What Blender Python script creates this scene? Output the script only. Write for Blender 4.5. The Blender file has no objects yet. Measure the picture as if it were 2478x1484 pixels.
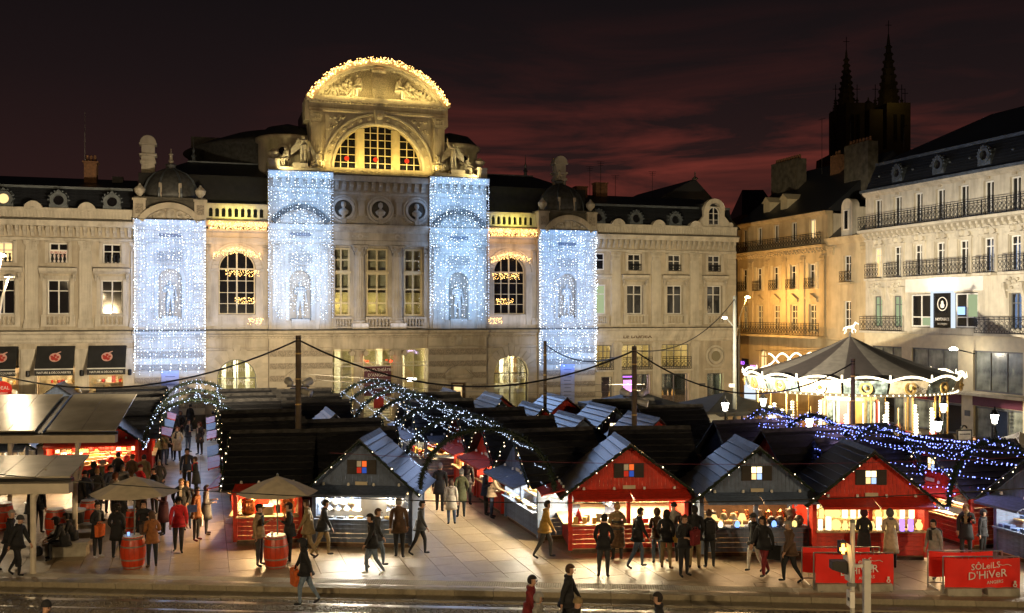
import bpy, math, random
from mathutils import Vector, Matrix
R = math.radians
rnd = random.Random(11)
sc = bpy.context.scene
COL = sc.collection

# ------------------------------------------------------------------ camera, sky, sun, exposure
H = 7.7                                    # eye height above the square, metres (a first-floor window)
cam_d = bpy.data.cameras.new('camera'); cam = bpy.data.objects.new('camera', cam_d); COL.objects.link(cam)
cam_d.lens = 35.0; cam_d.sensor_width = 36.0; cam_d.shift_y = 0.0065
cam_d.clip_start = 0.2; cam_d.clip_end = 3000
cam.location = (0, 0, H); cam.rotation_euler = (R(90), 0, 0)
sc.camera = cam

world = bpy.data.worlds.new('World'); sc.world = world; world.use_nodes = True
SUN_EL, SUN_AZ = R(-3.0), R(12)
def build_sky():
    nt = world.node_tree; N = nt.nodes; L = nt.links; N.clear()
    out = N.new('ShaderNodeOutputWorld')
    sky = N.new('ShaderNodeTexSky'); sky.sky_type = 'NISHITA'; sky.sun_disc = False
    sky.sun_elevation = SUN_EL; sky.sun_rotation = SUN_AZ
    bg1 = N.new('ShaderNodeBackground'); bg1.inputs[1].default_value = 0.006
    L.new(sky.outputs[0], bg1.inputs[0])
    tc = N.new('ShaderNodeTexCoord'); sep = N.new('ShaderNodeSeparateXYZ'); L.new(tc.outputs['Generated'], sep.inputs[0])
    # evening red low in the sky, near black overhead
    ramp = N.new('ShaderNodeValToRGB'); L.new(sep.outputs['Z'], ramp.inputs[0])
    e = ramp.color_ramp.elements
    e[0].position = 0.0; e[0].color = (0.026, 0.0095, 0.0088, 1)
    e[1].position = 0.34; e[1].color = (0.0036, 0.0030, 0.0034, 1)
    k = e.new(0.12); k.color = (0.019, 0.0074, 0.0072, 1)
    k = e.new(0.22); k.color = (0.0095, 0.0050, 0.0053, 1)
    # long thin evening clouds, stretched along the horizon
    mp = N.new('ShaderNodeMapping'); mp.inputs['Scale'].default_value = (2.6, 2.6, 17.0); mp.inputs['Rotation'].default_value = (0, R(-5), 0)
    mp.inputs['Location'].default_value = (0.55, 0.2, 0.4)
    L.new(tc.outputs['Generated'], mp.inputs[0])
    nz = N.new('ShaderNodeTexNoise'); nz.inputs['Scale'].default_value = 1.5; nz.inputs['Detail'].default_value = 6; nz.inputs['Roughness'].default_value = 0.58
    nz.inputs['Distortion'].default_value = 0.5
    L.new(mp.outputs[0], nz.inputs['Vector'])
    cr = N.new('ShaderNodeValToRGB'); L.new(nz.outputs[0], cr.inputs[0])
    cr.color_ramp.elements[0].position = 0.43; cr.color_ramp.elements[0].color = (0, 0, 0, 1)
    cr.color_ramp.elements[1].position = 0.72; cr.color_ramp.elements[1].color = (1, 1, 1, 1)
    # the glow is strongest where the sun went down
    dot = N.new('ShaderNodeVectorMath'); dot.operation = 'DOT_PRODUCT'
    d = Vector((0.17, 1.0, 0.185)).normalized(); dot.inputs[1].default_value = d
    L.new(tc.outputs['Generated'], dot.inputs[0])
    mr = N.new('ShaderNodeMapRange'); mr.inputs[1].default_value = 0.90; mr.inputs[2].default_value = 1.0
    mr.interpolation_type = 'SMOOTHSTEP'
    L.new(dot.outputs['Value'], mr.inputs[0])
    zr = N.new('ShaderNodeValToRGB'); L.new(sep.outputs['Z'], zr.inputs[0])
    z = zr.color_ramp.elements; z[0].position = 0.0; z[0].color = (.6, .6, .6, 1); z[1].position = 0.30; z[1].color = (0, 0, 0, 1)
    k = z.new(0.14); k.color = (1, 1, 1, 1); k = z.new(0.215); k.color = (.15, .15, .15, 1)
    m1 = N.new('ShaderNodeMath'); m1.operation = 'MULTIPLY'; L.new(mr.outputs[0], m1.inputs[0]); L.new(cr.outputs[0], m1.inputs[1])
    m2 = N.new('ShaderNodeMath'); m2.operation = 'MULTIPLY'; L.new(m1.outputs[0], m2.inputs[0]); L.new(zr.outputs[0], m2.inputs[1])
    glow = N.new('ShaderNodeMix'); glow.data_type = 'RGBA'; glow.blend_type = 'MIX'
    L.new(m2.outputs[0], glow.inputs[0]); L.new(ramp.outputs[0], glow.inputs[6]); glow.inputs[7].default_value = (0.17, 0.028, 0.019, 1)
    bg2 = N.new('ShaderNodeBackground'); bg2.inputs[1].default_value = 1.0; L.new(glow.outputs[2], bg2.inputs[0])
    add = N.new('ShaderNodeAddShader'); L.new(bg1.outputs[0], add.inputs[0]); L.new(bg2.outputs[0], add.inputs[1])
    L.new(add.outputs[0], out.inputs[0])
build_sky()

sun_d = bpy.data.lights.new('sun', 'SUN'); sun_d.energy = 0.01; sun_d.angle = R(10); sun_d.color = (1.0, 0.45, 0.3)
sun = bpy.data.objects.new('sun', sun_d); COL.objects.link(sun)
sun.rotation_euler = Vector((0.2, 1.0, 0.05)).to_track_quat('Z', 'Y').to_euler()

vs = sc.view_settings
vs.view_transform = 'Standard'; vs.look = 'None'; vs.exposure = 0.2; vs.gamma = 1.0; vs.use_curve_mapping = False
sc.render.engine = 'CYCLES'
cy = sc.cycles
cy.use_denoising = True; cy.denoiser = 'OPENIMAGEDENOISE'
cy.max_bounces = 4; cy.diffuse_bounces = 2; cy.glossy_bounces = 2; cy.transmission_bounces = 2; cy.transparent_max_bounces = 6
cy.sample_clamp_indirect = 2.0; cy.sample_clamp_direct = 0.0
cy.use_light_tree = True; cy.caustics_reflective = False; cy.caustics_refractive = False
cy.use_adaptive_sampling = True; cy.adaptive_threshold = 0.015

# ------------------------------------------------------------------ placing: where things stand in the square
FPX, CXP, HYP = 2409.0, 1239.0, 758.0        # the lens in survey units
def ground(x, y, z=0.0):
    Y = FPX * (H - z) / (y - HYP)
    return Vector(((x - CXP) / FPX * Y, Y, z))
def at(x, y, Y):
    return Vector(((x - CXP) / FPX * Y, Y, H + (HYP - y) / FPX * Y))
GA = R(17.25)                                 # the square's grid is turned by this much
GC, GS = math.cos(GA), math.sin(GA)
T0 = Vector((-24.80, 65.0, 0.0))              # left corner of the theatre front
def U(x, v=0.0):
    t = (x - CXP) / FPX
    return (t * (T0.y + v * GC) - T0.x + v * GS) / (GC - t * GS)
def ZT(x, y, v=0.0):
    return H + (HYP - y) / FPX * (T0.y + U(x, v) * GS + v * GC)
def grid(u, v, z=0.0):
    return Vector((T0.x + u * GC - v * GS, T0.y + u * GS + v * GC, z))

# ------------------------------------------------------------------ mesh helpers
class MB:
    def __init__(s): s.v = []; s.f = []; s.m = []; s.mi = 0; s.sm = []; s.smooth = False
    def _add(s, vs, fs):
        b = len(s.v); s.v.extend(vs)
        for f in fs: s.f.append(tuple(i + b for i in f)); s.m.append(s.mi); s.sm.append(s.smooth)
        return s
    def box(s, x0, y0, z0, x1, y1, z1):
        return s._add([(x0,y0,z0),(x1,y0,z0),(x1,y1,z0),(x0,y1,z0),(x0,y0,z1),(x1,y0,z1),(x1,y1,z1),(x0,y1,z1)],
                      [(0,3,2,1),(4,5,6,7),(0,1,5,4),(1,2,6,5),(2,3,7,6),(3,0,4,7)])
    def cbox(s, c, d, mat=None):
        hx, hy, hz = d[0]/2, d[1]/2, d[2]/2
        p = [Vector((a*hx, b*hy, k*hz)) for k in (-1,1) for a, b in ((-1,-1),(1,-1),(1,1),(-1,1))]
        if mat is not None: p = [mat @ q for q in p]
        p = [tuple(q + Vector(c)) for q in p]
        return s._add(p, [(0,3,2,1),(4,5,6,7),(0,1,5,4),(1,2,6,5),(2,3,7,6),(3,0,4,7)])
    def quad(s, a, b, c, d): return s._add([tuple(a),tuple(b),tuple(c),tuple(d)], [(0,1,2,3)])
    def tri(s, a, b, c): return s._add([tuple(a),tuple(b),tuple(c)], [(0,1,2)])
    def prism(s, poly, y0, y1):
        """convex or simple polygon in xz (counter-clockwise seen from -y) pushed from y0 to y1"""
        n = len(poly)
        vs = [(x, y0, z) for x, z in poly] + [(x, y1, z) for x, z in poly]
        fs = [tuple(range(n)), tuple(range(2*n-1, n-1, -1))]
        for i in range(n):
            j = (i+1) % n; fs.append((i, i+n, j+n, j))
        return s._add(vs, fs)
    def prism_x(s, poly, x0, x1):
        """profile in yz pushed along x"""
        n = len(poly)
        vs = [(x0, y, z) for y, z in poly] + [(x1, y, z) for y, z in poly]
        fs = [tuple(range(n-1, -1, -1)), tuple(range(n, 2*n))]
        for i in range(n):
            j = (i+1) % n; fs.append((i, j, j+n, i+n))
        return s._add(vs, fs)
    def lathe(s, prof, n=12, c=(0,0,0), a0=0.0, a1=2*math.pi, sx=1.0, sy=1.0):
        full = abs(a1-a0-2*math.pi) < 1e-6
        m = n if full else n+1
        vs = []
        for r, z in prof:
            for k in range(m):
                a = a0 + (a1-a0)*k/n
                vs.append((c[0]+r*math.cos(a)*sx, c[1]+r*math.sin(a)*sy, c[2]+z))
        fs = []
        for i in range(len(prof)-1):
            for k in range(n):
                k2 = (k+1) % m
                fs.append((i*m+k, i*m+k2, (i+1)*m+k2, (i+1)*m+k))
        if full:
            if prof[0][0] > 1e-5: fs.append(tuple(range(m-1, -1, -1)))
            if prof[-1][0] > 1e-5: fs.append(tuple((len(prof)-1)*m+k for k in range(m)))
        return s._add(vs, fs)
    def tube(s, pts, r, n=6, cap=True):
        pts = [Vector(p) for p in pts]; vs = []; fs = []
        rr = r if isinstance(r, (list, tuple)) else [r]*len(pts)
        up = None
        for i, p in enumerate(pts):
            t = (pts[min(i+1, len(pts)-1)] - pts[max(i-1, 0)]).normalized()
            if up is None:
                up = Vector((0,0,1)) if abs(t.z) < .95 else Vector((1,0,0))
            a = t.cross(up).normalized(); b = a.cross(t).normalized(); up = b
            for k in range(n):
                w = 2*math.pi*k/n
                vs.append(tuple(p + (a*math.cos(w) + b*math.sin(w))*rr[i]))
        for i in range(len(pts)-1):
            for k in range(n):
                k2 = (k+1) % n
                fs.append((i*n+k, i*n+k2, (i+1)*n+k2, (i+1)*n+k))
        if cap:
            fs.append(tuple(range(n-1, -1, -1))); fs.append(tuple((len(pts)-1)*n+k for k in range(n)))
        return s._add(vs, fs)
    def ring(s, cx, cz, r0, r1, y0, y1, a0=0.0, a1=2*math.pi, n=24):
        """flat ring or arch band in the xz plane with thickness y0..y1"""
        vs = []
        for k in range(n+1):
            a = a0+(a1-a0)*k/n; ca, sa = math.cos(a), math.sin(a)
            vs += [(cx+r0*ca, y0, cz+r0*sa), (cx+r1*ca, y0, cz+r1*sa), (cx+r1*ca, y1, cz+r1*sa), (cx+r0*ca, y1, cz+r0*sa)]
        fs = []
        for k in range(n):
            b = 4*k
            for i in range(4):
                j = (i+1) % 4
                fs.append((b+i, b+j, b+4+j, b+4+i))
        fs.append((3,2,1,0)); fs.append((4*n, 4*n+1, 4*n+2, 4*n+3))
        return s._add(vs, fs)
    def disc(s, cx, cz, r, y, n=20, a0=0.0, a1=2*math.pi):
        full = abs(a1-a0-2*math.pi) < 1e-6
        m = n if full else n+1
        return s._add([(cx+r*math.cos(a0+(a1-a0)*k/n), y, cz+r*math.sin(a0+(a1-a0)*k/n)) for k in range(m)], [tuple(range(m))])
    def bulb(s, p, r):
        x, y, z = p
        return s._add([(x+r,y,z),(x-r,y,z),(x,y+r,z),(x,y-r,z),(x,y,z+r),(x,y,z-r)],
                      [(0,2,4),(2,1,4),(1,3,4),(3,0,4),(2,0,5),(1,2,5),(3,1,5),(0,3,5)])
    def ball(s, p, r, n=8, m=5, sz=1.0):
        return s.lathe([(max(1e-6, r*math.sin(math.pi*i/m)), -r*sz*math.cos(math.pi*i/m)) for i in range(m+1)], n, p)
    def arch_fill(s, x0, x1, zs, zt, y0, y1, n=14, semi=True, rise=None):
        """the two corner pieces between a round arch (springing at zs) and the flat line zt"""
        cx = (x0+x1)/2; r = (x1-x0)/2; rz = rise if rise else r
        pts = [(cx - r*math.cos(math.pi*k/n), zs + rz*math.sin(math.pi*k/n)) for k in range(n+1)]
        for k in range(n):
            a, b = pts[k], pts[k+1]
            s.prism([a, b, (b[0], zt), (a[0], zt)], y0, y1)
        return s
    def mesh(s, name='mesh'):
        me = bpy.data.meshes.new(name); me.from_pydata(s.v, [], s.f)
        if any(s.m): me.polygons.foreach_set('material_index', s.m)
        if any(s.sm): me.polygons.foreach_set('use_smooth', s.sm)
        me.update(); return me
    def build(s, name, mat, parent=None, loc=(0,0,0), rot=(0,0,0)):
        return put(name, s.mesh(name), mat, parent, loc, rot)

def put(name, me, mat=None, parent=None, loc=(0,0,0), rot=(0,0,0), scale=None):
    o = bpy.data.objects.new(name, me); COL.objects.link(o)
    o.location = loc; o.rotation_euler = rot
    if scale is not None: o.scale = scale if not isinstance(scale, (int, float)) else (scale,)*3
    if parent is not None: o.parent = parent
    if mat is not None:
        ms = mat if isinstance(mat, (list, tuple)) else [mat]
        if len(me.materials) == 0:
            for m in ms: me.materials.append(m)
        elif [m for m in me.materials] != list(ms):
            for i, m in enumerate(ms):
                o.material_slots[i].link = 'OBJECT'; o.material_slots[i].material = m
    return o
def empty(name, loc=(0,0,0), rz=0.0, label=None, cat=None, group=None):
    o = bpy.data.objects.new(name, None); COL.objects.link(o); o.location = loc; o.rotation_euler = (0, 0, rz)
    o.empty_display_size = 0.2
    if label: tag(o, label, cat, group)
    return o
def tag(o, label, cat=None, group=None, kind=None):
    if label: o['label'] = label
    if cat: o['category'] = cat
    if group: o['group'] = group
    if kind: o['kind'] = kind
    return o
def struct(o): o['kind'] = 'structure'; return o
def stuff(o): o['kind'] = 'stuff'; return o
_MC = {}
def cached(key, fn):
    if key not in _MC: _MC[key] = fn()
    return _MC[key]
def box_mesh(dx, dy, dz):
    k = ('box', round(dx,3), round(dy,3), round(dz,3))
    return cached(k, lambda: MB().box(-dx/2,-dy/2,0,dx/2,dy/2,dz).mesh('box'))
def text_mesh(body, size, ext=0.01, align='CENTER', shear=0.0, spacing=1.0):
    cu = bpy.data.curves.new('t', 'FONT'); cu.body = body; cu.size = size; cu.extrude = ext
    cu.align_x = align; cu.align_y = 'CENTER'; cu.shear = shear; cu.space_character = spacing; cu.resolution_u = 2
    o = bpy.data.objects.new('t', cu); COL.objects.link(o)
    bpy.context.view_layer.update()
    me = bpy.data.meshes.new_from_object(o.evaluated_get(bpy.context.evaluated_depsgraph_get()))
    bpy.data.objects.remove(o); bpy.data.curves.remove(cu)
    me.materials.clear()
    return me
def lettering(name, body, size, mat, parent, loc, rz=0.0, ext=0.008, tilt=0.0, **kw):
    return put(name, text_mesh(body, size, ext, **kw), mat, parent, loc, (R(90)+tilt, 0, rz))
def lamp(name, kind, loc, power, color, parent=None, size=0.2, rot=None, aim=None, spot=None, blend=0.5, shape=None, size_y=None):
    ld = bpy.data.lights.new(name, kind); ld.energy = power; ld.color = color
    if kind == 'AREA':
        ld.size = size
        if size_y: ld.shape = 'RECTANGLE'; ld.size_y = size_y
    else: ld.shadow_soft_size = size
    if kind == 'SPOT': ld.spot_size = R(spot or 80); ld.spot_blend = blend
    o = bpy.data.objects.new(name, ld); COL.objects.link(o); o.location = loc
    if parent is not None: o.parent = parent
    if aim is not None: o.rotation_euler = (Vector(aim) - Vector(loc)).to_track_quat('-Z', 'Y').to_euler()
    if rot is not None: o.rotation_euler = rot
    return o

# ------------------------------------------------------------------ materials
M = {}
def mat(name, col, rough=0.6, metal=0.0, var=0.12, scale=3.0, bump=0.0, bscale=20.0, spec=0.5, obj_var=0.0, dirt=None, dirt_scale=0.6, streak=False, wave=None):
    m = bpy.data.materials.new(name); m.use_nodes = True; nt = m.node_tree; N, L = nt.nodes, nt.links
    b = N['Principled BSDF']; b.inputs['Roughness'].default_value = rough; b.inputs['Metallic'].default_value = metal
    b.inputs['Specular IOR Level'].default_value = spec
    tc = N.new('ShaderNodeTexCoord')
    nz = N.new('ShaderNodeTexNoise'); nz.inputs['Scale'].default_value = scale; nz.inputs['Detail'].default_value = 5
    L.new(tc.outputs['Object'], nz.inputs['Vector'])
    hsv = N.new('ShaderNodeHueSaturation'); hsv.inputs['Color'].default_value = (*col, 1)
    mr = N.new('ShaderNodeMapRange'); mr.inputs[1].default_value = 0.3; mr.inputs[2].default_value = 0.7
    mr.inputs[3].default_value = 1-var*1.4; mr.inputs[4].default_value = 1+var
    L.new(nz.outputs[0], mr.inputs[0]); val = mr.outputs[0]
    if obj_var:
        oi = N.new('ShaderNodeObjectInfo'); r2 = N.new('ShaderNodeMapRange'); r2.inputs[3].default_value = 1-obj_var; r2.inputs[4].default_value = 1+obj_var
        L.new(oi.outputs['Random'], r2.inputs[0]); mu = N.new('ShaderNodeMath'); mu.operation = 'MULTIPLY'
        L.new(val, mu.inputs[0]); L.new(r2.outputs[0], mu.inputs[1]); val = mu.outputs[0]
    L.new(val, hsv.inputs['Value']); c = hsv.outputs[0]
    if dirt:
        n2 = N.new('ShaderNodeTexNoise'); n2.inputs['Scale'].default_value = dirt_scale; n2.inputs['Detail'].default_value = 7; n2.inputs['Roughness'].default_value = .7
        if streak:
            mp = N.new('ShaderNodeMapping'); mp.inputs['Scale'].default_value = (2.2, 2.2, .25); L.new(tc.outputs['Object'], mp.inputs[0]); L.new(mp.outputs[0], n2.inputs['Vector'])
        else: L.new(tc.outputs['Object'], n2.inputs['Vector'])
        rp = N.new('ShaderNodeValToRGB'); rp.color_ramp.elements[0].position = .46; rp.color_ramp.elements[0].color = (0,0,0,1)
        rp.color_ramp.elements[1].position = .75; rp.color_ramp.elements[1].color = (.75,.75,.75,1); L.new(n2.outputs[0], rp.inputs[0])
        mx = N.new('ShaderNodeMix'); mx.data_type = 'RGBA'; L.new(rp.outputs[0], mx.inputs[0]); L.new(c, mx.inputs[6]); mx.inputs[7].default_value = (*dirt, 1); c = mx.outputs[2]
    L.new(c, b.inputs['Base Color'])
    if bump:
        n3 = N.new('ShaderNodeTexNoise'); n3.inputs['Scale'].default_value = bscale; n3.inputs['Detail'].default_value = 3; L.new(tc.outputs['Object'], n3.inputs['Vector'])
        bp = N.new('ShaderNodeBump'); bp.inputs['Strength'].default_value = bump; bp.inputs['Distance'].default_value = .03; L.new(n3.outputs[0], bp.inputs['Height'])
        L.new(bp.outputs[0], b.inputs['Normal'])
    M[name] = m; return m
def emit(name, col, strength, sample='NONE'):
    m = bpy.data.materials.new(name); m.use_nodes = True; nt = m.node_tree; nt.nodes.clear()
    o = nt.nodes.new('ShaderNodeOutputMaterial'); e = nt.nodes.new('ShaderNodeEmission')
    e.inputs[0].default_value = (*col, 1); e.inputs[1].default_value = strength; nt.links.new(e.outputs[0], o.inputs[0])
    m.cycles.emission_sampling = sample
    M[name] = m; return m
def glass(name, tint, alpha, rough=0.03):
    m = bpy.data.materials.new(name); m.use_nodes = True; nt = m.node_tree; N, L = nt.nodes, nt.links; N.clear()
    o = N.new('ShaderNodeOutputMaterial'); t = N.new('ShaderNodeBsdfTransparent'); t.inputs[0].default_value = (*tint, 1)
    g = N.new('ShaderNodeBsdfGlossy'); g.inputs['Roughness'].default_value = rough; g.inputs[0].default_value = (1, 1, 1, 1)
    mx = N.new('ShaderNodeMixShader'); mx.inputs[0].default_value = alpha
    L.new(t.outputs[0], mx.inputs[1]); L.new(g.outputs[0], mx.inputs[2]); L.new(mx.outputs[0], o.inputs[0])
    M[name] = m; return m

mat('stone', (.50,.435,.33), .85, var=.13, scale=1.2, bump=.3, bscale=9, dirt=(.17,.14,.10), dirt_scale=.7, streak=True)
mat('stone_pale', (.55,.50,.405), .85, var=.11, scale=1.5, bump=.25, bscale=9, dirt=(.23,.195,.145), dirt_scale=.8, streak=True)
mat('stone_rough', (.33,.28,.21), .95, var=.3, scale=14, bump=.9, bscale=26)
mat('stone_grime_shade', (.095,.085,.065), .95, var=.4, scale=2.0, bump=.3)  # ledge grime, with shade of recesses and relief put into the colour
mat('stone_block', (.50,.44,.335), .88, var=.12, scale=1.6, bump=.25, bscale=12, obj_var=.09)
mat('stone_yellow', (.52,.42,.26), .88, var=.12, scale=1.0, bump=.2, dirt=(.25,.18,.10), dirt_scale=.5, streak=True)
mat('statue', (.47,.42,.33), .8, var=.25, scale=3, bump=.2)
mat('slate', (.020,.022,.027), .42, var=.35, scale=9, bump=.25, bscale=30, obj_var=.12)
mat('zinc', (.13,.15,.165), .42, metal=.5, var=.25, scale=3)
mat('lead', (.085,.085,.08), .55, metal=.3, var=.3, scale=4)
mat('brick', (.20,.10,.05), .9, var=.3, scale=6)
mat('iron', (.012,.012,.013), .45, metal=.4, var=.2)
mat('white_paint', (.68,.66,.62), .45, var=.06)
mat('grey_paint', (.12,.12,.12), .5, var=.1)
mat('cream_paint', (.60,.52,.36), .5, var=.08)
mat('gold_frame', (.62,.52,.30), .5, var=.08)
mat('dark_room', (.012,.011,.010), .9, var=.3)
mat('hall', (.62,.55,.33), .8, var=.1)
mat('hut_red', (.60,.030,.009), .55, var=.2, scale=5, bump=.15, bscale=40, obj_var=.12, dirt=(.27,.012,.006), dirt_scale=2.5, streak=True)
mat('hut_blue', (.115,.160,.265), .6, var=.2, scale=5, bump=.15, bscale=40, obj_var=.12, dirt=(.05,.065,.10), dirt_scale=2.5, streak=True)
mat('hut_inside', (.62,.50,.32), .7, var=.12, scale=6)
mat('hut_roof', (.020,.020,.022), .36, var=.4, scale=7, bump=.12, bscale=60, spec=.6, obj_var=.4)
mat('ridge_felt', (.055,.052,.05), .55, var=.5, scale=5, bump=.3)
mat('shutter', (.022,.016,.013), .6, var=.3)
mat('counter_wood', (.50,.34,.17), .5, var=.2, scale=6)
mat('wood_dark', (.10,.055,.028), .6, var=.3, scale=6)
mat('wood_pole', (.115,.082,.05), .8, var=.3, scale=2)
mat('paving', (.33,.25,.150), .45, var=.25, scale=1.4, bump=.25, bscale=35, obj_var=.16, dirt=(.13,.10,.06), dirt_scale=1.1)
mat('joint', (.10,.08,.052), .9, var=.2)
mat('kerb', (.30,.255,.175), .75, var=.2, scale=2, bump=.3, bscale=30, dirt=(.06,.05,.03), dirt_scale=1.3, obj_var=.1)
mat('tactile', (.44,.40,.32), .7, var=.12)
mat('sett', (.105,.086,.058), .62, var=.35, scale=3, bump=.3, bscale=40, obj_var=.3)
mat('rail', (.40,.36,.30), .38, metal=1.0, var=.1)
mat('needles', (.009,.022,.010), .7, var=.5, scale=8)
mat('steel', (.34,.34,.33), .35, metal=.8, var=.1)
mat('pale_steel', (.55,.54,.50), .5, metal=.2, var=.08)
mat('mast', (.16,.17,.16), .5, metal=.5, var=.15)
mat('black_plastic', (.012,.012,.012), .5, var=.2)
mat('white_plastic', (.70,.68,.64), .45, var=.05)
mat('tent_black', (.016,.016,.016), .65, var=.3, scale=2)
mat('tent_white', (.62,.58,.50), .7, var=.08)
mat('parasol', (.62,.53,.40), .75, var=.1, scale=4)
mat('canopy_panel', (.40,.36,.28), .24, var=.22, scale=.8, spec=.7)
mat('canopy_steel', (.62,.55,.44), .45, metal=.0, var=.1)
mat('barrel_red', (.52,.045,.012), .38, var=.16, scale=5, bump=.1)
mat('hoop', (.30,.28,.25), .4, metal=.6, var=.2)
mat('banner_red', (.85,.020,.010), .6, var=.06, scale=3)
mat('print_white', (.80,.76,.70), .6, var=.03)
mat('concrete', (.34,.31,.25), .85, var=.2, scale=4, bump=.3, bscale=25)
mat('skin', (.46,.26,.17), .55, var=.05)
mat('leaf_shrub', (.045,.075,.025), .7, var=.5, scale=6)
mat('cloth_white', (.75,.72,.66), .7, var=.08)
mat('jar', (.55,.42,.24), .3, var=.2, obj_var=.5)
mat('pot_dark', (.05,.04,.035), .3, var=.3, obj_var=.5)
mat('copper', (.60,.22,.09), .25, metal=.9, var=.15)
mat('box_red', (.50,.03,.02), .5, var=.2, obj_var=.3)
mat('box_blue', (.05,.09,.22), .5, var=.2, obj_var=.3)
mat('box_gold', (.55,.36,.10), .5, var=.2, obj_var=.3)
mat('box_brown', (.20,.10,.045), .6, var=.2, obj_var=.3)
mat('plum', (.10,.02,.035), .6, var=.1)
mat('print_red', (.42,.035,.025), .6, var=.05)
mat('print_pink', (.62,.36,.30), .6, var=.05)
mat('banner_blue', (.30,.35,.62), .6, var=.06)
mat('smudge_glass', (.24,.25,.20), .25, var=.5, scale=1.3, spec=.6)
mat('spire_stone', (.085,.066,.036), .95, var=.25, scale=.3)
glass('glass', (.92,.95,.95), .12)
# window panes of dark rooms: black inside, the square mirrored in them
def dark_pane():
    m = bpy.data.materials.new('pane_dark'); m.use_nodes = True; b = m.node_tree.nodes['Principled BSDF']
    b.inputs['Base Color'].default_value = (.010,.010,.011,1); b.inputs['Roughness'].default_value = .06; b.inputs['Specular IOR Level'].default_value = .7
    M['pane_dark'] = m
dark_pane()
emit('pane_lit', (1.0,.66,.28), 1.3, 'AUTO'); emit('pane_dim', (.9,.62,.25), .16, 'NONE'); emit('pane_green', (.62,.75,.42), .55, 'NONE')
emit('pane_white', (.80,.90,1.0), .9, 'AUTO')
emit('pane_cyan', (.45,.62,1.0), 1.2); emit('pane_orange', (1.0,.16,.03), .9); emit('pane_red', (.8,.05,.02), .5); emit('pane_blue', (.05,.12,.55), .6)
emit('pane_hot', (1.0,.80,.42), 3.0)
emit('led_white', (.74,.86,1.0), 7); emit('led_cold', (.62,.74,1.0), 5); emit('led_blue', (.20,.26,1.0), 6)
emit('led_dim', (.60,.74,1.0), 2.2); emit('led_gold', (1.0,.55,.16), 8); emit('bulb_warm', (1.0,.78,.48), 6); emit('lamp_white', (1.0,.92,.78), 22); emit('lamp_orange', (1.0,.62,.22), 26)
emit('neon_white', (1.0,.86,.58), 4.0); emit('neon_amber', (1.0,.56,.20), 4.0); emit('neon_pink', (.9,.25,.75), 3.0); emit('neon_violet', (.45,.12,1.0), 3.0)
emit('red_dot', (1.0,.06,.02), .9); emit('signal_orange', (1.0,.38,.06), 9); emit('signal_red', (1.0,.03,.01), 6)
emit('glow_lamp', (1.0,.68,.22), 1.5); emit('glow_pale', (1.0,.84,.52), 2.0); emit('glow_violet', (.42,.22,1.0), 1.8); emit('glow_blue', (.25,.45,1.0), 1.6)
emit('screen_blue', (.35,.55,1.0), 1.6)
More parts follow.
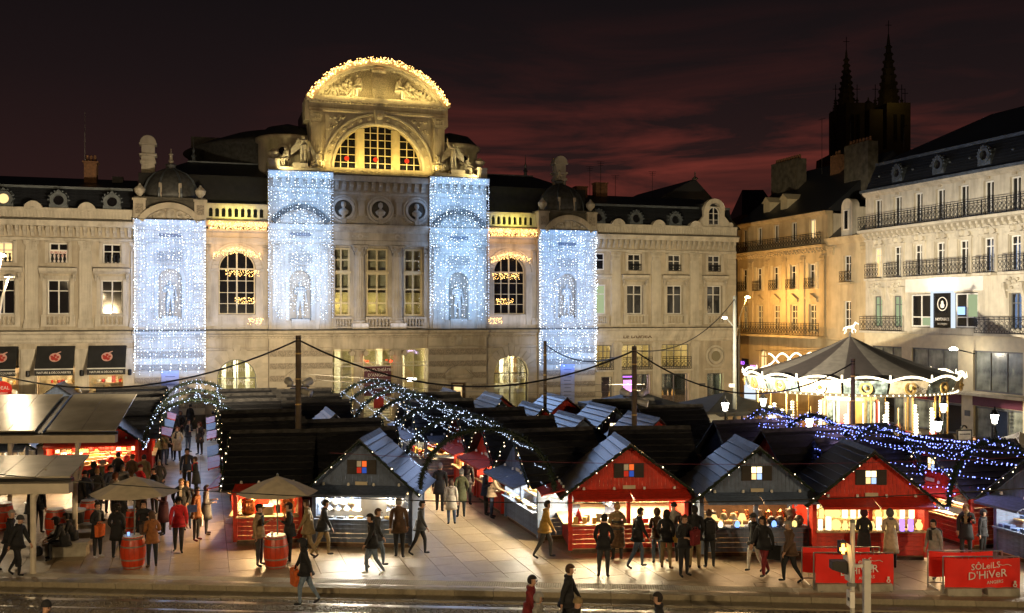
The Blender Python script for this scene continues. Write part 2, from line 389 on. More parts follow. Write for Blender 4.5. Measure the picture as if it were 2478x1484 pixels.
# ------------------------------------------------------------------ ground, paving, kerb, tram track
KA = ground(0, 1407); KB = ground(2478, 1457)
kd = (KB - KA).normalized(); kn = Vector((-kd.y, kd.x, 0))       # along the kerb, and from it into the square
KROT = math.atan2(kd.y, kd.x)
def kerb(s, d, z=0.0): return KA + kd * s + kn * d + Vector((0, 0, z))
def build_ground():
    g = struct(MB().quad((-1500,-400,-.42),(1500,-400,-.42),(1500,2500,-.42),(-1500,2500,-.42)).build('ground', M['joint']))
    m = MB(); a, b = kerb(-60, .28), kerb(90, .28)
    c, d = kerb(90, 160), kerb(-60, 160)
    m._add([(*a.xy,-.41),(*b.xy,-.41),(*c.xy,-.41),(*d.xy,-.41),(*a.xy,-.014),(*b.xy,-.014),(*c.xy,-.014),(*d.xy,-.014)],
           [(4,5,6,7),(0,1,5,4),(1,2,6,5),(2,3,7,6),(3,0,4,7)])
    pav = struct(m.build('pavement', M['joint']))
    # slabs of the square: strips running towards the theatre, staggered
    W = .86; cells = []
    r = random.Random(3)
    for i in range(-26, 66):
        v = -48 + r.random()*1.2
        while v < 3:
            ln = r.choice((1.0, 1.2, 1.2, 1.45))
            c = grid(i*W + W/2, v + ln/2)
            dist = (c - KA).dot(kn)
            if dist > .75: cells.append((c, ln, dist))
            v += ln
    def inframe(c):
        t = (c.x / c.y) if c.y > 1 else 9
        return abs(t) < .525
    cells.sort(key=lambda q: (0 if inframe(q[0]) else 1, q[0].y))
    def slab(ln, k):
        def f():
            rr = random.Random(k*17 + int(ln*100)); m = MB(); hx, hy = W/2-.005, ln/2-.005; b = .004
            z = [rr.uniform(-.003,.003) for _ in range(4)]
            m._add([(-hx,-hy,-.013),(hx,-hy,-.013),(hx,hy,-.013),(-hx,hy,-.013),
                    (-hx+b,-hy+b,z[0]),(hx-b,-hy+b,z[1]),(hx-b,hy-b,z[2]),(-hx+b,hy-b,z[3])],
                   [(4,5,6,7),(0,1,5,4),(1,2,6,5),(2,3,7,6),(3,0,4,7)])
            return m.mesh('slab')
        return cached(('slab', ln, k), f)
    for n, (c, ln, d) in enumerate(cells[:300]):
        put('paving_slab', slab(ln, n % 4), M['paving'], pav, c, (0,0,GA))
    m = MB(); ca, sa = GC, GS
    for c, ln, d in cells[300:]:
        hx, hy = W/2-.006, ln/2-.006
        q = [(c.x+x*ca-y*sa, c.y+x*sa+y*ca, 0) for x, y in ((-hx,-hy),(hx,-hy),(hx,hy),(-hx,hy))]
        lo = [(x, y, -.013) for x, y, z in q]
        m._add(q + lo, [(0,1,2,3),(4,5,1,0),(5,6,2,1),(6,7,3,2),(7,4,0,3)])
    stuff(m.build('paving_field', M['paving'], pav))
    # kerb-side bands
    def band(name, d0, d1, step, top, mt, h, s0=-9, s1=40, mesh=None):
        L = step - .012
        me = mesh or cached((name, step), lambda: MB().box(-L/2, d0, -h, L/2, d1, 0).mesh(name))
        s = s0
        while s < s1:
            put(name, me, mt, pav, kerb(s, 0, top), (0,0,KROT)); s += step
    def tact():
        m = MB(); m.box(-.294, .50, -.02, .294, .95, 0)
        for i in range(9):
            for j in range(7):
                x, y = -.264+i*.066, .53+j*.065
                m._add([(x-.02,y-.02,0),(x+.02,y-.02,0),(x+.02,y+.02,0),(x-.02,y+.02,0),(x-.011,y-.011,.007),(x+.011,y-.011,.007),(x+.011,y+.011,.007),(x-.011,y+.011,.007)],
                       [(4,5,6,7),(0,1,5,4),(1,2,6,5),(2,3,7,6),(3,0,4,7)])
        return m.mesh('tactile')
    band('kerb_stone', 0.0, .30, 1.08, .006, M['kerb'], .15)
    band('edge_slab', .31, .49, 1.62, .005, M['paving'], .02)
    band('tactile_tile', .5, .95, .6, .004, M['tactile'], .02, mesh=tact())
    band('edge_slab', .96, 1.40, 1.3, .005, M['paving'], .02)
    band('gutter_stone', -.55, -.012, 1.08, -.145, M['kerb'], .2)
    # tram bed
    road = struct(MB()._add([(*kerb(-60,-.555).xy,-.19),(*kerb(90,-.555).xy,-.19),(*kerb(90,-14).xy,-.19),(*kerb(-60,-14).xy,-.19)], [(3,2,1,0)]).build('road', M['joint']))
    rails = (-1.02, -2.455, -5.1, -6.535)
    for d in rails:
        m = MB()
        for o0, o1, z in ((-.085,-.03,-.158),(.015,.085,-.158),(-.03,.015,-.178)):
            a, b, c, e = kerb(-14, d+o0, z), kerb(45, d+o0, z), kerb(45, d+o1, z), kerb(-14, d+o1, z)
            m.quad(a, b, c, e)
            if z > -.17:
                m.quad((*a.xy,-.19),(*b.xy,-.19),b,a); m.quad((*e.xy,-.178),e,c,(*c.xy,-.178))
        struct(m.build('tram_rail', M['rail']))
    for d in (-1.74, -5.82):
        m = MB(); a, b, c, e = (kerb(s, d+o, -.162) for s, o in ((-14,-.06),(45,-.06),(45,.06),(-14,.06)))
        m.quad(a, b, c, e); m.quad((*a.xy,-.19),(*b.xy,-.19),b,a)
        struct(m.build('supply_rail', M['rail']))
    # granite setts between and beside the rails
    r = random.Random(9); setts = []
    d = -.62; row = 0
    while d > -7.2:
        near = [q for q in rails if abs(q-(d-.06)) < .15] + [q for q in (-1.74,-5.82) if abs(q-(d-.06)) < .12]
        if near: d = near[0]-.095 if near[0] in rails else near[0]-.065
        s = -10 + (row % 2)*.09
        if d < -3.6 and False: pass
        while s < 41:
            w = r.uniform(.15,.21)
            if d > -4.6: setts.append((s+w/2, d-.06, w-.016, .105, r.uniform(-.004,.004)))
            s += w
        d -= .122; row += 1
    def key(q):
        p = kerb(q[0], q[1]); return (0 if abs(p.x/p.y) < .52 and p.y > 25.6 else 1, p.y)
    setts.sort(key=key)
    for n, (s, d, w, l, dz) in enumerate(setts[:300]):
        wq = round(w, 2)
        me = cached(('sett', wq), lambda: MB()._add(
            [(-wq/2,-l/2,-.03),(wq/2,-l/2,-.03),(wq/2,l/2,-.03),(-wq/2,l/2,-.03),(-wq/2+.012,-l/2+.012,0),(wq/2-.012,-l/2+.012,0),(wq/2-.012,l/2-.012,0),(-wq/2+.012,l/2-.012,0)],
            [(4,5,6,7),(0,1,5,4),(1,2,6,5),(2,3,7,6),(3,0,4,7)]).mesh('sett'))
        put('sett', me, M['sett'], road, kerb(s, d, -.163+dz), (0,0,KROT))
    m = MB()
    for s, d, w, l, dz in setts[300:]:
        c = kerb(s, d, -.163+dz); p = []
        for (hx, hy, z) in ((w/2,l/2,-.03),(w/2-.012,l/2-.012,0)):
            for x, y in ((-hx,-hy),(hx,-hy),(hx,hy),(-hx,hy)):
                q = c + kd*x + kn*y; p.append((q.x, q.y, q.z+z))
        m._add(p, [(4,5,6,7),(0,1,5,4),(1,2,6,5),(2,3,7,6),(3,0,4,7)])
    stuff(m.build('sett_field', M['sett'], road))
build_ground()
# ------------------------------------------------------------------ figures: one continuous skin grown over a posed skeleton
def V3(*a): return Vector(a)
def skeleton(pose):
    """joint positions for a 1.72 m figure facing -y, and bones (a, b, region)"""
    J = {}
    lean = pose.get('lean', 0.0); drop = pose.get('drop', 0.0)
    hz = .93 - drop
    J['pel'] = (V3(0, .0, hz), .135, .115); ty = -math.sin(lean); tz = math.cos(lean)
    def tor(h, y=0): return V3(0, ty*h + y*tz, hz + tz*h)
    J['spi'] = (tor(.21), .135, .112); J['che'] = (tor(.41, .0), .165, .122); J['upc'] = (tor(.50, .005), .125, .095)
    J['nec'] = (tor(.565, -.005), .056, .056); J['hd0'] = (tor(.625, -.025), .072, .080); J['hd1'] = (tor(.70, -.03), .080, .096); J['hd2'] = (tor(.765, -.02), .062, .075)
    J['nos'] = (J['hd0'][0] + V3(0, -.092, .032), .012, .012)
    B = [('pel','spi','top'),('spi','che','top'),('che','upc','top'),('upc','nec','skin'),('nec','hd0','skin'),('hd0','hd1','skin'),('hd1','hd2','skin')]
    for sgn, n in ((-1,'l'),(1,'r')):
        sh = tor(.475) + V3(sgn*.175, 0, 0)
        el, wr = pose['arm_'+n]                      # offsets: shoulder->elbow and elbow->wrist directions
        e = sh + Vector(el).normalized()*.285; w = e + Vector(wr).normalized()*.245
        hd = Vector(wr).normalized(); k = w + hd*.085
        J['sh'+n] = (sh, .076, .078); J['el'+n] = (e, .056, .056); J['wr'+n] = (w, .040, .038); J['pm'+n] = (k, .038, .022)
        B += [('upc','sh'+n,'top'),('sh'+n,'el'+n,'top'),('el'+n,'wr'+n,'top'),('wr'+n,'pm'+n,'skin')]
        side = hd.cross(V3(0,0,1) if abs(hd.z) < .8 else V3(0,-1,0)).normalized(); cur = side.cross(hd).normalized()
        for q, (o, L) in enumerate(((-.030,.070),(-.010,.082),(.010,.078),(.030,.060))):
            p1 = k + hd*.035 + side*o; p2 = p1 + (hd*.75 - cur*.5*pose.get('curl',1))*L*.5; p3 = p2 + (hd*.45 - cur*.8*pose.get('curl',1))*L*.5
            J[f'f{n}{q}a'] = (p1, .010, .010); J[f'f{n}{q}b'] = (p2, .0095, .0095); J[f'f{n}{q}c'] = (p3, .008, .008)
            B += [('pm'+n, f'f{n}{q}a','skin'),(f'f{n}{q}a',f'f{n}{q}b','skin'),(f'f{n}{q}b',f'f{n}{q}c','skin')]
        t1 = w + hd*.04 + side*.045*(-sgn); t2 = t1 + hd*.04 + side*.02*(-sgn)
        J['th'+n+'a'] = (t1, .012, .012); J['th'+n+'b'] = (t2, .010, .010)
        B += [('wr'+n,'th'+n+'a','skin'),('th'+n+'a','th'+n+'b','skin')]
        hip = V3(sgn*.085, 0, hz-.04); kn_, an = pose['leg_'+n]
        kk = hip + Vector(kn_).normalized()*.42; a = kk + Vector(an).normalized()*.40
        fd = Vector(pose.get('foot_'+n, (sgn*.25,-1,-.12))).normalized()
        J['hp'+n] = (hip, .100, .108); J['kn'+n] = (kk, .066, .070); J['ca'+n] = (kk.lerp(a,.35), .058, .064); J['an'+n] = (a, .042, .046)
        J['he'+n] = (a + V3(0,.02,-.05), .036, .038); J['to'+n] = (a + fd*.16 + V3(0,0,-.055), .036, .030)
        B += [('pel','hp'+n,'leg'),('hp'+n,'kn'+n,'leg'),('kn'+n,'ca'+n,'leg'),('ca'+n,'an'+n,'leg'),('an'+n,'he'+n,'shoe'),('he'+n,'to'+n,'shoe')]
    return J, B
def grow(pose, bulk=1.0, regions=('skin','top','leg','shoe'), sub=1, naked=False):
    J, B = skeleton(pose)
    names = list(J); idx = {n: i for i, n in enumerate(names)}
    me = bpy.data.meshes.new('fig')
    B2 = B + [('hd0','nos','skin')]
    me.from_pydata([J[n][0] for n in names], [(idx[a], idx[b]) for a, b, _ in B2], [])
    o = bpy.data.objects.new('fig', me); COL.objects.link(o)
    bpy.context.view_layer.objects.active = o
    sk = o.modifiers.new('s', 'SKIN'); sk.use_smooth_shade = True; sk.branch_smoothing = .4
    lay = me.skin_vertices[0].data if me.skin_vertices else None
    if lay is None:
        return None
    for n in names:
        _, rx, ry = J[n]
        b = bulk if n[:2] in ('pe','sp','ch','up','sh','el') else (1+(bulk-1)*.5 if n[:2] in ('hp','kn','ca') else 1)
        lay[idx[n]].radius = (rx*b, ry*b); lay[idx[n]].use_root = (n == 'pel')
    ss = o.modifiers.new('u', 'SUBSURF'); ss.levels = sub; ss.render_levels = sub
    bpy.context.view_layer.update()
    out = bpy.data.meshes.new_from_object(o.evaluated_get(bpy.context.evaluated_depsgraph_get()))
    bpy.data.objects.remove(o)
    # region of every face: the nearest bone
    segs = [(J[a][0], J[b][0], regions.index(r), min(J[a][1], J[b][1])) for a, b, r in B2]
    mi = []
    for p in out.polygons:
        c = p.center; best = (9, 0)
        for a, b, r, w in segs:
            d = b - a; t = max(0, min(1, (c-a).dot(d)/max(1e-9, d.dot(d))))
            q = (c - a - d*t).length - w*.9
            if q < best[0]: best = (q, r)
        mi.append(best[1])
    out.polygons.foreach_set('material_index', mi)
    zmin = min(v.co.z for v in out.vertices)
    if not pose.get('keep_z'):
        for v in out.vertices: v.co.z -= zmin
    out['zoff'] = 0.0 if pose.get('keep_z') else -zmin
    out['head'] = list(J['hd1'][0] + V3(0,0,0 if pose.get('keep_z') else -zmin))
    out['chest'] = list(J['che'][0] + V3(0,0,0 if pose.get('keep_z') else -zmin))
    out['pelvis'] = list(J['pel'][0] + V3(0,0,0 if pose.get('keep_z') else -zmin))
    for s in 'lr': out['hand_'+s] = list(J['pm'+s][0] + V3(0,0,0 if pose.get('keep_z') else -zmin))
    for p in out.polygons: p.use_smooth = True
    return out
DN = (0, .04, -1)
POSES = {
 'stand': dict(arm_l=((-.18,.05,-1),(-.06,-.14,-1)), arm_r=((.18,.05,-1),(.06,-.14,-1)), leg_l=((-.06,0,-1),(-.02,.03,-1)), leg_r=((.06,0,-1),(.02,.03,-1))),
 'pockets': dict(arm_l=((-.32,.2,-1),(.30,-.55,-.85)), arm_r=((.32,.2,-1),(-.30,-.55,-.85)), leg_l=((-.08,-.03,-1),(-.03,.04,-1)), leg_r=((.07,.02,-1),(.02,.03,-1))),
 'hold': dict(arm_l=((-.2,.08,-1),(.35,-1,.05)), arm_r=((.2,.1,-1),(-.25,-1,.25)), leg_l=((-.06,-.03,-1),(0,.04,-1)), leg_r=((.08,.02,-1),(.02,.03,-1))),
 'cup': dict(arm_l=((-.2,.08,-1),(-.02,-.2,-1)), arm_r=((.22,.02,-1),(-.2,-1,.55)), leg_l=((-.08,-.05,-1),(-.02,.05,-1)), leg_r=((.06,.03,-1),(.02,.02,-1))),
 'walk_a': dict(lean=.07, arm_l=((-.15,-.38,-1),(-.02,-.65,-1)), arm_r=((.15,.42,-1),(.05,.15,-1)), leg_l=((-.02,.30,-1),(0,.55,-1)), leg_r=((.02,-.42,-1),(0,-.02,-1)), foot_l=(0,-1,-.6), foot_r=(0,-1,.12)),
 'walk_b': dict(lean=.06, arm_l=((-.15,.40,-1),(-.05,.1,-1)), arm_r=((.15,-.36,-1),(0,-.6,-1)), leg_l=((-.02,-.34,-1),(0,.02,-1)), leg_r=((.02,.22,-1),(0,.62,-1)), foot_l=(0,-1,.1), foot_r=(0,-1,-.7)),
 'stroll': dict(lean=.03, arm_l=((-.2,-.1,-1),(.0,-.35,-1)), arm_r=((.2,.16,-1),(.05,-.05,-1)), leg_l=((-.03,.14,-1),(0,.28,-1)), leg_r=((.03,-.20,-1),(0,0,-1))),
 'reach': dict(lean=.30, arm_l=((-.2,-.55,-.8),(.05,-1,-.35)), arm_r=((.2,-.5,-.8),(-.05,-1,-.3)), leg_l=((-.07,-.03,-1),(-.02,.03,-1)), leg_r=((.07,.03,-1),(.02,.03,-1))),
 'sit': dict(lean=.32, drop=.36, arm_l=((-.2,-.35,-1),(.2,-.9,-.35)), arm_r=((.2,-.35,-1),(-.2,-.9,-.35)), leg_l=((-.14,-1,.04),(-.02,.06,-1)), leg_r=((.14,-1,.02),(.02,.02,-1))),
 # stone figures
 'recline': dict(lean=-.28, drop=.5, arm_l=((-.7,-.1,-.6),(-.3,-.6,-.5)), arm_r=((.5,-.4,-.2),(-.4,-.5,.5)), leg_l=((-1,-.35,-.15),(-.8,-.25,-.6)), leg_r=((-.9,-.3,.25),(-.4,-.2,-1))),
 'statue': dict(arm_l=((-.3,-.15,-.9),(.45,-.5,.5)), arm_r=((.3,.1,-1),(.1,-.25,-1)), leg_l=((-.06,-.08,-1),(-.02,.08,-1)), leg_r=((.07,.03,-1),(.02,.03,-1))),
 'raised': dict(arm_l=((-.5,-.1,.6),(-.1,-.1,1)), arm_r=((.35,.1,-.9),(.1,-.5,-.6)), leg_l=((-.07,-.1,-1),(-.02,.1,-1)), leg_r=((.09,.03,-1),(.02,.03,-1))),
}
FIG = {}
def fig(pose, bulk=1.0):
    k = (pose, bulk)
    if k not in FIG: FIG[k] = grow(POSES[pose], bulk)
    return FIG[k]
# ------------------------------------------------------------------ parts every facade here is made of (local frame: x along the front, -y outwards, z up)
def pane_quad(w, h):
    w, h = round(w, 3), round(h, 3)
    return cached(('pane', w, h), lambda: MB().box(0, -.006, 0, w, .006, h).mesh('pane'))
def window(P, x0, x1, z0, z1, y, cols, zs, frame='white_paint', panes='pane_dark', bar=.07, name='window', label=None, lit=None):
    """zs: heights (fractions) of the cross bars; a frame part with one pane object per light"""
    w, h = x1-x0, z1-z0; fr = [0.0] + list(zs) + [1.0]
    key = ('win', round(w,3), round(h,3), cols, tuple(zs), bar)
    def f():
        m = MB(); t = bar*.5
        m.box(0, -.04, 0, bar, .05, h); m.box(w-bar, -.04, 0, w, .05, h); m.box(bar, -.04, 0, w-bar, .05, bar); m.box(bar, -.04, h-bar, w-bar, .05, h)
        for c in range(1, cols):
            x = w*c/cols; b = bar*(1.0 if (cols == 2 or c == cols/2) else .55); m.box(x-b/2, -.035, bar, x+b/2, .045, h-bar)
        for q in zs:
            b = bar*.75; m.box(bar, -.03, h*q-b/2, w-bar, .04, h*q+b/2)
        return m.mesh('window')
    o = put(name, cached(key, f), M[frame], P, (x0, y, z0))
    n = 0
    for c in range(cols):
        for k in range(len(fr)-1):
            xa, xb = w*c/cols + bar*.3, w*(c+1)/cols - bar*.3; za, zb = h*fr[k] + bar*.3, h*fr[k+1] - bar*.3
            pm = panes[(c + k*cols) % len(panes)] if isinstance(panes, (list, tuple)) else panes
            put('pane', pane_quad(xb-xa, zb-za), M[pm], o, (xa, .015, za)); n += 1
    return o
def arch_window(P, cx, r, z0, zs, y, cols, rows, frame='white_paint', pane='pane_dark', bar=.08, name='window'):
    """round-headed window: bars and panes cut to the arch"""
    m = MB(); m.box(cx-r, y-.04, z0, cx-r+bar, y+.05, zs); m.box(cx+r-bar, y-.04, z0, cx+r, y+.05, zs); m.box(cx-r+bar, y-.04, z0, cx+r-bar, y+.05, z0+bar)
    m.ring(cx, zs, r-bar, r, y-.04, y+.05, 0, math.pi, 20)
    xs = [cx - r + 2*r*c/cols for c in range(cols+1)]
    def top(x): d = abs(x-cx); return zs + (math.sqrt(max(0, r*r-d*d)) if d < r else 0)
    for i, x in enumerate(xs[1:-1]):
        b = bar*(1.3 if cols % 2 == 0 and i == cols//2-1 else .7); m.box(x-b/2, y-.035, z0+bar, x+b/2, y+.045, top(x)-bar*.5)
    for z in rows:
        hw = r if z <= zs else math.sqrt(max(.01, r*r-(z-zs)**2)); b = bar*(1.4 if abs(z-zs) < .05 else .6); m.box(cx-hw+bar*.5, y-.03, z-b/2, cx+hw-bar*.5, y+.04, z+b/2)
    o = m.build(name, M[frame], P)
    zz = [z0] + list(rows) + [zs + r]
    for c in range(cols):
        for k in range(len(zz)-1):
            a, b = xs[c]+bar*.3, xs[c+1]-bar*.3; za, zb = zz[k]+bar*.2, zz[k+1]-bar*.2
            tp = [(a+(b-a)*q/5, min(zb, top(a+(b-a)*q/5))) for q in range(6)]
            tp = [(x, z) for x, z in tp if z > za+.02]
            if len(tp) < 2: continue
            poly = [(tp[0][0], za), (tp[-1][0], za)] + tp[::-1]
            mm = MB(); mm.prism(poly, y+.008, y+.02); mm.build('pane', M[pane] if isinstance(pane, str) else M[pane[(c+k) % len(pane)]], o)
    return o
def cornice(P, x0, x1, prof, name='cornice', m='stone', y=0.0, ends=True):
    """prof: (projection, z) from bottom to top"""
    poly = [(y+.02, prof[0][1])] + [(y-p, z) for p, z in prof] + [(y+.02, prof[-1][1])]
    mb = MB(); mb.prism_x(poly, x0, x1); return mb.build(name, M[m], P)
def row(P, name, me, m, x0, x1, n, y, z, inset=.5, rot=(0,0,0)):
    for k in range(n):
        put(name, me, M[m], P, (x0 + (x1-x0)*(k+inset)/n, y, z), rot)
def console_mesh(w, d, h):
    return cached(('cons', w, d, h), lambda: MB().prism_x([(0.0,0.0),(-d*.35,0.02),(-d*.5,h*.35),(-d*.95,h*.62),(-d,h),(0,h)], -w/2, w/2).mesh('console'))
def baluster_mesh(h):
    return cached(('balu', h), lambda: MB().lathe([(.085,0),(.085,.06*h),(.045,.1*h),(.05,.16*h),(.095,.36*h),(.075,.55*h),(.042,.74*h),(.06,.82*h),(.04,.86*h),(.085,.93*h),(.085,h)], 8).mesh('baluster'))
def balustrade(P, x0, x1, z0, z1, y, n, post=.16, m='stone'):
    mb = MB(); mb.box(x0, y-.17, z0, x1, y+.17, z0+.10); mb.box(x0, y-.19, z1-.11, x1, y+.19, z1)
    mb.box(x0, y-.15, z0+.10, x0+post, y+.15, z1-.11); mb.box(x1-post, y-.15, z0+.10, x1, y+.15, z1-.11)
    o = mb.build('balustrade', M[m], P)
    h = round(z1-z0-.21, 2)
    row(o, 'baluster', baluster_mesh(h), m, x0+post, x1-post, n, y, z0+.10)
    return o
def capital_mesh(w, h, d):
    def f():
        m = MB(); m.box(-w*.42, -d*.75, 0, w*.42, 0, h*.85); m.box(-w*.62, -d*1.25, h*.86, w*.62, 0, h)
        for zz, s, pr in ((.02,.44,.9),(.40,.50,1.05)):
            for k in range(4):
                x = -w*s + (k+.5)*w*s/2; ww = w*.10
                m._add([(x-ww,-d*.75,h*zz),(x+ww,-d*.75,h*zz),(x+ww*1.1,-d*pr,h*(zz+.28)),(x-ww*1.1,-d*pr,h*(zz+.28)),(x,-d*(pr+.35),h*(zz+.36)),(x,-d*.7,h*(zz+.38))],
                       [(0,1,2,3),(3,2,4),(3,4,5),(4,2,5),(1,5,2),(0,3,5)])
        for sx in (-1,1):
            m.ring(sx*w*.48, h*.74, .0, w*.13, -d*1.25, -d*.6, 0, 2*math.pi, 8)
        return m.mesh('capital')
    return cached(('cap', round(w,2), round(h,2), round(d,2)), f)
def pilaster(P, x, z0, z1, w, y, caph=.6, baseh=.35, fluted=True, m='stone', d=.12):
    def f():
        mb = MB(); b, t = baseh, z1-z0-caph
        mb.box(-w/2-.09, -d-.09, 0, w/2+.09, 0, b*.55); mb.box(-w/2-.05, -d-.05, b*.55, w/2+.05, 0, b)
        if fluted:
            mb.box(-w/2, -d+.03, b, w/2, 0, t)
            n = 5
            for k in range(n):
                xa = -w/2 + w*k/(n-1)*.88 + w*.0; mb.box(xa, -d, b+.05, xa+w*.12, -d+.03, t-.05)
        else: mb.box(-w/2, -d, b, w/2, 0, t)
        return mb.mesh('pilaster')
    o = put('pilaster', cached(('pil', round(w,2), round(z1-z0,2), caph, baseh, fluted, d), f), M[m], P, (x, y, z0))
    put('capital', capital_mesh(w, caph, d), M[m], o, (0, 0, z1-z0-caph))
    return o
def column(P, x, y, z0, z1, r, caph=.75, baseh=.4, m='stone', ionic=False):
    def f():
        mb = MB(); mb.box(-r*1.5,-r*1.5,0,r*1.5,r*1.5,baseh*.5); mb.lathe([(r*1.35,baseh*.5),(r*1.35,baseh*.75),(r*1.1,baseh*.8),(r*1.15,baseh)],16)
        prof = [(r, baseh), (r, (z1-z0)*.45), (r*.88, z1-z0-caph)]
        n = 32; vs = []; fs = []
        for rr, z in prof:
            for k in range(n):
                a = 2*math.pi*k/n; q = rr*(1.0 if k % 2 else .90); vs.append((q*math.cos(a), q*math.sin(a), z))
        for i in range(2):
            for k in range(n): fs.append((i*n+k, i*n+(k+1) % n, (i+1)*n+(k+1) % n, (i+1)*n+k))
        mb._add(vs, fs)
        if not ionic: mb.lathe([(r*1.06,(z1-z0)*.26),(r*1.08,(z1-z0)*.27),(r*1.08,(z1-z0)*.34),(r*1.06,(z1-z0)*.35)], 16)
        return mb.mesh('column')
    o = put('column', cached(('col', r, round(z1-z0,2), caph, baseh, ionic), f), M[m], P, (x, y, z0))
    def g():
        mb = MB(); rr = r*.88
        mb.box(-r*1.45,-r*1.45,caph*.86,r*1.45,r*1.45,caph)
        if ionic:
            mb.lathe([(rr,0),(rr*1.15,caph*.5),(rr*1.15,caph*.86)],14)
            for sx in (-1,1): mb.ring(sx*r*1.3, caph*.45, 0, r*.5, -r*1.2, r*1.2, 0, 2*math.pi, 12)
        else:
            mb.lathe([(rr,0),(rr*1.0,caph*.3),(rr*1.15,caph*.6),(rr*1.5,caph*.86)],14)
            for tier, rad in ((.05,1.08),(.40,1.22)):
                for k in range(8):
                    a = 2*math.pi*(k+.5*(tier > .2))/8; ca, sa = math.cos(a), math.sin(a); q = rr*rad
                    mb._add([(q*ca-.06*sa, q*sa+.06*ca, caph*tier),(q*ca+.06*sa, q*sa-.06*ca, caph*tier),(q*1.2*ca+.07*sa,q*1.2*sa-.07*ca,caph*(tier+.3)),(q*1.2*ca-.07*sa,q*1.2*sa+.07*ca,caph*(tier+.3)),(q*1.45*ca,q*1.45*sa,caph*(tier+.36))],
                            [(0,1,2,3),(3,2,4),(1,4,2),(0,3,4)])
            for k in range(4):
                a = math.pi/4 + k*math.pi/2; mb.ball((r*1.55*math.cos(a), r*1.55*math.sin(a), caph*.76), r*.28, 6, 4)
        return mb.mesh('capital')
    put('capital', cached(('ccap', r, caph, ionic), g), M[m], o, (0,0,z1-z0-caph))
    return o
def blocks(P, x0, x1, z0, z1, y, ch, bl, holes=(), m='stone_block', alt=None, name='stone_block', seed=1, proud=.045):
    """ashlar laid in courses round the openings; holes: (x0, x1, z0, zs, r) with a round head when r > 0"""
    r = random.Random(seed); n = max(1, round((z1-z0)/ch)); h = (z1-z0)/n
    for k in range(n):
        za, zb = z0+k*h, z0+(k+1)*h; zm = (za+zb)/2; segs = [(x0, x1)]
        for hx0, hx1, hz0, hzs, hr in holes:
            if zb <= hz0 or za >= hzs + (hr or 0): continue
            if hr and zm > hzs:
                c = (hx0+hx1)/2; q = math.sqrt(max(0, hr*hr-(max(za,hzs)-hzs)**2)); a, b = c-q, c+q
            else: a, b = hx0, hx1
            ns = []
            for s, e in segs:
                if b <= s or a >= e: ns.append((s, e)); continue
                if a-s > .12: ns.append((s, a))
                if e-b > .12: ns.append((b, e))
            segs = ns
        mm = (alt if alt and k % 2 else m)
        for s, e in segs:
            L = e-s; q = max(1, round(L/bl)); w = L/q
            offs = [s + w*i for i in range(q+1)]
            if k % 2 and q > 1: offs = [s] + [s + w*(i+.5) for i in range(q)] + [e]
            for a, b in zip(offs, offs[1:]):
                if b-a < .08: continue
                put(name, cached(('blk', round(b-a-.024,2), round(h-.024,2), proud), lambda: MB().box(0,-proud,0,round(b-a-.024,2),.01,round(h-.024,2)).mesh('block')), M[mm], P, (a+.012, y, za+.012))
def wall_holes(P, x0, x1, z0, z1, y0, y1, holes, name='wall', m='stone'):
    """solid wall between y0 and y1 with rectangular or round-headed openings"""
    xs = sorted({x0, x1, *[h[0] for h in holes], *[h[1] for h in holes]}); xs = [x for x in xs if x0 <= x <= x1]
    mb = MB()
    for a, b in zip(xs, xs[1:]):
        hs = sorted([h for h in holes if h[0] <= a+1e-6 and h[1] >= b-1e-6], key=lambda h: h[2]); z = z0
        for hx0, hx1, hz0, hzs, hr in hs:
            if hz0 > z+1e-4: mb.box(a, y0, z, b, y1, hz0)
            z = hzs + (hr or 0)
        if z < z1-1e-4: mb.box(a, y0, z, b, y1, z1)
    for hx0, hx1, hz0, hzs, hr in holes:
        if hr: mb.arch_fill(hx0, hx1, hzs, hzs+hr, y0, y1)
    return mb.build(name, M[m], P)
def room(P, x0, x1, y0, y1, z0, z1, m='hall', name='room'):
    mb = MB()
    mb.quad((x0,y1,z0),(x1,y1,z0),(x1,y1,z1),(x0,y1,z1)); mb.quad((x0,y0,z0),(x0,y1,z0),(x0,y1,z1),(x0,y0,z1)); mb.quad((x1,y1,z0),(x1,y0,z0),(x1,y0,z1),(x1,y1,z1))
    mb.quad((x0,y0,z0),(x1,y0,z0),(x1,y1,z0),(x0,y1,z0)); mb.quad((x0,y1,z1),(x1,y1,z1),(x1,y0,z1),(x0,y0,z1))
    return mb.build(name, M[m], P)
def stone_figure(P, pose, loc, rz=0.0, scale=1.0, bulk=1.25, name='statue', m='statue', tilt=0.0):
    return put(name, cached(('sfig', pose, bulk), lambda: fig(pose, bulk).copy()), [M[m]]*4, P, loc, (tilt, 0, rz), scale)
def railing_mesh(w, h, cell=.32):
    """wrought-iron balcony panel: rails, uprights and scrolls"""
    def f():
        m = MB(); t = .018
        for z in (0.05, h*.86, h): m.box(0, -t, z-.02, w, t, z+.02)
        n = max(1, round(w/cell)); c = w/n
        for i in range(n+1): m.box(min(w,i*c)-.013 if i else 0, -.012, .05, (i*c+.013), .012, h)
        for i in range(n):
            x = (i+.5)*c; r = min(c*.36, h*.2)
            m.ring(x, h*.30, r-.022, r, -.01, .01, 0, 2*math.pi, 10); m.ring(x, h*.62, r-.022, r, -.01, .01, 0, 2*math.pi, 10)
            m.ring(x, h*.46, r*.35, r*.55, -.01, .01, 0, 2*math.pi, 6)
            m.box(x-.01, -.008, .05, x+.01, .008, h*.2)
        return m.mesh('railing')
    return cached(('railing', round(w,2), round(h,2), cell), f)
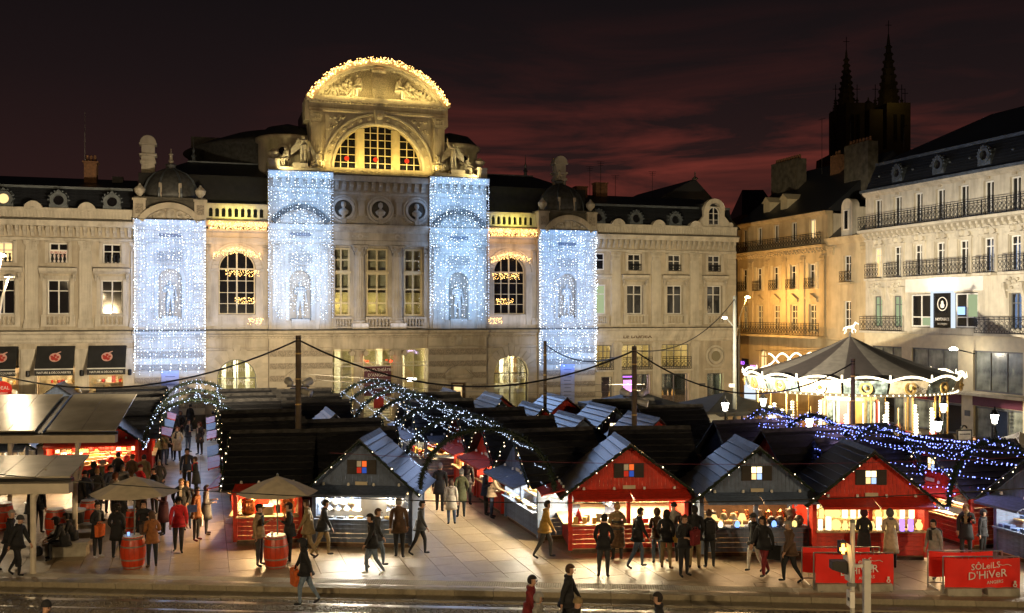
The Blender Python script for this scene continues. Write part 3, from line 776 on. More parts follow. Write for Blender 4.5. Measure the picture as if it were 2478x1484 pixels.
def dormer_oval(P, x, y, z, s=1.0, lit=False, m='zinc'):
    """bull's-eye dormer with an ornate zinc surround"""
    mb = MB(); mb.ring(0, .72*s, .34*s, .58*s, -.20, .35, 0, 2*math.pi, 20)
    mb.prism([(-.62*s,0),(.62*s,0),(.60*s,.5*s),(.36*s,.28*s),(-.36*s,.28*s),(-.60*s,.5*s)], -.14, .3)
    mb.prism([(-.22*s,1.24*s),(.22*s,1.24*s),(0,1.5*s)], -.2, .2)
    for k in range(9):
        a = math.pi*(k)/8; mb.ball((.66*s*math.cos(a), -.12, .74*s+.66*s*math.sin(a)), .085*s, 6, 4)
    mb.lathe([(.6*s,0),(.6*s,1.4)], 14, (0,0,0)) if False else None
    mb.box(-.5*s, .3, .1, .5*s, 1.5, 1.18*s)
    o = put('dormer', cached(('dorm', s), lambda: mb.mesh('dormer')), M[m], P, (x, y, z))
    g = MB(); g.disc(0, .72*s, .36*s, -.05, 18); put('pane', cached(('dpane', s), lambda: g.mesh('pane')), M['pane_lit' if lit else 'pane_dark'], o)
    return o
def slate_courses(P, x0, x1, y0, z0, y1, z1, n, name='slate_course', m='slate'):
    """a roof slope as overlapping courses"""
    dy, dz = (y1-y0)/n, (z1-z0)/n; L = math.hypot(dy, dz); ny, nz = -dz/L*.03, dy/L*.03
    me = cached(('slate', round(x1-x0,2), round(dy,3), round(dz,3)), lambda: MB()._add(
        [(0,ny,nz),(x1-x0,ny,nz),(x1-x0,dy,dz),(0,dy,dz),(0,0,0),(x1-x0,0,0)], [(0,1,2,3),(4,5,1,0),(4,0,3),(5,2,1)]).mesh('slate'))
    for k in range(n): put(name, me, M[m], P, (x0, y0+dy*k, z0+dz*k))
# ------------------------------------------------------------------ the theatre
def build_theatre():
    P = empty('theatre', T0, GA, 'pale stone theatre with tall arched gable and four bright light curtains', 'theatre')
    C = 16.3
    def flip(x): return 2*C - x
    # --- ground floor
    dl = (5.30, 7.90, 0.0, 3.29, 1.30); dr = (flip(7.90), flip(5.30), 0.0, 3.29, 1.30)
    ce = (12.95, 19.65, 0.0, 5.18, 0)
    wall_holes(P, 4.57, 8.67, 0, 6.3, .35, .9, [dl]); wall_holes(P, flip(8.67), flip(4.57), 0, 6.3, .35, .9, [dr])
    for x0, x1, y in ((.13,4.57,0.0),(flip(4.57),flip(.13),0.0)):
        MB().box(x0, y, 0, x1, 3, 6.3).build('wall', M['stone'], P)
    pdl = (10.18, 11.32, .0, 2.75, 0); pdr = (flip(11.32), flip(10.18), .0, 2.75, 0)
    wall_holes(P, 8.67, 12.95, 0, 6.3, -.35, .9, [pdl]); wall_holes(P, 19.65, flip(8.67), 0, 6.3, -.35, .9, [pdr])
    wall_holes(P, 12.95, 19.65, 0, 6.3, .0, .5, [ce])
    for x0, x1, y, hs, alt, sd in ((.13,4.57,0,(),'stone_rough',1),(4.60,8.64,.35,(dl,),None,2),(8.70,12.90,-.35,(pdl,(9.75,11.75,2.6,3.7,0)),'stone_rough',3),
                                  (19.70,23.9,-.35,(pdr,(flip(11.75),flip(9.75),2.6,3.7,0)),'stone_rough',4),(flip(8.64),flip(4.60),.35,(dr,),None,5),(flip(4.57),flip(.13),0,(),'stone_rough',6)):
        blocks(P, x0, x1, .95, 5.15, y, .42, 1.15, hs, alt=alt, seed=sd)
        MB().box(x0-.02, y-.16, 0, x1+.02, y, .93).build('plinth', M['stone_grime_shade'], P) if not hs else None
        cornice(P, x0-.03, x1+.03, [(.03,5.16),(.10,5.2),(.10,5.32),(.04,5.36)], 'moulding', y=y)
    # voussoirs round the two doors
    for d in (dl, dr):
        cx = (d[0]+d[1])/2; n = 13
        for k in range(n):
            a0, a1 = math.pi*k/n+.012, math.pi*(k+1)/n-.012
            r1 = 2.0 if k != n//2 else 2.25
            MB().ring(cx, 3.29, 1.31, r1, .23, .352, a0, a1, 2).build('voussoir', M['stone_block'], P)
        sgn = 'EXPOSITION'
        room(P, d[0]-.8, d[1]+.8, .9, 5.5, 0, 4.9, 'hall')
        w = arch_window(P, cx, 1.28, .1, 3.29, .62, 2, (2.35, 3.29), 'grey_paint', 'glass', .06)
        lettering('lettering', sgn, .36, M['print_white'], P, (cx, .5, 3.85)); lettering('lettering', 'Alan Mets', .52, M['print_white'], P, (cx, .5, 3.0), shear=.35)
        lettering('lettering', 'au coeur de son livre', .17, M['print_white'], P, (cx, .5, 2.58), shear=.2)
        MB().box(cx-1.2, 2.2, 2.0, cx+1.2, 2.3, 2.45).build('hall_beam', M['white_paint'], P)
        MB().box(cx-.9, 5.2, .1, cx-.2, 5.3, 2.2).build('hall_door', M['wood_dark'], P)
        for q in (-.8, 0, .8): MB().box(cx+q-.15, 2.8, 0, cx+q+.15, 3.1, 4.4).build('hall_pillar', M['white_paint'], P)
        lamp('hall_light', 'POINT', (cx, 1.9, 3.9), 330, (1.0,.84,.44), P, .25)
    # side doors with curved hoods
    for cx in (10.75, flip(10.75)):
        MB().box(cx-.75,-.45,0,cx-.57,-.34,2.9).box(cx+.57,-.45,0,cx+.75,-.34,2.9).box(cx-.75,-.45,2.76,cx+.75,-.34,2.95).build('door_surround', M['stone'], P)
        cornice(P, cx-1.0, cx+1.0, [(.05,2.96),(.2,3.1),(.28,3.22),(.28,3.3)], 'door_hood', y=-.35)
        MB().ring(cx, 2.75, 1.05, 1.2, -.62, -.34, R(35), R(145), 12).build('hood_arch', M['stone'], P)
        MB().box(cx-.55,-.1,0,cx+.55,-.05,2.74).build('door', M['wood_dark'], P)
        window(P, cx-.35, cx+.35, 1.0, 2.6, -.16, 1, (), 'cream_paint', 'pane_lit')
        # stone mask above
        me = MB(); me.lathe([(.0,-.42),(.2,-.36),(.27,-.1),(.26,.15),(.16,.34),(0,.38)], 10, (0,0,0), sy=.6)
        for k in range(12):
            a = math.pi*2*k/12; me.cbox((.42*math.cos(a), -.02, .42*math.sin(a)*.9), (.34,.08,.07), Matrix.Rotation(-a, 3, 'Y'))
        me.box(-.04,-.22,-.12,.04,-.12,.1); me.build('mask', M['statue'], P, (cx, -.45, 5.86))
    # entrance: two columns, hall behind, glass, signs
    for cx in (14.80, 17.55): column(P, cx, .30, 0, 5.16, .36, .5, .5, ionic=True)
    room(P, 12.3, 20.3, .5, 8, 0, 5.2, 'hall')
    m = MB()
    for k in range(6): m.box(13.2, 1.9+k*.35, 0, 19.4, 1.9+(k+1)*.35 if k < 5 else 8, .16*(k+1))
    m.build('hall_stair', M['stone_pale'], P)
    for cx in (13.9, 15.6, 17.0, 18.7): MB().box(cx-.22, 4.6, .9, cx+.22, 5.04, 5.15).build('hall_pillar', M['white_paint'], P)
    MB().box(12.4, 7.6, 3.0, 20.2, 7.9, 3.3).build('hall_gallery', M['cream_paint'], P)
    for x0, x1 in ((13.0,14.4),(15.2,17.15),(17.95,19.6)):
        window(P, x0, x1, .05, 5.1, .62, 2, (.45,.78), 'cream_paint', 'glass', .05, 'glazed_screen')
        MB().box(x0, .55, 2.9, x1, .6, 2.95).build('transom', M['cream_paint'], P)
    for cx, w in ((13.7,140),(16.2,210),(18.8,270)): lamp('hall_light', 'POINT', (cx, 2.6, 4.2), w, (1.0,.80,.38), P, .3)
    MB().lathe([(0,0),(.22,.03),(.40,.16),(.42,.22),(0,.22)], 14, (18.8,1.6,2.75)).build('uplight_bowl', M['lamp_white'], P)
    # steel truss with red lamps, and the hanging season banner
    m = MB()
    for z in (4.0, 4.25): m.box(12.95,-.02,z-.02,19.65,.02,z+.02)
    for k in range(24):
        xa = 12.95+k*6.7/24; m.tube([(xa,0,4.0 if k%2 else 4.25),(xa+6.7/24,0,4.25 if k%2 else 4.0)], .013, 4)
    m.build('truss', M['pale_steel'], P, (0,-.12,0))
    for cx in (15.35, 17.0): MB().lathe([(0,-.05),(.09,-.04),(.09,.05),(0,.08)], 8, (cx,-.2,4.33)).build('truss_lamp', M['signal_red'], P)
    b = MB().box(15.15,-.06,1.9,17.05,-.03,4.0).build('season_banner', M['plum'], P)
    lettering('lettering', 'GRAND-THÉÂTRE', .27, M['print_white'], b, (16.1,-.08,3.72)); lettering('lettering', "D'ANGERS", .30, M['print_white'], b, (16.1,-.08,3.36))
    lettering('lettering', 'Saison', .28, M['print_white'], b, (16.1,-.08,2.5), shear=.3); lettering('lettering', '~o~', .22, M['print_white'], b, (16.1,-.08,2.92))
    MB().box(15.9,.42,1.0,16.6,.45,1.85).build('door_poster', M['box_red'], P)
    # blue vertical banners on the outer pavilions
    for cx in (2.35, flip(2.35)):
        b = MB().box(cx-.55,-.12,.9,cx+.55,-.09,3.9).build('programme_banner', M['banner_blue'], P)
        for k in range(9): MB().box(cx-.30+.03*(k%3),-.126,3.5-k*.27,cx+.30-.05*(k%2),-.121,3.54-k*.27).build('print_line', M['box_blue'], b)
    # --- string course
    for x0, x1, y in ((.0,4.62,0.0),(4.62,8.6,.35),(8.6,12.92,-.35),(12.92,19.68,0.0),(19.68,flip(8.6),-.35),(flip(8.6),flip(4.62),.35),(flip(4.62),32.6,0.0)):
        cornice(P, x0, x1, [(.03,5.95),(.07,6.0),(.07,6.08),(.16,6.14),(.18,6.24),(.36,6.34),(.40,6.5)], y=y)
        MB().box(x0-.02, y-.44, 6.505, x1+.02, 1.0, 6.60).build('string_course', M['stone_grime_shade'], P)
        row(P, 'dentil', box_mesh(.09,.07,.09), 'stone', x0+.1, x1-.1, int((x1-x0)/.24), y-.10, 6.02)
    # --- outer pavilions
    for side, (x0, x1) in enumerate(((.13,4.57),(flip(4.57),flip(.13)))):
        cx = (x0+x1)/2
        wall_holes(P, x0, x1, 6.6, 13.2, 0, 3, [(cx-.72,cx+.72,7.35,9.9,.72)])
        MB().box(cx-.8,.45,7.3,cx+.8,.5,10.7).build('niche_back', M['stone'], P)
        MB().ring(cx, 9.9, .74, .98, -.1, .05, 0, math.pi, 16).box(cx-.98,-.1,7.35,cx-.74,.05,9.9).box(cx+.74,-.1,7.35,cx+.98,.05,9.9).build('niche_surround', M['stone'], P)
        MB().box(cx-.5,-.12,7.02,cx+.5,.42,7.5).build('niche_pedestal', M['stone'], P)
        stone_figure(P, 'statue', (cx, .12, 7.5), scale=1.35)
        MB().box(cx-1.0,-.06,11.0,cx+1.0,.02,11.9).build('panel', M['stone'], P); MB().box(cx-.8,-.085,11.12,cx+.8,-.06,11.78).build('panel_relief', M['stone_rough'], P)
        for q in (x0+.38, x1-.38):
            for k in range(15):
                MB().box(q-(.36 if k%2 else .28),-.07,6.75+k*.42,q+(.36 if k%2 else .28),.0,6.75+k*.42+.39).build('quoin', M['stone_block'], P)
        cornice(P, x0-.05, x1+.05, [(.04,12.35),(.1,12.4),(.1,12.55),(.03,12.6),(.03,13.1),(.16,13.2),(.20,13.35),(.44,13.5),(.50,13.68),(.52,13.82)])
        MB().box(cx-.7,-.06,12.72,cx+.7,.0,12.95).build('name_plate', M['grey_paint'], P)
        # curved pediment
        r = 2.35; zc = 14.95-r
        MB().ring(cx, zc, r-.38, r, -.55, .6, R(32), R(148), 22).build('pediment_arch', M['stone'], P)
        seg = [(cx+(r-.35)*math.cos(a), zc+(r-.35)*math.sin(a)) for a in [R(32+116*k/16) for k in range(17)]]
        MB().prism(seg, -.08, .5).build('tympanum', M['stone'], P)
        m = MB()
        rr = random.Random(5)
        m.lathe([(0,-.42),(.24,-.3),(.30,0),(.2,.32),(0,.42)], 10, (cx,-.12,14.28), sy=.5)
        for k in range(26):
            a = rr.uniform(.0,1); sx = rr.choice((-1,1)); m.ball((cx+sx*(.4+a*1.1), -.1, 13.98+rr.uniform(0,.55)*(1-a*.8)), rr.uniform(.06,.14), 6, 4)
        for sx in (-1,1): m.ring(cx+sx*.62, 14.2, .14, .24, -.2, -.06, 0, 2*math.pi, 12); m.ring(cx+sx*1.1, 14.05, .09, .17, -.18, -.06, 0, 2*math.pi, 10)
        m.build('tympanum_relief', M['statue'], P)
        MB().box(x0+.05,.0,13.83,x1-.05,3,15.15).build('attic', M['stone_grime_shade'], P)
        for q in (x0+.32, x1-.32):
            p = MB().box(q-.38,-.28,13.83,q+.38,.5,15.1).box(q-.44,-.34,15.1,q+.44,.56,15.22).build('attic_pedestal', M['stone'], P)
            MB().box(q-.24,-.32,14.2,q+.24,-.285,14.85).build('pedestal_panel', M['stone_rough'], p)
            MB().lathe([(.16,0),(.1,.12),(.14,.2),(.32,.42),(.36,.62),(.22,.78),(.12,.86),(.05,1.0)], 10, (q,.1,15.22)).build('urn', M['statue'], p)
        MB().box(x0-.02,-.2,15.15,x1+.02,3,15.32).build('attic_cap', M['stone_grime_shade'], P)
        # square-ribbed dome
        prof = [(1.78,0),(1.80,.3),(1.72,.8),(1.5,1.3),(1.12,1.72),(.62,2.0),(.32,2.12),(.3,2.3),(.38,2.34),(.36,2.42),(.14,2.5)]
        d = MB(); d.smooth = True; d.lathe(prof, 24, (cx,1.7,15.32)); d = d.build('dome', M['lead'], P)
        for k in range(8):
            a = math.pi*2*(k+.5)/8
            MB().tube([(cx+q*math.cos(a)*1.01, 1.7+q*math.sin(a)*1.01, 15.32+z) for q, z in prof[:7]], [.10,.10,.09,.08,.07,.05,.04], 5).build('dome_rib', M['zinc'], d)
        MB().lathe([(.14,0),(.12,.1),(.2,.16),(.11,.25),(.09,.55),(.16,.62),(.03,.75),(.02,1.0)], 8, (cx,1.7,17.82)).build('dome_finial', M['stone'], d)
        for sx in (-1,1): MB().box(cx+sx*.62-.1,.0,15.32,cx+sx*.62+.1,.2,16.3).build('dome_pier', M['stone'], d)
        MB().box(cx-.7,.02,15.32,cx+.7,.14,15.62).build('dome_curb', M['stone'], d)
        # tall ornate chimney beside the dome
        chx = cx-1.5 if side == 0 else cx+.45
        c = MB().box(chx-.43,2.6,15.0,chx+.43,3.3,18.4).box(chx-.5,2.5,17.9,chx+.5,3.4,18.1).box(chx-.56,2.44,18.4,chx+.56,3.46,18.55).box(chx-.42,2.6,18.55,chx+.42,3.3,19.15).box(chx-.56,2.44,19.15,chx+.56,3.46,19.28).build('chimney', M['stone_pale'], P)
        MB().ring(chx, 19.28, 0, .52, 2.5, 3.4, 0, math.pi, 12).build('chimney_cap', M['stone_pale'], c)
        MB().ring(chx, 17.2, .2, .27, 2.57, 2.6, 0, math.pi, 10).box(chx-.27,2.57,16.0,chx-.2,2.6,17.2).box(chx+.2,2.57,16.0,chx+.27,2.6,17.2).build('chimney_panel', M['stone'], c)
    # --- arch bays
    for x0, x1 in ((4.57,8.67),(flip(8.67),flip(4.57))):
        cx = (x0+x1)/2; Y = .55
        wall_holes(P, x0, x1, 6.6, 13.2, Y, Y+.6, [(cx-1.22,cx+1.22,7.6,10.7,1.22)])
        arch_window(P, cx, 1.2, 7.62, 10.7, Y+.34, 4, (8.35,9.1,9.9,10.7), 'cream_paint', 'pane_dark')
        MB().box(cx-1.3,Y+.42,7.5,cx+1.3,Y+.5,12.1).build('room_dark', M['dark_room'], P)
        for k in range(17):
            a0, a1 = math.pi*k/17+.01, math.pi*(k+1)/17-.01
            MB().ring(cx, 10.7, 1.24, 1.62 if k != 8 else 1.85, Y-.1, Y+.02, a0, a1, 2).build('voussoir', M['stone_block'], P)
        MB().ring(cx, 10.7, 1.66, 1.78, Y-.14, Y+.02, 0, math.pi, 20).build('archivolt', M['stone'], P)
        for sx in (-1,1):
            q = cx+sx*1.5
            MB().box(q-.27,Y-.12,6.85,q+.27,Y,10.5).build('pier', M['stone'], P); MB().box(q-.34,Y-.2,10.5,q+.34,Y,10.72).build('impost', M['stone'], P)
            pilaster(P, cx+sx*1.86, 6.85, 12.3, .30, Y, .62, .5, d=.16)
        balustrade(P, cx-1.22, cx+1.22, 6.75, 7.6, Y+.1, 9)
        cornice(P, x0, x1, [(.06,12.32),(.1,12.4),(.14,12.55),(.14,12.8),(.05,12.85),(.05,13.15),(.18,13.25),(.2,13.35)], 'entablature', y=Y)
        row(P, 'dentil', box_mesh(.22,.12,.16), 'stone', x0+.1, x1-.1, 10, Y-.1, 13.36)
        cornice(P, x0, x1, [(.1,13.52),(.34,13.62),(.40,13.8),(.42,13.92)], y=Y)
        MB().box(x0,Y-.4,13.925,x1,1.6,14.05).build('gutter', M['stone_grime_shade'], P)
        # open arcade parapet
        hs = [(x0+.22+k*.415, x0+.22+k*.415+.25, 14.2, 14.68, .125) for k in range(9)]
        wall_holes(P, x0, x1, 14.05, 15.0, Y-.1, Y+.12, hs, 'parapet_arcade', 'stone_pale')
        MB().box(x0,Y-.18,15.0,x1,Y+.2,15.1).build('parapet_coping', M['stone'], P)
        lamp('parapet_light', 'AREA', (cx, Y-.75, 14.35), 26, (1.0,.86,.16), P, 2.2, size_y=.15, rot=(R(105),0,0))
        lamp('parapet_light', 'AREA', (cx, Y+.55, 14.1), 16, (1.0,.90,.22), P, 3.2, size_y=.2, rot=(R(180),0,0))
        # mansard and upper roof
        MB()._add([(x0,1.25,14.1),(x1,1.25,14.1),(x1,1.9,17.0),(x0,1.9,17.0)], [(0,1,2,3)]).build('mansard', M['slate'], P)
        slate_courses(P, x0, x1, 1.22, 14.2, 1.86, 16.6, 12)
        MB().box(x0,1.72,16.6,x1,2.1,16.68).box(x0,1.80,16.68,x1,2.2,17.05).box(x0,1.70,17.05,x1,2.3,17.14).build('roof_band', M['zinc'], P)
        m = MB()
        for k in range(12): m.ring(x0+.2+k*.33, 16.86, .06, .11, 1.76, 1.80, 0, 2*math.pi, 8)
        m.build('roof_scrolls', M['lead'], P)
        a, b = (x0-3.6, x1+.4) if x0 < C else (x0-.4, x1+3.6)
        ra, rb = (x0-1.2, x1+.4) if x0 < C else (x0-.4, x1+1.2)
        MB()._add([(a,2.1,17.14),(b,2.1,17.14),(rb,5.0,18.45),(ra,5.0,18.45),(a,9,17.14),(b,9,17.14)], [(0,1,2,3),(0,3,4),(1,5,2),(3,2,5,4)]).build('roof', M['slate'], P)
        MB().box(ra,4.9,18.43,rb,5.1,18.53).build('ridge', M['zinc'], P)
        fx = ra+.4 if x0 < C else rb-.6
        MB().lathe([(.14,0),(.12,.3),(.2,.36),(.06,.6),(.1,.8),(.03,1.0),(.02,1.6)], 8, (fx,5.0,18.5)).build('roof_finial', M['zinc'], P)
    # --- inner pavilions
    for side, (x0, x1) in enumerate(((8.67,12.84),(flip(12.84),flip(8.67)))):
        cx = (x0+x1)/2; Y = -.35
        wall_holes(P, x0, x1, 6.6, 17.0, Y, 3, [(cx-.72,cx+.72,7.2,9.9,.72)])
        MB().box(cx-.8,.3,7.2,cx+.8,.35,10.7).build('niche_back', M['stone'], P)
        MB().ring(cx, 9.9, .74, .98, Y-.1, Y+.05, 0, math.pi, 16).box(cx-.98,Y-.1,7.2,cx-.74,Y+.05,9.9).box(cx+.74,Y-.1,7.2,cx+.98,Y+.05,9.9).build('niche_surround', M['stone'], P)
        MB().box(cx-.6,Y-.2,6.62,cx+.6,.28,7.3).build('niche_pedestal', M['stone'], P)
        stone_figure(P, 'statue', (cx, -.05, 7.3), scale=1.45)
        MB().box(cx-1.0,Y-.06,11.0,cx+1.0,Y+.02,11.9).build('panel', M['stone'], P); MB().box(cx-.8,Y-.085,11.12,cx+.8,Y-.06,11.78).build('panel_relief', M['stone_rough'], P)
        for sx in (-1,1): pilaster(P, cx+sx*1.62, 6.62, 12.5, .46, Y, .7, .6, d=.2)
        cornice(P, x0-.03, x1+.03, [(.1,12.5),(.16,12.6),(.16,12.8),(.06,12.85),(.06,13.3),(.24,13.4),(.3,13.6),(.34,13.75)], 'entablature', y=Y)
        MB().box(cx-.7,Y-.1,12.95,cx+.7,Y-.06,13.18).build('name_plate', M['grey_paint'], P)
        r = 2.25; zc = 15.1-r
        MB().ring(cx, zc, r-.34, r, Y-.5, Y+.02, R(30), R(150), 22).build('pediment_arch', M['stone_grime_shade'], P)
        seg = [(cx+(r-.32)*math.cos(a), zc+(r-.32)*math.sin(a)) for a in [R(30+120*k/16) for k in range(17)]]
        MB().prism(seg, Y-.12, Y+.02).build('tympanum', M['stone'], P)
        m = MB(); rr = random.Random(8)
        for k in range(24):
            a = rr.uniform(0,1); m.ball((cx+rr.choice((-1,1))*(a*1.4), Y-.16, 14.05+rr.uniform(0,.75)*(1-a*.8)), rr.uniform(.07,.16), 6, 4)
        m.build('tympanum_relief', M['statue'], P)
        MB().box(cx-1.3,Y-.05,15.35,cx+1.3,Y+.02,15.85).build('panel', M['stone'], P)
        cornice(P, x0-.05, x1+.05, [(.06,15.95),(.12,16.05),(.12,16.2)], 'moulding', y=Y)
        row(P, 'console', console_mesh(.26,.34,.55), 'stone', x0+.1, x1-.1, 7, Y, 16.3)
        cornice(P, x0-.08, x1+.08, [(.38,16.86),(.48,16.98),(.52,17.12),(.56,17.3)], y=Y)
        MB().box(x0-.1,Y-.5,17.305,x1+.1,2.6,17.38).build('pavilion_cap', M['stone_grime_shade'], P)
        # sculpture group on top: winged standing figure between two seated ones, pedestal, urn
        sx = 1 if side == 0 else -1
        MB().box(cx-1.75,Y-.2,17.38,cx+1.35,.9,17.62).box(cx-.5,Y,17.62,cx+.5,.8,17.95).build('group_base', M['stone'], P)
        gx = cx+sx*.25
        st = stone_figure(P, 'raised' if side else 'statue', (gx, .15, 17.95), rz=.1*sx, scale=1.12, bulk=1.35)
        m = MB()
        for s2 in (-1,1):
            for k in range(5):
                m._add([(s2*.12,.12,1.35),(s2*(.30+.10*k),.16,1.62-.16*k),(s2*(.36+.10*k),.18,1.30-.2*k),(s2*.14,.14,1.0)], [(0,1,2,3),(3,2,1,0)])
        m.build('wing', M['statue'], st)
        stone_figure(P, 'sit', (gx-1.0, .35, 17.75), rz=R(-62), scale=1.05, bulk=1.35); stone_figure(P, 'sit', (gx+.95, .35, 17.68), rz=R(55), scale=1.0, bulk=1.35)
        stone_figure(P, 'recline', (gx+.9*sx, -.1, 17.55), rz=R(20*sx), scale=.75, bulk=1.3)
        for q in (cx-sx*1.75,):
            p = MB().box(q-.36,Y-.1,17.38,q+.36,.6,18.05).box(q-.42,Y-.16,18.05,q+.42,.66,18.15).build('corner_pedestal', M['stone'], P)
            MB().lathe([(.18,0),(.1,.1),(.14,.16),(.36,.36),(.4,.52),(.22,.66),(.08,.8)], 10, (q,.25,18.15)).build('urn', M['statue'], p)
        lamp('group_light', 'SPOT', (cx-sx*1.5, -1.3, 17.5), 260, (1.0,.80,.36), P, .1, aim=(gx,.4,18.6), spot=110, blend=.8)
    # --- centre, first floor
    wins = ((13.02,14.28),(15.42,16.95),(18.10,19.45))
    wall_holes(P, 12.84, 19.76, 6.6, 13.2, .62, 1.2, [(a,b,7.5,12.3,0) for a, b in wins])
    MB().box(12.84,2.6,6.6,19.76,2.7,13.0).build('room_dark', M['hall'], P)
    MB().box(12.84,1.2,6.6,19.76,2.6,6.7).build('room_floor', M['wood_dark'], P)
    for i, (a, b) in enumerate(wins):
        window(P, a, b, 7.5, 10.55, .85, 2, (.30,.62), 'gold_frame', 'glass', .13)
        window(P, a, b, 10.6, 12.28, .85, 2, (.5,), 'gold_frame', 'glass', .13)
        MB().box(a-.05,.5,10.5,b+.05,.64,10.64).build('transom', M['gold_frame'], P)
        balustrade(P, a-.15, b+.15, 6.66, 7.42, .12, 6)
    MB().box(12.84,1.2,9.2,19.76,2.59,9.25).build('room_gallery', M['dark_room'], P)
    for q, pw in ((13.5,40),(16.2,24),(18.8,8)): lamp('salon_light', 'POINT', (q,1.9,8.4), pw, (1.0,.76,.28), P, .2)
    for cx in (14.85, 17.52): column(P, cx, .12, 6.62, 12.42, .37, .78, .75)
    for cx in (12.98, 19.62): pilaster(P, cx, 6.62, 12.42, .34, .3, .78, .75, d=.25)
    cornice(P, 12.84, 19.76, [(.05,12.43),(.14,12.5),(.14,12.75),(.06,12.8),(.06,13.3),(.2,13.4),(.3,13.55),(.42,13.68),(.45,13.84)], 'entablature', y=0.0)
    MB().box(12.84,0.02,12.43,19.76,1.2,13.84).build('lintel', M['stone'], P)
    for cx in (14.9, 17.5):
        m = MB(); m.ring(cx, 13.05, .1, .2, -.12, -.05, 0, 2*math.pi, 10); m.box(cx-.6,-.1,13.0,cx-.22,-.05,13.1); m.box(cx+.22,-.1,13.0,cx+.6,-.05,13.1); m.build('frieze_ornament', M['statue'], P)
    MB().box(12.84,.15,13.84,19.76,3,17.0).build('attic', M['stone'], P)
    # --- medallions with busts
    for k, cx in enumerate((13.72, 16.3, 18.88)):
        o = MB().ring(cx, 14.95, .62, .80, -.08, .16, 0, 2*math.pi, 28).ring(cx, 14.95, .84, .96, -.02, .16, 0, 2*math.pi, 28).build('medallion', M['stone_pale'], P)
        MB().ring(cx, 14.95, 0, .62, .10, .148, 0, 2*math.pi, 28).build('medallion_field', M['stone_grime_shade'], o)
        b = MB(); b.smooth = True
        b.lathe([(.04,-.62),(.16,-.58),(.12,-.42),(.30,-.30),(.36,-.12),(.22,.02),(.09,.08),(.09,.16),(.16,.24),(.18,.36),(.13,.50),(0,.56)], 12, (cx,-.08,14.9), sy=.75); b.ball((cx,-.22,15.2),.05,6,4)
        b.build('bust', M['stone_pale'], o)
        MB().box(cx-.16,-.2,13.9,cx+.16,.15,14.25).build('bust_bracket', M['stone'], o)
        m = MB()
        for sx in (-1,1):
            for q in range(7):
                a = R(200+q*9) if sx < 0 else R(340-q*9); m.cbox((cx+1.0*math.cos(a), .06, 14.95+1.0*math.sin(a)), (.26,.08,.07), Matrix.Rotation(-a-sx*.6, 3, 'Y'))
        m.build('laurel', M['statue'], o)
    for cx in (15.0, 17.6):
        MB().box(cx-.24,.02,14.5,cx+.24,.16,15.75).box(cx-.3,-.04,15.55,cx+.3,.16,15.7).box(cx-.16,-.06,14.6,cx+.16,.04,15.5).build('herm', M['stone'], P)
    cornice(P, 12.84, 19.76, [(.06,15.95),(.12,16.02),(.12,16.14)], 'moulding', y=.15)
    row(P, 'console', console_mesh(.26,.42,.6), 'stone', 13.0, 19.6, 13, .15, 16.24)
    cornice(P, 12.84, 19.76, [(.44,16.86),(.5,16.96),(.56,17.1),(.6,17.22)], y=.15)
    MB().box(12.84,-.5,17.222,19.76,2.6,17.30).build('attic_cap', M['stone_grime_shade'], P)
    # --- great gable with the half-round window
    Y = .75; r = 3.15; zb = 17.9
    MB().box(11.35,Y-.1,17.3,21.25,3,17.9).build('gable_base', M['stone'], P)
    for k, cx in enumerate((13.9,14.5,15.1,15.7,16.3,16.9,17.5,18.1,18.7)):
        MB().ring(cx, 17.6, .10, .17, Y-.16, Y-.1, 0, 2*math.pi, 12).build('rosette', M['statue'], P)
    wall_holes(P, 11.5, 21.1, zb, 22.0, Y, 3, [(C-r, C+r, zb, zb, r)])
    arch = arch_window(P, C, r, zb-.35, zb, Y+.4, 12, (18.35,18.9,19.45,20.0,20.5), 'gold_frame', 'pane_dark', .07)
    MB().box(C-3.3,Y+.7,17.3,C+3.3,Y+.75,21.3).build('room_dark', M['dark_room'], P)
    for cx in (15.05, 17.55):
        MB().box(cx-.28,Y+.22,17.9,cx+.28,Y+.5,20.75).box(cx-.16,Y+.14,17.9,cx+.16,Y+.22,20.7).build('mullion', M['gold_frame'], P)
    for cx in (14.1, 16.15, 18.4): MB().ring(cx, 18.62, 0, .17, Y+.33, Y+.35, 0, 2*math.pi, 14).build('red_disc', M['red_dot'], P)
    MB().ring(C, zb, r, r+.16, Y-.18, Y+.3, 0, math.pi, 36).build('arch_moulding', M['stone_pale'], P)
    MB().ring(C, zb, r+.2, r+.62, Y-.08, Y+.02, 0, math.pi, 36).build('arch_band', M['stone'], P)
    MB().ring(C, zb, r+.62, r+.76, Y-.2, Y+.02, 0, math.pi, 36).build('arch_moulding', M['stone_pale'], P)
    for k in range(17):
        a = math.pi*(k+.5)/17
        m = MB(); m.ring(0, 0, .07, .15, -.06, .02, 0, 2*math.pi, 8); m.bulb((0,-.04,0), .06)
        m.build('arch_rosette', M['statue'], P, (C+(r+.41)*math.cos(a), Y-.1, zb+(r+.41)*math.sin(a)))
    MB().prism([(C-.22,20.95),(C+.22,20.95),(C+.36,22.0),(C-.36,22.0)], Y-.42, Y).build('keystone', M['stone_pale'], P)
    MB().ball((C,Y-.45,21.55),.22,8,6).build('keystone_head', M['statue'], P)
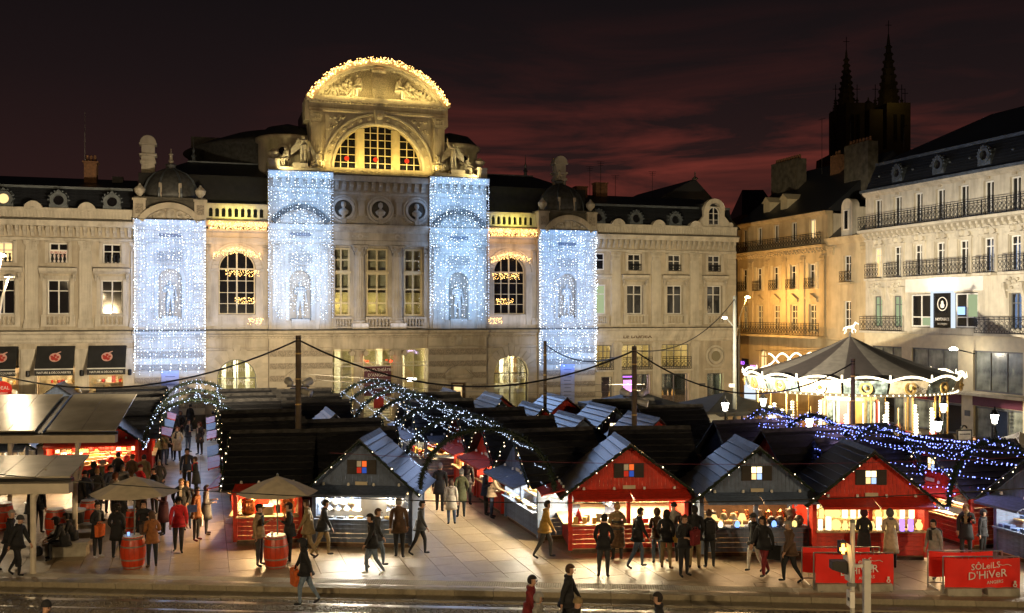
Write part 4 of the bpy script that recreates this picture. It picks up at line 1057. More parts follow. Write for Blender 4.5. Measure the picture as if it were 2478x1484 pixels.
    for sx in (-1,1):   # triangular spandrel panels with foliage, pilasters
        q = C+sx*3.75
        pts = [(q,21.55),(q-sx*2.0,21.55),(q,19.3)] if sx < 0 else [(q,21.55),(q,19.3),(q-sx*2.0,21.55)]
        pts = [(q,21.6),(C+sx*3.72,19.6),(C+sx*2.1,21.6)]
        if sx > 0: pts = pts[::-1]
        MB().prism(pts, Y-.07, Y+.01).build('spandrel', M['stone'], P)
        m = MB(); rr = random.Random(4)
        for k in range(22):
            u = rr.random(); v = rr.random()*(1-u); px = q-sx*(.12+u*1.2); pz = 21.45-v*1.5; m.ball((px,Y-.1,pz), rr.uniform(.05,.12), 6, 4)
        m.build('spandrel_relief', M['statue'], P)
        pilaster(P, C+sx*4.35, 17.95, 21.75, .74, Y, .75, .3, d=.2)
    cornice(P, 11.42, 21.18, [(.1,21.76),(.16,21.84),(.16,22.0),(.06,22.05),(.06,22.35),(.2,22.42),(.26,22.5)], 'entablature', y=Y)
    MB().box(11.42,Y+.02,21.76,21.18,3,22.5).build('gable_lintel', M['stone'], P)
    row(P, 'dentil', box_mesh(.14,.12,.11), 'stone', 11.5, 21.1, 38, Y-.22, 22.36)
    cornice(P, 11.2, 21.4, [(.3,22.5),(.5,22.56),(.56,22.68),(.6,22.78)], y=Y)
    RR = 5.72; zc = 25.56-RR
    ah = math.asin(5.0/RR)
    MB().ring(C, zc, RR-.62, RR-.42, Y-.35, 2.6, math.pi/2-ah, math.pi/2+ah, 48).build('pediment_moulding', M['stone_pale'], P)
    MB().ring(C, zc, RR-.42, RR, Y-.6, 2.6, math.pi/2-ah, math.pi/2+ah, 48).build('pediment_arch', M['stone'], P)
    seg = [(C+(RR-.6)*math.cos(a), zc+(RR-.6)*math.sin(a)) for a in [math.pi/2-ah+2*ah*k/30 for k in range(31)]]
    MB().prism(seg, Y+.1, 2.5).build('tympanum', M['stone_rough'], P)
    for k in range(40):
        a = math.pi/2-ah+2*ah*(k+.5)/40; me = box_mesh(.12,.10,.12)
        put('dentil', me, M['stone'], P, (C+(RR-.70)*math.cos(a), Y-.15, zc+(RR-.70)*math.sin(a)), (0,-(a-math.pi/2),0))
    # tympanum sculpture: cartouche, two seated figures, reliefs
    MB().prism([(C-.42,22.8),(C+.42,22.8),(C+.55,23.6),(C+.5,24.6),(C-.5,24.6),(C-.55,23.6)], Y-.45, Y+.2).box(C-.3,Y-.52,23.1,C+.3,Y-.44,24.3).build('cartouche', M['stone_rough'], P)
    MB().lathe([(.5,0),(.55,.15),(.42,.2),(.5,.3),(.36,.45)], 12, (C,Y-.3,24.62), sy=.6).build('cartouche_crown', M['statue'], P)
    for sx in (-1,1):
        stone_figure(P, 'sit', (C+sx*1.25, Y-.1, 22.83), rz=R(sx*58), scale=1.28, bulk=1.3, m='stone_pale'); stone_figure(P, 'recline', (C+sx*1.75, Y-.02, 22.6), rz=(R(10) if sx < 0 else R(165)), scale=1.05, bulk=1.25, m='stone_pale')
        m = MB(); rr = random.Random(12)
        m.box(C+(1.9 if sx>0 else -4.1),Y+.05,22.8,C+(4.1 if sx>0 else -1.9),Y+.09,22.95)
        for k in range(34):
            u = rr.random(); m.ball((C+sx*(1.9+u*2.2), Y+.02, 22.95+rr.random()*1.25*(1-u*.85)), rr.uniform(.08,.2), 6, 4)
        for k in range(8): m.cbox((C+sx*(2.2+k*.22), Y-.02, 23.2+.05*(k%3)), (.5,.12,.1), Matrix.Rotation(R(20+17*k), 3, 'Y'))
        m.build('tympanum_relief', M['statue'], P)
        lamp('pediment_light', 'AREA', (C+sx*2.2, Y-1.0, 22.86), 70, (1.0,.74,.24), P, 3.4, size_y=.15, rot=(R(142),0,0))
    for x0, x1, yy in ((13.2,19.4,-.75),(5.0,8.3,-.35),(24.3,27.6,-.35)): lamp('ledge_fill', 'AREA', ((x0+x1)/2, yy, 6.72), (3.5 if x0 == 13.2 else 7)*(x1-x0), (.55,.66,1.0), P, x1-x0, size_y=.12, rot=(R(168),0,0))  # uplights added without any fixture, to model columns and bays from below
    lamp('gable_light', 'AREA', (C, Y-1.0, 17.95), 210, (1.0,.70,.20), P, 8.2, size_y=.25, rot=(R(150),0,0))
    lamp('lunette_light', 'AREA', (C, Y+.26, 18.02), 40, (1.0,.82,.36), P, 5.6, size_y=.12, rot=(R(180),0,0))
    # side brace, drums and roofs behind the gable
    for sx in (-1,1):
        MB().prism_x([(1.0,21.2),(3.0,21.2),(3.0,22.7),(1.0,22.7)], C+sx*4.95-.15, C+sx*4.95+.15).build('gable_side', M['stone'], P)
        d = MB(); d.smooth = True; d.lathe([(2.1,17.3),(2.1,19.9),(2.3,20.0),(2.3,20.25),(2.2,20.3)], 28, (C+sx*6.0,4.2,0)); d.build('stair_drum', M['stone'], P)
        MB().lathe([(2.2,0),(1.5,.7),(0,1.1)], 20, (C+sx*6.0,4.2,20.3)).build('drum_roof', M['slate'], P)
        MB().ring(C+sx*6.55, 19.1, .28, .46, 2.02, 2.2, 0, 2*math.pi, 16).build('oculus', M['stone'], P)
        MB().ring(C+sx*6.55, 19.1, 0, .28, 2.08, 2.12, 0, 2*math.pi, 16).build('oculus_pane', M['pane_dark'], P)
    d = MB(); d.smooth = True; d.lathe([(9.0,14),(9.0,20.0),(9.4,20.2),(8.4,20.7)], 64, (C-4.0,13,0)); d.build('auditorium_drum', M['lead'], P)
    MB().lathe([(8.4,20.7),(6,21.6),(3,22.1),(0,22.3)], 48, (C-4.0,13,0)).build('auditorium_roof', M['lead'], P)
    MB().box(3.5,14,14,14,26,21.8).build('stage_house', M['lead'], P)
    MB().box(C-4.6,2.6,17,C+4.6,12,23.2).build('stage_roof', M['slate'], P)
    MB().box(.3,1.5,13.9,32.3,12,17.1).build('roof_core', M['dark_room'], P)
    MB().box(.2,3,6.3,32.4,14,13.9).build('body', M['stone'], P); MB().box(.2,8.1,0,32.4,14,6.29).build('body', M['stone'], P)
    # --- gold lights along the arch and in the bays, white light curtains
    rr = random.Random(21)
    m = MB()
    for k in range(480):
        a = math.pi/2-ah*1.0+2*ah*rr.random(); q = RR-.30+rr.random()*.42; m.bulb((C+q*math.cos(a), Y-.68-rr.random()*.1, zc+q*math.sin(a)), .030 if k % 4 else .042)
    g = tag(m.build('arch_light_garland', M['led_gold'], None), 'golden light garland along the curved top of the theatre gable', 'light garland')
    g.location = T0; g.rotation_euler = (0,0,GA); g['kind'] = 'thing'
    for k in range(9):
        a = math.pi/2-ah*.95+2*ah*.95*k/8; lamp('garland_glow', 'POINT', (C+(RR+.15)*math.cos(a), Y-.85, zc+(RR+.15)*math.sin(a)), 15, (1.0,.46,.10), g, .3)
    for x0, x1, nm in ((4.57,8.67,'left'),(flip(8.67),flip(4.57),'right')):
        cx = (x0+x1)/2
        for kind, zs in (('frieze',(13.35,13.85)),('window',None)):
            m = MB()
            if zs:
                for k in range(230): m.bulb((x0+.15+rr.random()*(x1-x0-.3), .0-rr.random()*.12, zs[0]+rr.random()**1.3*(zs[1]-zs[0])), .024)
                lb = f'band of golden lights under the balustrade of the {nm} arched bay'
            else:
                for k in range(150):
                    u = rr.uniform(-1.55,1.55); m.bulb((cx+u, .28, 12.15-.25*abs(u)-rr.random()**1.5*.42), .022)
                for zc2, w, xo, n in ((10.6,1.1,.35,90),(8.75,.7,.5,60),(7.35,.5,1.2,45)):
                    for k in range(n): m.bulb((cx+xo*(1 if x0<C else -1)+rr.uniform(-w,w), .26, zc2-rr.random()**1.4*.42), .022)
                lb = f'golden light swags hung across the {nm} tall arched window'
            o = tag(m.build('light_swag', M['led_gold'], None), lb, 'light swag', 'golden light swags on the theatre'); o.location = T0; o.rotation_euler = (0,0,GA)
            if zs: lamp('swag_glow', 'AREA', (cx,.02,13.6), 22, (1.0,.46,.12), o, 3.8, size_y=.3, rot=(R(90),0,0))
            else: lamp('swag_glow', 'AREA', (cx,-.1,12.0), 16, (1.0,.58,.26), o, 3.0, size_y=.3, rot=(R(90),0,0))
    for x0, x1, z0, z1, yy, lb in ((.18,4.55,3.65,13.82,-.58,'white light curtain over the far left pavilion of the theatre'),(8.62,12.9,7.1,17.3,-1.05,'tall white light curtain over the pavilion left of the big gable'),
                                   (flip(12.9),flip(8.62),7.1,17.3,-1.05,'tall white light curtain over the pavilion right of the big gable'),(flip(4.55),flip(.18),3.55,13.82,-.58,'white light curtain over the far right pavilion of the theatre')):
        E = empty('light_curtain', T0, GA, lb, 'light curtain', 'light curtains on the theatre pavilions')
        MB().tube([(x0,yy,z1),(x1,yy,z1)], .02, 5).build('top_rail', M['steel'], E)
        m = MB(); x = x0; w = MB()
        while x < x1:
            z = z1-rr.random()*.22; zend = z0 + (rr.random()**2)*1.3; dim = rr.random(); gap = rr.uniform(z0,z1); gl = rr.uniform(.0,.9)*(rr.random() < .45)
            w.box(x-.004, yy-.004, zend, x+.004, yy+.004, z1)
            while z > zend:
                m.mi = 1 if rr.random() < .22+.4*dim else 0
                if rr.random() > .22 and not gap < z < gap+gl: m.bulb((x+rr.uniform(-.05,.05)+.03*math.sin(z*2.1+dim*6), yy+rr.uniform(-.10,.06), z), rr.choice((.018,.024,.034)))
                z -= rr.uniform(.13,.26)
            x += rr.uniform(.13,.21)
        for xe in (x0, x1):                       # the side returns
            for q in range(1,3):
                z = z1
                while z > z0+.3:
                    m.bulb((xe, yy+q*.2, z), .027); z -= rr.uniform(.16,.26)
        m.mi = 0; stuff(m.build('bulbs', [M['led_white'], M['led_dim']], E)); stuff(w.build('wires', M['white_plastic'], E))
        cz = (z0+z1)/2
        lamp('curtain_glow', 'AREA', ((x0+x1)/2, yy+.05, cz), (380 if z1 > 15 else 330), ((.20,.45,1.0) if z1 > 15 else (.10,.36,1.0)), E, x1-x0, size_y=z1-z0, rot=(R(90),0,0))
        lamp('curtain_glow', 'AREA', ((x0+x1)/2, yy-.06, cz), 620, (.34,.54,1.0), E, x1-x0, size_y=z1-z0, rot=(R(-90),0,0))
    return P
THEATRE = build_theatre()
for o in THEATRE.children:
    if 'relief' in o.name: stuff(o)          # carved foliage, too fine to pick apart
# ------------------------------------------------------------------ the neighbouring buildings
def upper_floors(P, x0, x1, bays, pils, zinc_x, iron=False, fluted=True, lit=(), sign=None, dormers=None, bumps=(), y=.25, quoin=()):
    """two storeys of windows between giant pilasters, console cornice, parapet, mansard"""
    hs = [(b-.66,b+.66,7.62,9.85,0) for b in bays] + [(b-.56,b+.56,10.95,12.22,0) for b in bays]
    hs = [h for h in hs if h[1] > x0 and h[0] < x1]
    wall_holes(P, x0, x1, 6.5, 13.4, y, y+.7, hs)
    MB().box(x0,y+.6,6.5,x1,y+.66,13.4).build('room_dark', M['dark_room'], P)
    for i, b in enumerate(bays):
        window(P, b-.66, b+.66, 7.62, 9.85, y+.28, 2, (.68,), 'white_paint', 'pane_dark', .085)
        window(P, b-.56, b+.56, 10.95, 12.22, y+.28, 2, (.6,), 'white_paint', ('pane_lit' if i in lit else 'pane_dark'), .085)
        MB().box(b-.92,y-.06,7.6,b-.68,y,10.1).box(b+.68,y-.06,7.6,b+.92,y,10.1).box(b-.92,y-.06,9.87,b+.92,y,10.1).build('window_surround', M['stone_pale'], P)
        MB().box(b-.78,y-.05,10.9,b-.58,y,12.4).box(b+.58,y-.05,10.9,b+.78,y,12.4).box(b-.78,y-.05,12.24,b+.78,y,12.4).build('window_surround', M['stone_pale'], P)
        cornice(P, b-1.12, b+1.12, [(.05,10.25),(.16,10.34),(.28,10.42),(.32,10.52),(.32,10.60)], 'window_hood', 'stone_pale', y)
        MB().box(b-1.12,y-.33,10.605,b+1.12,y,10.64).build('hood_top', M['stone_grime_shade'], P)
        for sx in (-1,1): put('console', console_mesh(.16,.26,.5), M['stone_pale'], P, (b+sx*.95, y, 9.75))
        balustrade(P, b-1.0, b+1.0, 6.85, 7.6, y-.05, 5, .32, 'stone_pale')
        if iron: put('balcony_rail', railing_mesh(1.1,.5,.28), M['iron'], P, (b-.55,y+.05,10.93))
        else:
            for sx in (-.3,-.1,.1,.3): put('baluster', baluster_mesh(.55), M['black_plastic'], P, (b+sx*1.2, y+.1, 10.96))
    for x in pils: pilaster(P, x, 6.75, 12.35, .74, y, .62, .55, fluted, 'stone_pale', .14)
    cornice(P, x0, x1, [(.08,12.36),(.14,12.42),(.14,12.52),(.05,12.56)], 'architrave', 'stone_pale', y)
    n = int((x1-x0)/.44)
    row(P, 'console', console_mesh(.2,.36,.62), 'stone_pale', x0+.05, x1-.05, n, y, 12.64)
    cornice(P, x0, x1, [(.4,13.27),(.46,13.36),(.52,13.48),(.58,13.62)], 'cornice', 'stone_pale', y)
    MB().box(x0,y-.6,13.625,x1,y+.7,13.70).build('cornice_top', M['stone_grime_shade'], P)
    MB().box(x0,y-.2,13.70,x1,y+.1,14.32).build('parapet', M['stone_pale'], P)
    row(P, 'parapet_rib', box_mesh(.07,.06,.42), 'stone_pale', x0, x1, int((x1-x0)/.2), y-.22, 13.8)
    MB().box(x0,y-.26,14.32,x1,y+.16,14.44).build('parapet_coping', M['stone_pale'], P)
    for b in bumps: MB().ring(b, 14.3, .2, .55, y-.3, y+.2, 0, math.pi, 14).ring(b, 14.3, 0, .2, y-.2, y+.1, 0, math.pi, 8).build('parapet_shell', M['stone_pale'], P)
    for q0, q1 in quoin:
        for k in range(14): MB().box(q0,y-.06,6.75+k*.4,q1,y,6.75+k*.4+.37).build('quoin', M['stone_block'], P)
def mansard(P, x0, x1, y, z0, z1, ridge, yr, courses=7):
    slate_courses(P, x0, x1, y, z0, y+.7, z1, courses)
    MB().box(x0,y+.55,z1,x1,y+1.0,z1+.16).build('mansard_flashing', M['zinc'], P)
    return MB()._add([(x0,y+.9,z1+.1),(x1,y+.9,z1+.1),(x1,yr,ridge),(x0,yr,ridge),(x0,2*yr-y,z1),(x1,2*yr-y,z1)], [(0,1,2,3),(3,2,5,4),(0,3,4),(1,5,2)]).build('roof', M['slate'], P)
def build_left_wing():
    P = empty('corner_building', T0, GA, 'long pale stone building with black shop awnings left of the theatre', 'building')
    bays = [-12.1,-8.25,-4.45,-1.25+.02]; x0, x1 = -16.0, .1
    bays = [-11.0,-7.65,-4.45,-1.25]
    upper_floors(P, x0, x1, bays, [-9.3,-6.02,-2.83,-.02+.3], 0, lit=(1,), bumps=[-5.9,-2.75,-9.0], y=.25)
    s = MB().box(-4.95,.42,10.98,-3.95,.46,11.78).build('letting_sign', M['print_white'], P)
    lettering('lettering', 'BUREAUX', .22, M['print_red'], s, (-4.45,.41,11.6)); lettering('lettering', 'A LOUER', .22, M['print_red'], s, (-4.45,.41,11.38)); lettering('lettering', '06 86 39 56 42', .11, M['print_red'], s, (-4.45,.41,11.15))
    for i, b in enumerate(bays): dormer_oval(P, b, .45, 14.3, .92, lit=(i == 1))
    mansard(P, x0, x1-.1, .55, 14.3, 15.8, 17.1, 6.0)
    MB().box(-3.35,4.2,16.3,-2.55,5.2,18.0).box(-3.45,4.1,18.0,-2.45,5.3,18.12).build('chimney', M['brick'], P)
    for q in (-3.2,-2.95,-2.7): MB().lathe([(.11,0),(.09,.45)], 8, (q,4.7,18.12)).build('chimney_pot', M['brick'], P)
    MB().tube([(-3.3,4.3,18),(-3.3,4.3,21.5)], .02, 5).build('antenna', M['steel'], P)
    MB().box(-1.6,4.8,16.3,-.9,5.6,17.2).build('chimney', M['slate'], P)
    cornice(P, x0, x1, [(.04,5.75),(.1,5.85),(.1,5.95),(.2,6.1),(.26,6.3),(.4,6.4),(.44,6.52)], 'string_course', 'stone_pale', .25)
    MB().box(x0,-.2,6.525,x1,.6,6.60).build('string_top', M['stone_grime_shade'], P)
    # shops: three openings with deep black awnings
    shops = [(-8.6,-6.75),(-5.72,-3.42),(-2.68,-.32)]
    wall_holes(P, x0, x1, 0, 6.3, .25, .75, [(a,b,0,5.55,0) for a, b in shops])
    for i, (a, b) in enumerate(shops):
        room(P, a-.4, b+.4, .75, 4.2, 0, 4.2, 'hut_inside')
        MB().box(a,.3,5.5,b,.4,5.56).build('shop_lintel', M['grey_paint'], P)
        aw = MB()._add([(a+.03,.2,5.6),(b-.03,.2,5.6),(b-.03,-.85,4.17),(a+.03,-.85,4.17),(a+.03,.23,5.6),(b-.03,.23,5.6),(b-.03,-.82,4.15),(a+.03,-.82,4.15)], [(3,2,1,0),(4,5,6,7),(0,4,7,3),(1,2,6,5)]).build('awning', M['tent_black'], P)
        MB().box(a+.03,-.9,4.13,b-.03,-.80,4.2).build('awning_bar', M['pale_steel'], aw)
        MB().box(a+.03,-.87,3.76,b-.03,-.85,4.13).build('awning_valance', M['tent_black'], aw)
        lettering('lettering', 'NATURE & DÉCOUVERTES', .175, M['print_white'], aw, ((a+b)/2, -.885, 3.94), spacing=.95)
        tl = math.atan2(1.05, 1.43); nrm = Vector((0,-1.43,1.05)).normalized()*.012
        c = Vector(((a+b)/2, -.33, 4.88)) + nrm
        lg = MB(); lg.ring(0, 0, 0, .34, -.004, .004, 0, 2*math.pi, 20); lg.build('logo', M['print_pink'], aw, c, (-(tl),0,0))
        l2 = MB(); rr = random.Random(2)
        for x, z, w in ((-.1,-.08,.15),(.08,-.16,.11),(.16,.02,.09),(-.2,.06,.08),(.0,.14,.1)): l2.ring(x, z, 0, w, -.010, -.004, 0, 2*math.pi, 7)
        l2.build('logo_print', M['print_red'], aw, c, (-(tl),0,0))
        l3 = MB(); l3.cbox((.2,-.005,.36),(.28,.008,.07), Matrix.Rotation(R(-30),3,'Y')); l3.build('logo_stalk', M['print_pink'], aw, c, (-(tl),0,0))
        window(P, a+.05, b-.05, .3, 3.9, .5, 1, (), 'counter_wood', 'glass', .07, 'shop_window')
        # shop stock on shelves
        rr = random.Random(i+40)
        for z in (.9,1.6,2.3,3.0):
            sh = MB().box(a+.1,3.2,z-.04,b-.1,3.7,z).build('shelf', M['counter_wood'], P)
            x = a+.2
            while x < b-.25:
                w = rr.uniform(.12,.3); h = rr.uniform(.15,.5)
                if rr.random() < .5: put('ware', box_mesh(round(w*.85,1)+.05,.2,round(h,1)+.05), M[rr.choice(('box_red','box_gold','cloth_white','box_blue','box_brown','jar'))], sh, (x+w/2,3.4,z))
                else: put('ware', cached(('wareball',round(w,1)), lambda: MB().ball((0,0,.12),.12,8,6).mesh('ware')), M[rr.choice(('cloth_white','box_red','box_gold','glow_pale'))], sh, (x+w/2,3.4,z))
                x += w
        lamp('shop_light', 'POINT', ((a+b)/2, 1.6, 3.7), 260, (1.0,.72,.40), P, .25)
        if i == 0:
            d = MB().ring((a+b)/2-.05, 2.85, 0, .55, .44, .46, 0, 2*math.pi, 24).build('window_sticker', M['banner_red'], P)
            lettering('lettering', 'IDEAL', .3, M['print_white'], d, ((a+b)/2-.05,.43,2.95)); lettering('lettering', 'cadeaux', .18, M['print_white'], d, ((a+b)/2-.05,.43,2.65), shear=.2)
    for x in (-6.2,-3.05,-9.6,-.15):
        MB().box(x-.42,.12,.0,x+.42,.25,5.4).box(x-.3,.08,1.0,x+.3,.12,5.0).build('pier', M['stone_pale'], P)
        w = MB().lathe([(.07,-.2),(.12,-.16),(.12,.16),(.07,.2)], 8, (x,-.02,3.85)).build('wall_light', M['iron'], P)
        lamp('wall_glow', 'SPOT', (x,-.06,4.02), 34, (1.0,.70,.30), P, .05, aim=(x,.10,6.2), spot=100, blend=.9); lamp('wall_glow', 'SPOT', (x,-.06,3.66), 24, (1.0,.70,.30), P, .05, aim=(x,.10,1.5), spot=100, blend=.9)
    MB().box(x0,.95,4.3,x1-.02,12,13.6).build('body', M['stone'], P); MB().box(x0,4.3,0,x1-.02,12,4.29).build('body', M['stone'], P)
build_left_wing()
def build_right_wing():
    P = empty('corner_building', T0, GA, 'stone corner building with the restaurant sign right of the theatre', 'building')
    x0, x1 = 32.52, 44.5
    bays = [32.85,35.86,39.22,42.64]
    upper_floors(P, x0, x1, bays[1:], [34.23,37.59,40.85], 0, iron=True, fluted=False, bumps=[34.4,37.75,40.9], quoin=((41.0,41.5),(43.75,44.5)))
    window(P, 32.6, 33.4, 7.62, 9.85, .24, 1, (.68,), 'white_paint', 'pane_green', .085); window(P, 32.6, 33.3, 10.95, 12.22, .24, 1, (.6,), 'white_paint', 'pane_dark', .085)
    balustrade(P, 32.55, 33.6, 6.85, 7.6, .15, 4, .2, 'stone_pale'); cornice(P, 32.52, 33.9, [(.05,10.25),(.16,10.34),(.28,10.42),(.32,10.60)], 'window_hood', 'stone_pale', .25)
    for b in (32.9,36.0,39.3): dormer_oval(P, b, .45, 14.25, .92)
    mansard(P, x0, x1, .55, 14.3, 15.9, 17.3, 6.0)
    # large arched stone dormer at the corner
    b = 42.6
    wall_holes(P, b-.9, b+.9, 14.44, 16.0, .2, .5, [(b-.48,b+.48,14.6,15.55,.48)], 'stone_dormer', 'stone_pale')
    arch_window(P, b, .46, 14.6, 15.55, .38, 2, (15.0,15.5), 'white_paint', 'pane_dark', .06)
    MB().ring(b, 15.75, .55, .9, .1, .6, 0, math.pi, 16).build('dormer_arch', M['stone_pale'], P)
    for sx in (-1,1):
        MB().prism([(b+sx*.9,14.44),(b+sx*1.7,14.44),(b+sx*.9,15.3)][::(1 if sx > 0 else -1)], .22, .48).ring(b+sx*1.45,14.62,.05,.2,.15,.5,0,2*math.pi,12).build('dormer_scroll', M['stone_pale'], P)
    MB().box(b-.85,.5,14.4,b+.85,2.5,16.3).build('dormer_body', M['slate'], P)
    cornice(P, x0, x1, [(.04,5.55),(.1,5.65),(.1,5.75),(.24,6.1),(.30,6.35),(.42,6.45),(.46,6.56)], 'string_course', 'stone_pale', .25)
    MB().box(x0,-.22,6.565,x1,.6,6.63).build('string_top', M['stone_grime_shade'], P)
    lettering('restaurant_sign', 'Le DUPleX', .52, M['wood_dark'], P, (36.0,.08,5.95), ext=.03)
    ops = [(32.7,34.0),(34.75,37.2),(38.05,40.5)]
    up = [(a,b,3.55,5.3,0) for a, b in ops]; lo = [(33.1,34.0,.4,2.9,0),(34.85,37.1,.3,3.05,0),(38.1,40.4,.3,3.05,0),(42.0,43.4,1.1,3.0,0)]
    wall_holes(P, x0, x1, 0, 6.5, .25, .8, up + lo)
    for i, (a, b) in enumerate(ops):
        window(P, a, b, 3.55, 5.3, .55, 4, (.72,), 'grey_paint', 'glass', .06)
        put('balcony_rail', railing_mesh(b-a,.95,.3), M['iron'], P, (a,.02,3.4)); MB().box(a-.1,-.1,3.28,b+.1,.25,3.4).build('balcony_slab', M['stone_pale'], P)
    room(P, x0+.1, 41.0, .8, 5, 3.2, 5.6, 'hall', 'dining_room')
    for q in (33.5,36.0,39.2): lamp('room_light', 'POINT', (q,2.0,5.0), 80, (1.0,.70,.32), P, .3)
    room(P, x0+.1, 44.0, .8, 5, 0, 3.15, 'dark_room', 'bar_room')
    rr = random.Random(6)
    for a, b, z0, z1, _ in lo:
        window(P, a, b, z0, z1, .55, 1 if b-a < 1.5 else 2, (), 'grey_paint', 'glass', .07, 'shop_window')
    for k in range(22):
        x = rr.uniform(33.2,40.2); put('bar_bottle', cached(('bott',), lambda: MB().lathe([(.07,0),(.07,.25),(.025,.34),(.025,.45)],6).mesh('bottle')), M[rr.choice(('jar','box_red','box_gold','pot_dark'))], P, (x,2.2,1.2))
    MB().box(33,2.0,0,41,2.4,1.2).build('bar_counter', M['wood_dark'], P)
    MB().box(38.3,3.2,.2,39.3,3.25,2.8).build('red_curtain', M['banner_red'], P); MB().box(36.2,3.2,1.0,36.9,3.24,2.4).build('lit_panel', M['neon_pink'], P)
    MB().box(35.0,2.6,2.65,36.8,2.7,2.75).build('neon_strip', M['neon_violet'], P)
    for q, c, w in ((33.6,(1.0,.75,.42),80),(36.0,(1.0,.60,.75),110),(39.3,(1.0,.62,.36),130),(42.7,(.85,1.0,.5),100)): lamp('room_light', 'POINT', (q,1.7,2.5), w, c, P, .25)
    for q in (34.38,37.62,40.9): MB().box(q-.33,.12,.0,q+.33,.25,5.5).box(q-.4,.06,5.1,q+.4,.25,5.4).build('pier', M['stone_pale'], P)
    o = MB().ring(42.7, 4.35, .42, .62, .1, .26, 0, 2*math.pi, 24).ring(42.7, 4.35, .7, .85, .16, .26, 0, 2*math.pi, 24).box(41.75,.16,3.3,43.65,.2,3.38).build('round_window', M['stone_pale'], P)
    MB().ring(42.7, 4.35, 0, .42, .19, .21, 0, 2*math.pi, 20).build('pane', M['pane_dim'], o)
    MB().box(41.3,.18,2.0,41.8,.22,2.25).build('street_plate', M['grey_paint'], P)
    MB().box(x0,.85,6.5,x1-.05,12,13.6).build('body', M['stone'], P)
    MB().box(x0,5.05,0,x1-.05,12,6.5).build('body', M['stone'], P)
    # chimneys, antennas and the pointed roof behind
    for q, w, z1, yy in ((33.2,.9,17.7,4.5),(35.3,1.0,18.2,5.5),(31.6,.8,17.9,6)): MB().box(q-w/2,yy,15.5,q+w/2,yy+.8,z1).box(q-w/2-.06,yy-.06,z1,q+w/2+.06,yy+.86,z1+.1).build('chimney', M['brick'], P)
    for q, zz, yy in ((33.9,19.4,4.6),(35.0,19.9,5),(36.7,19.0,6),(40.5,19.6,7)):
        m = MB().tube([(q,yy,16.6),(q,yy,zz)], .02, 4)
        for k in range(3): m.tube([(q-.35+.06*k,yy,zz-.15*k),(q+.35-.06*k,yy,zz-.15*k)], .012, 4)
        m.build('antenna', M['iron'], P)
    MB()._add([(36.5,8,15),(49.5,8,15),(45.0,8,19.3),(36.5,20,15),(49.5,20,15),(45.0,20,19.3)], [(0,1,2),(0,2,5,3),(1,4,5,2)]).build('rear_roof', M['slate'], P)
    MB().lathe([(.12,0),(.3,.12),(.06,.3),(.05,.7)], 8, (45.0,8,19.2)).build('roof_finial', M['lead'], P)
build_right_wing()
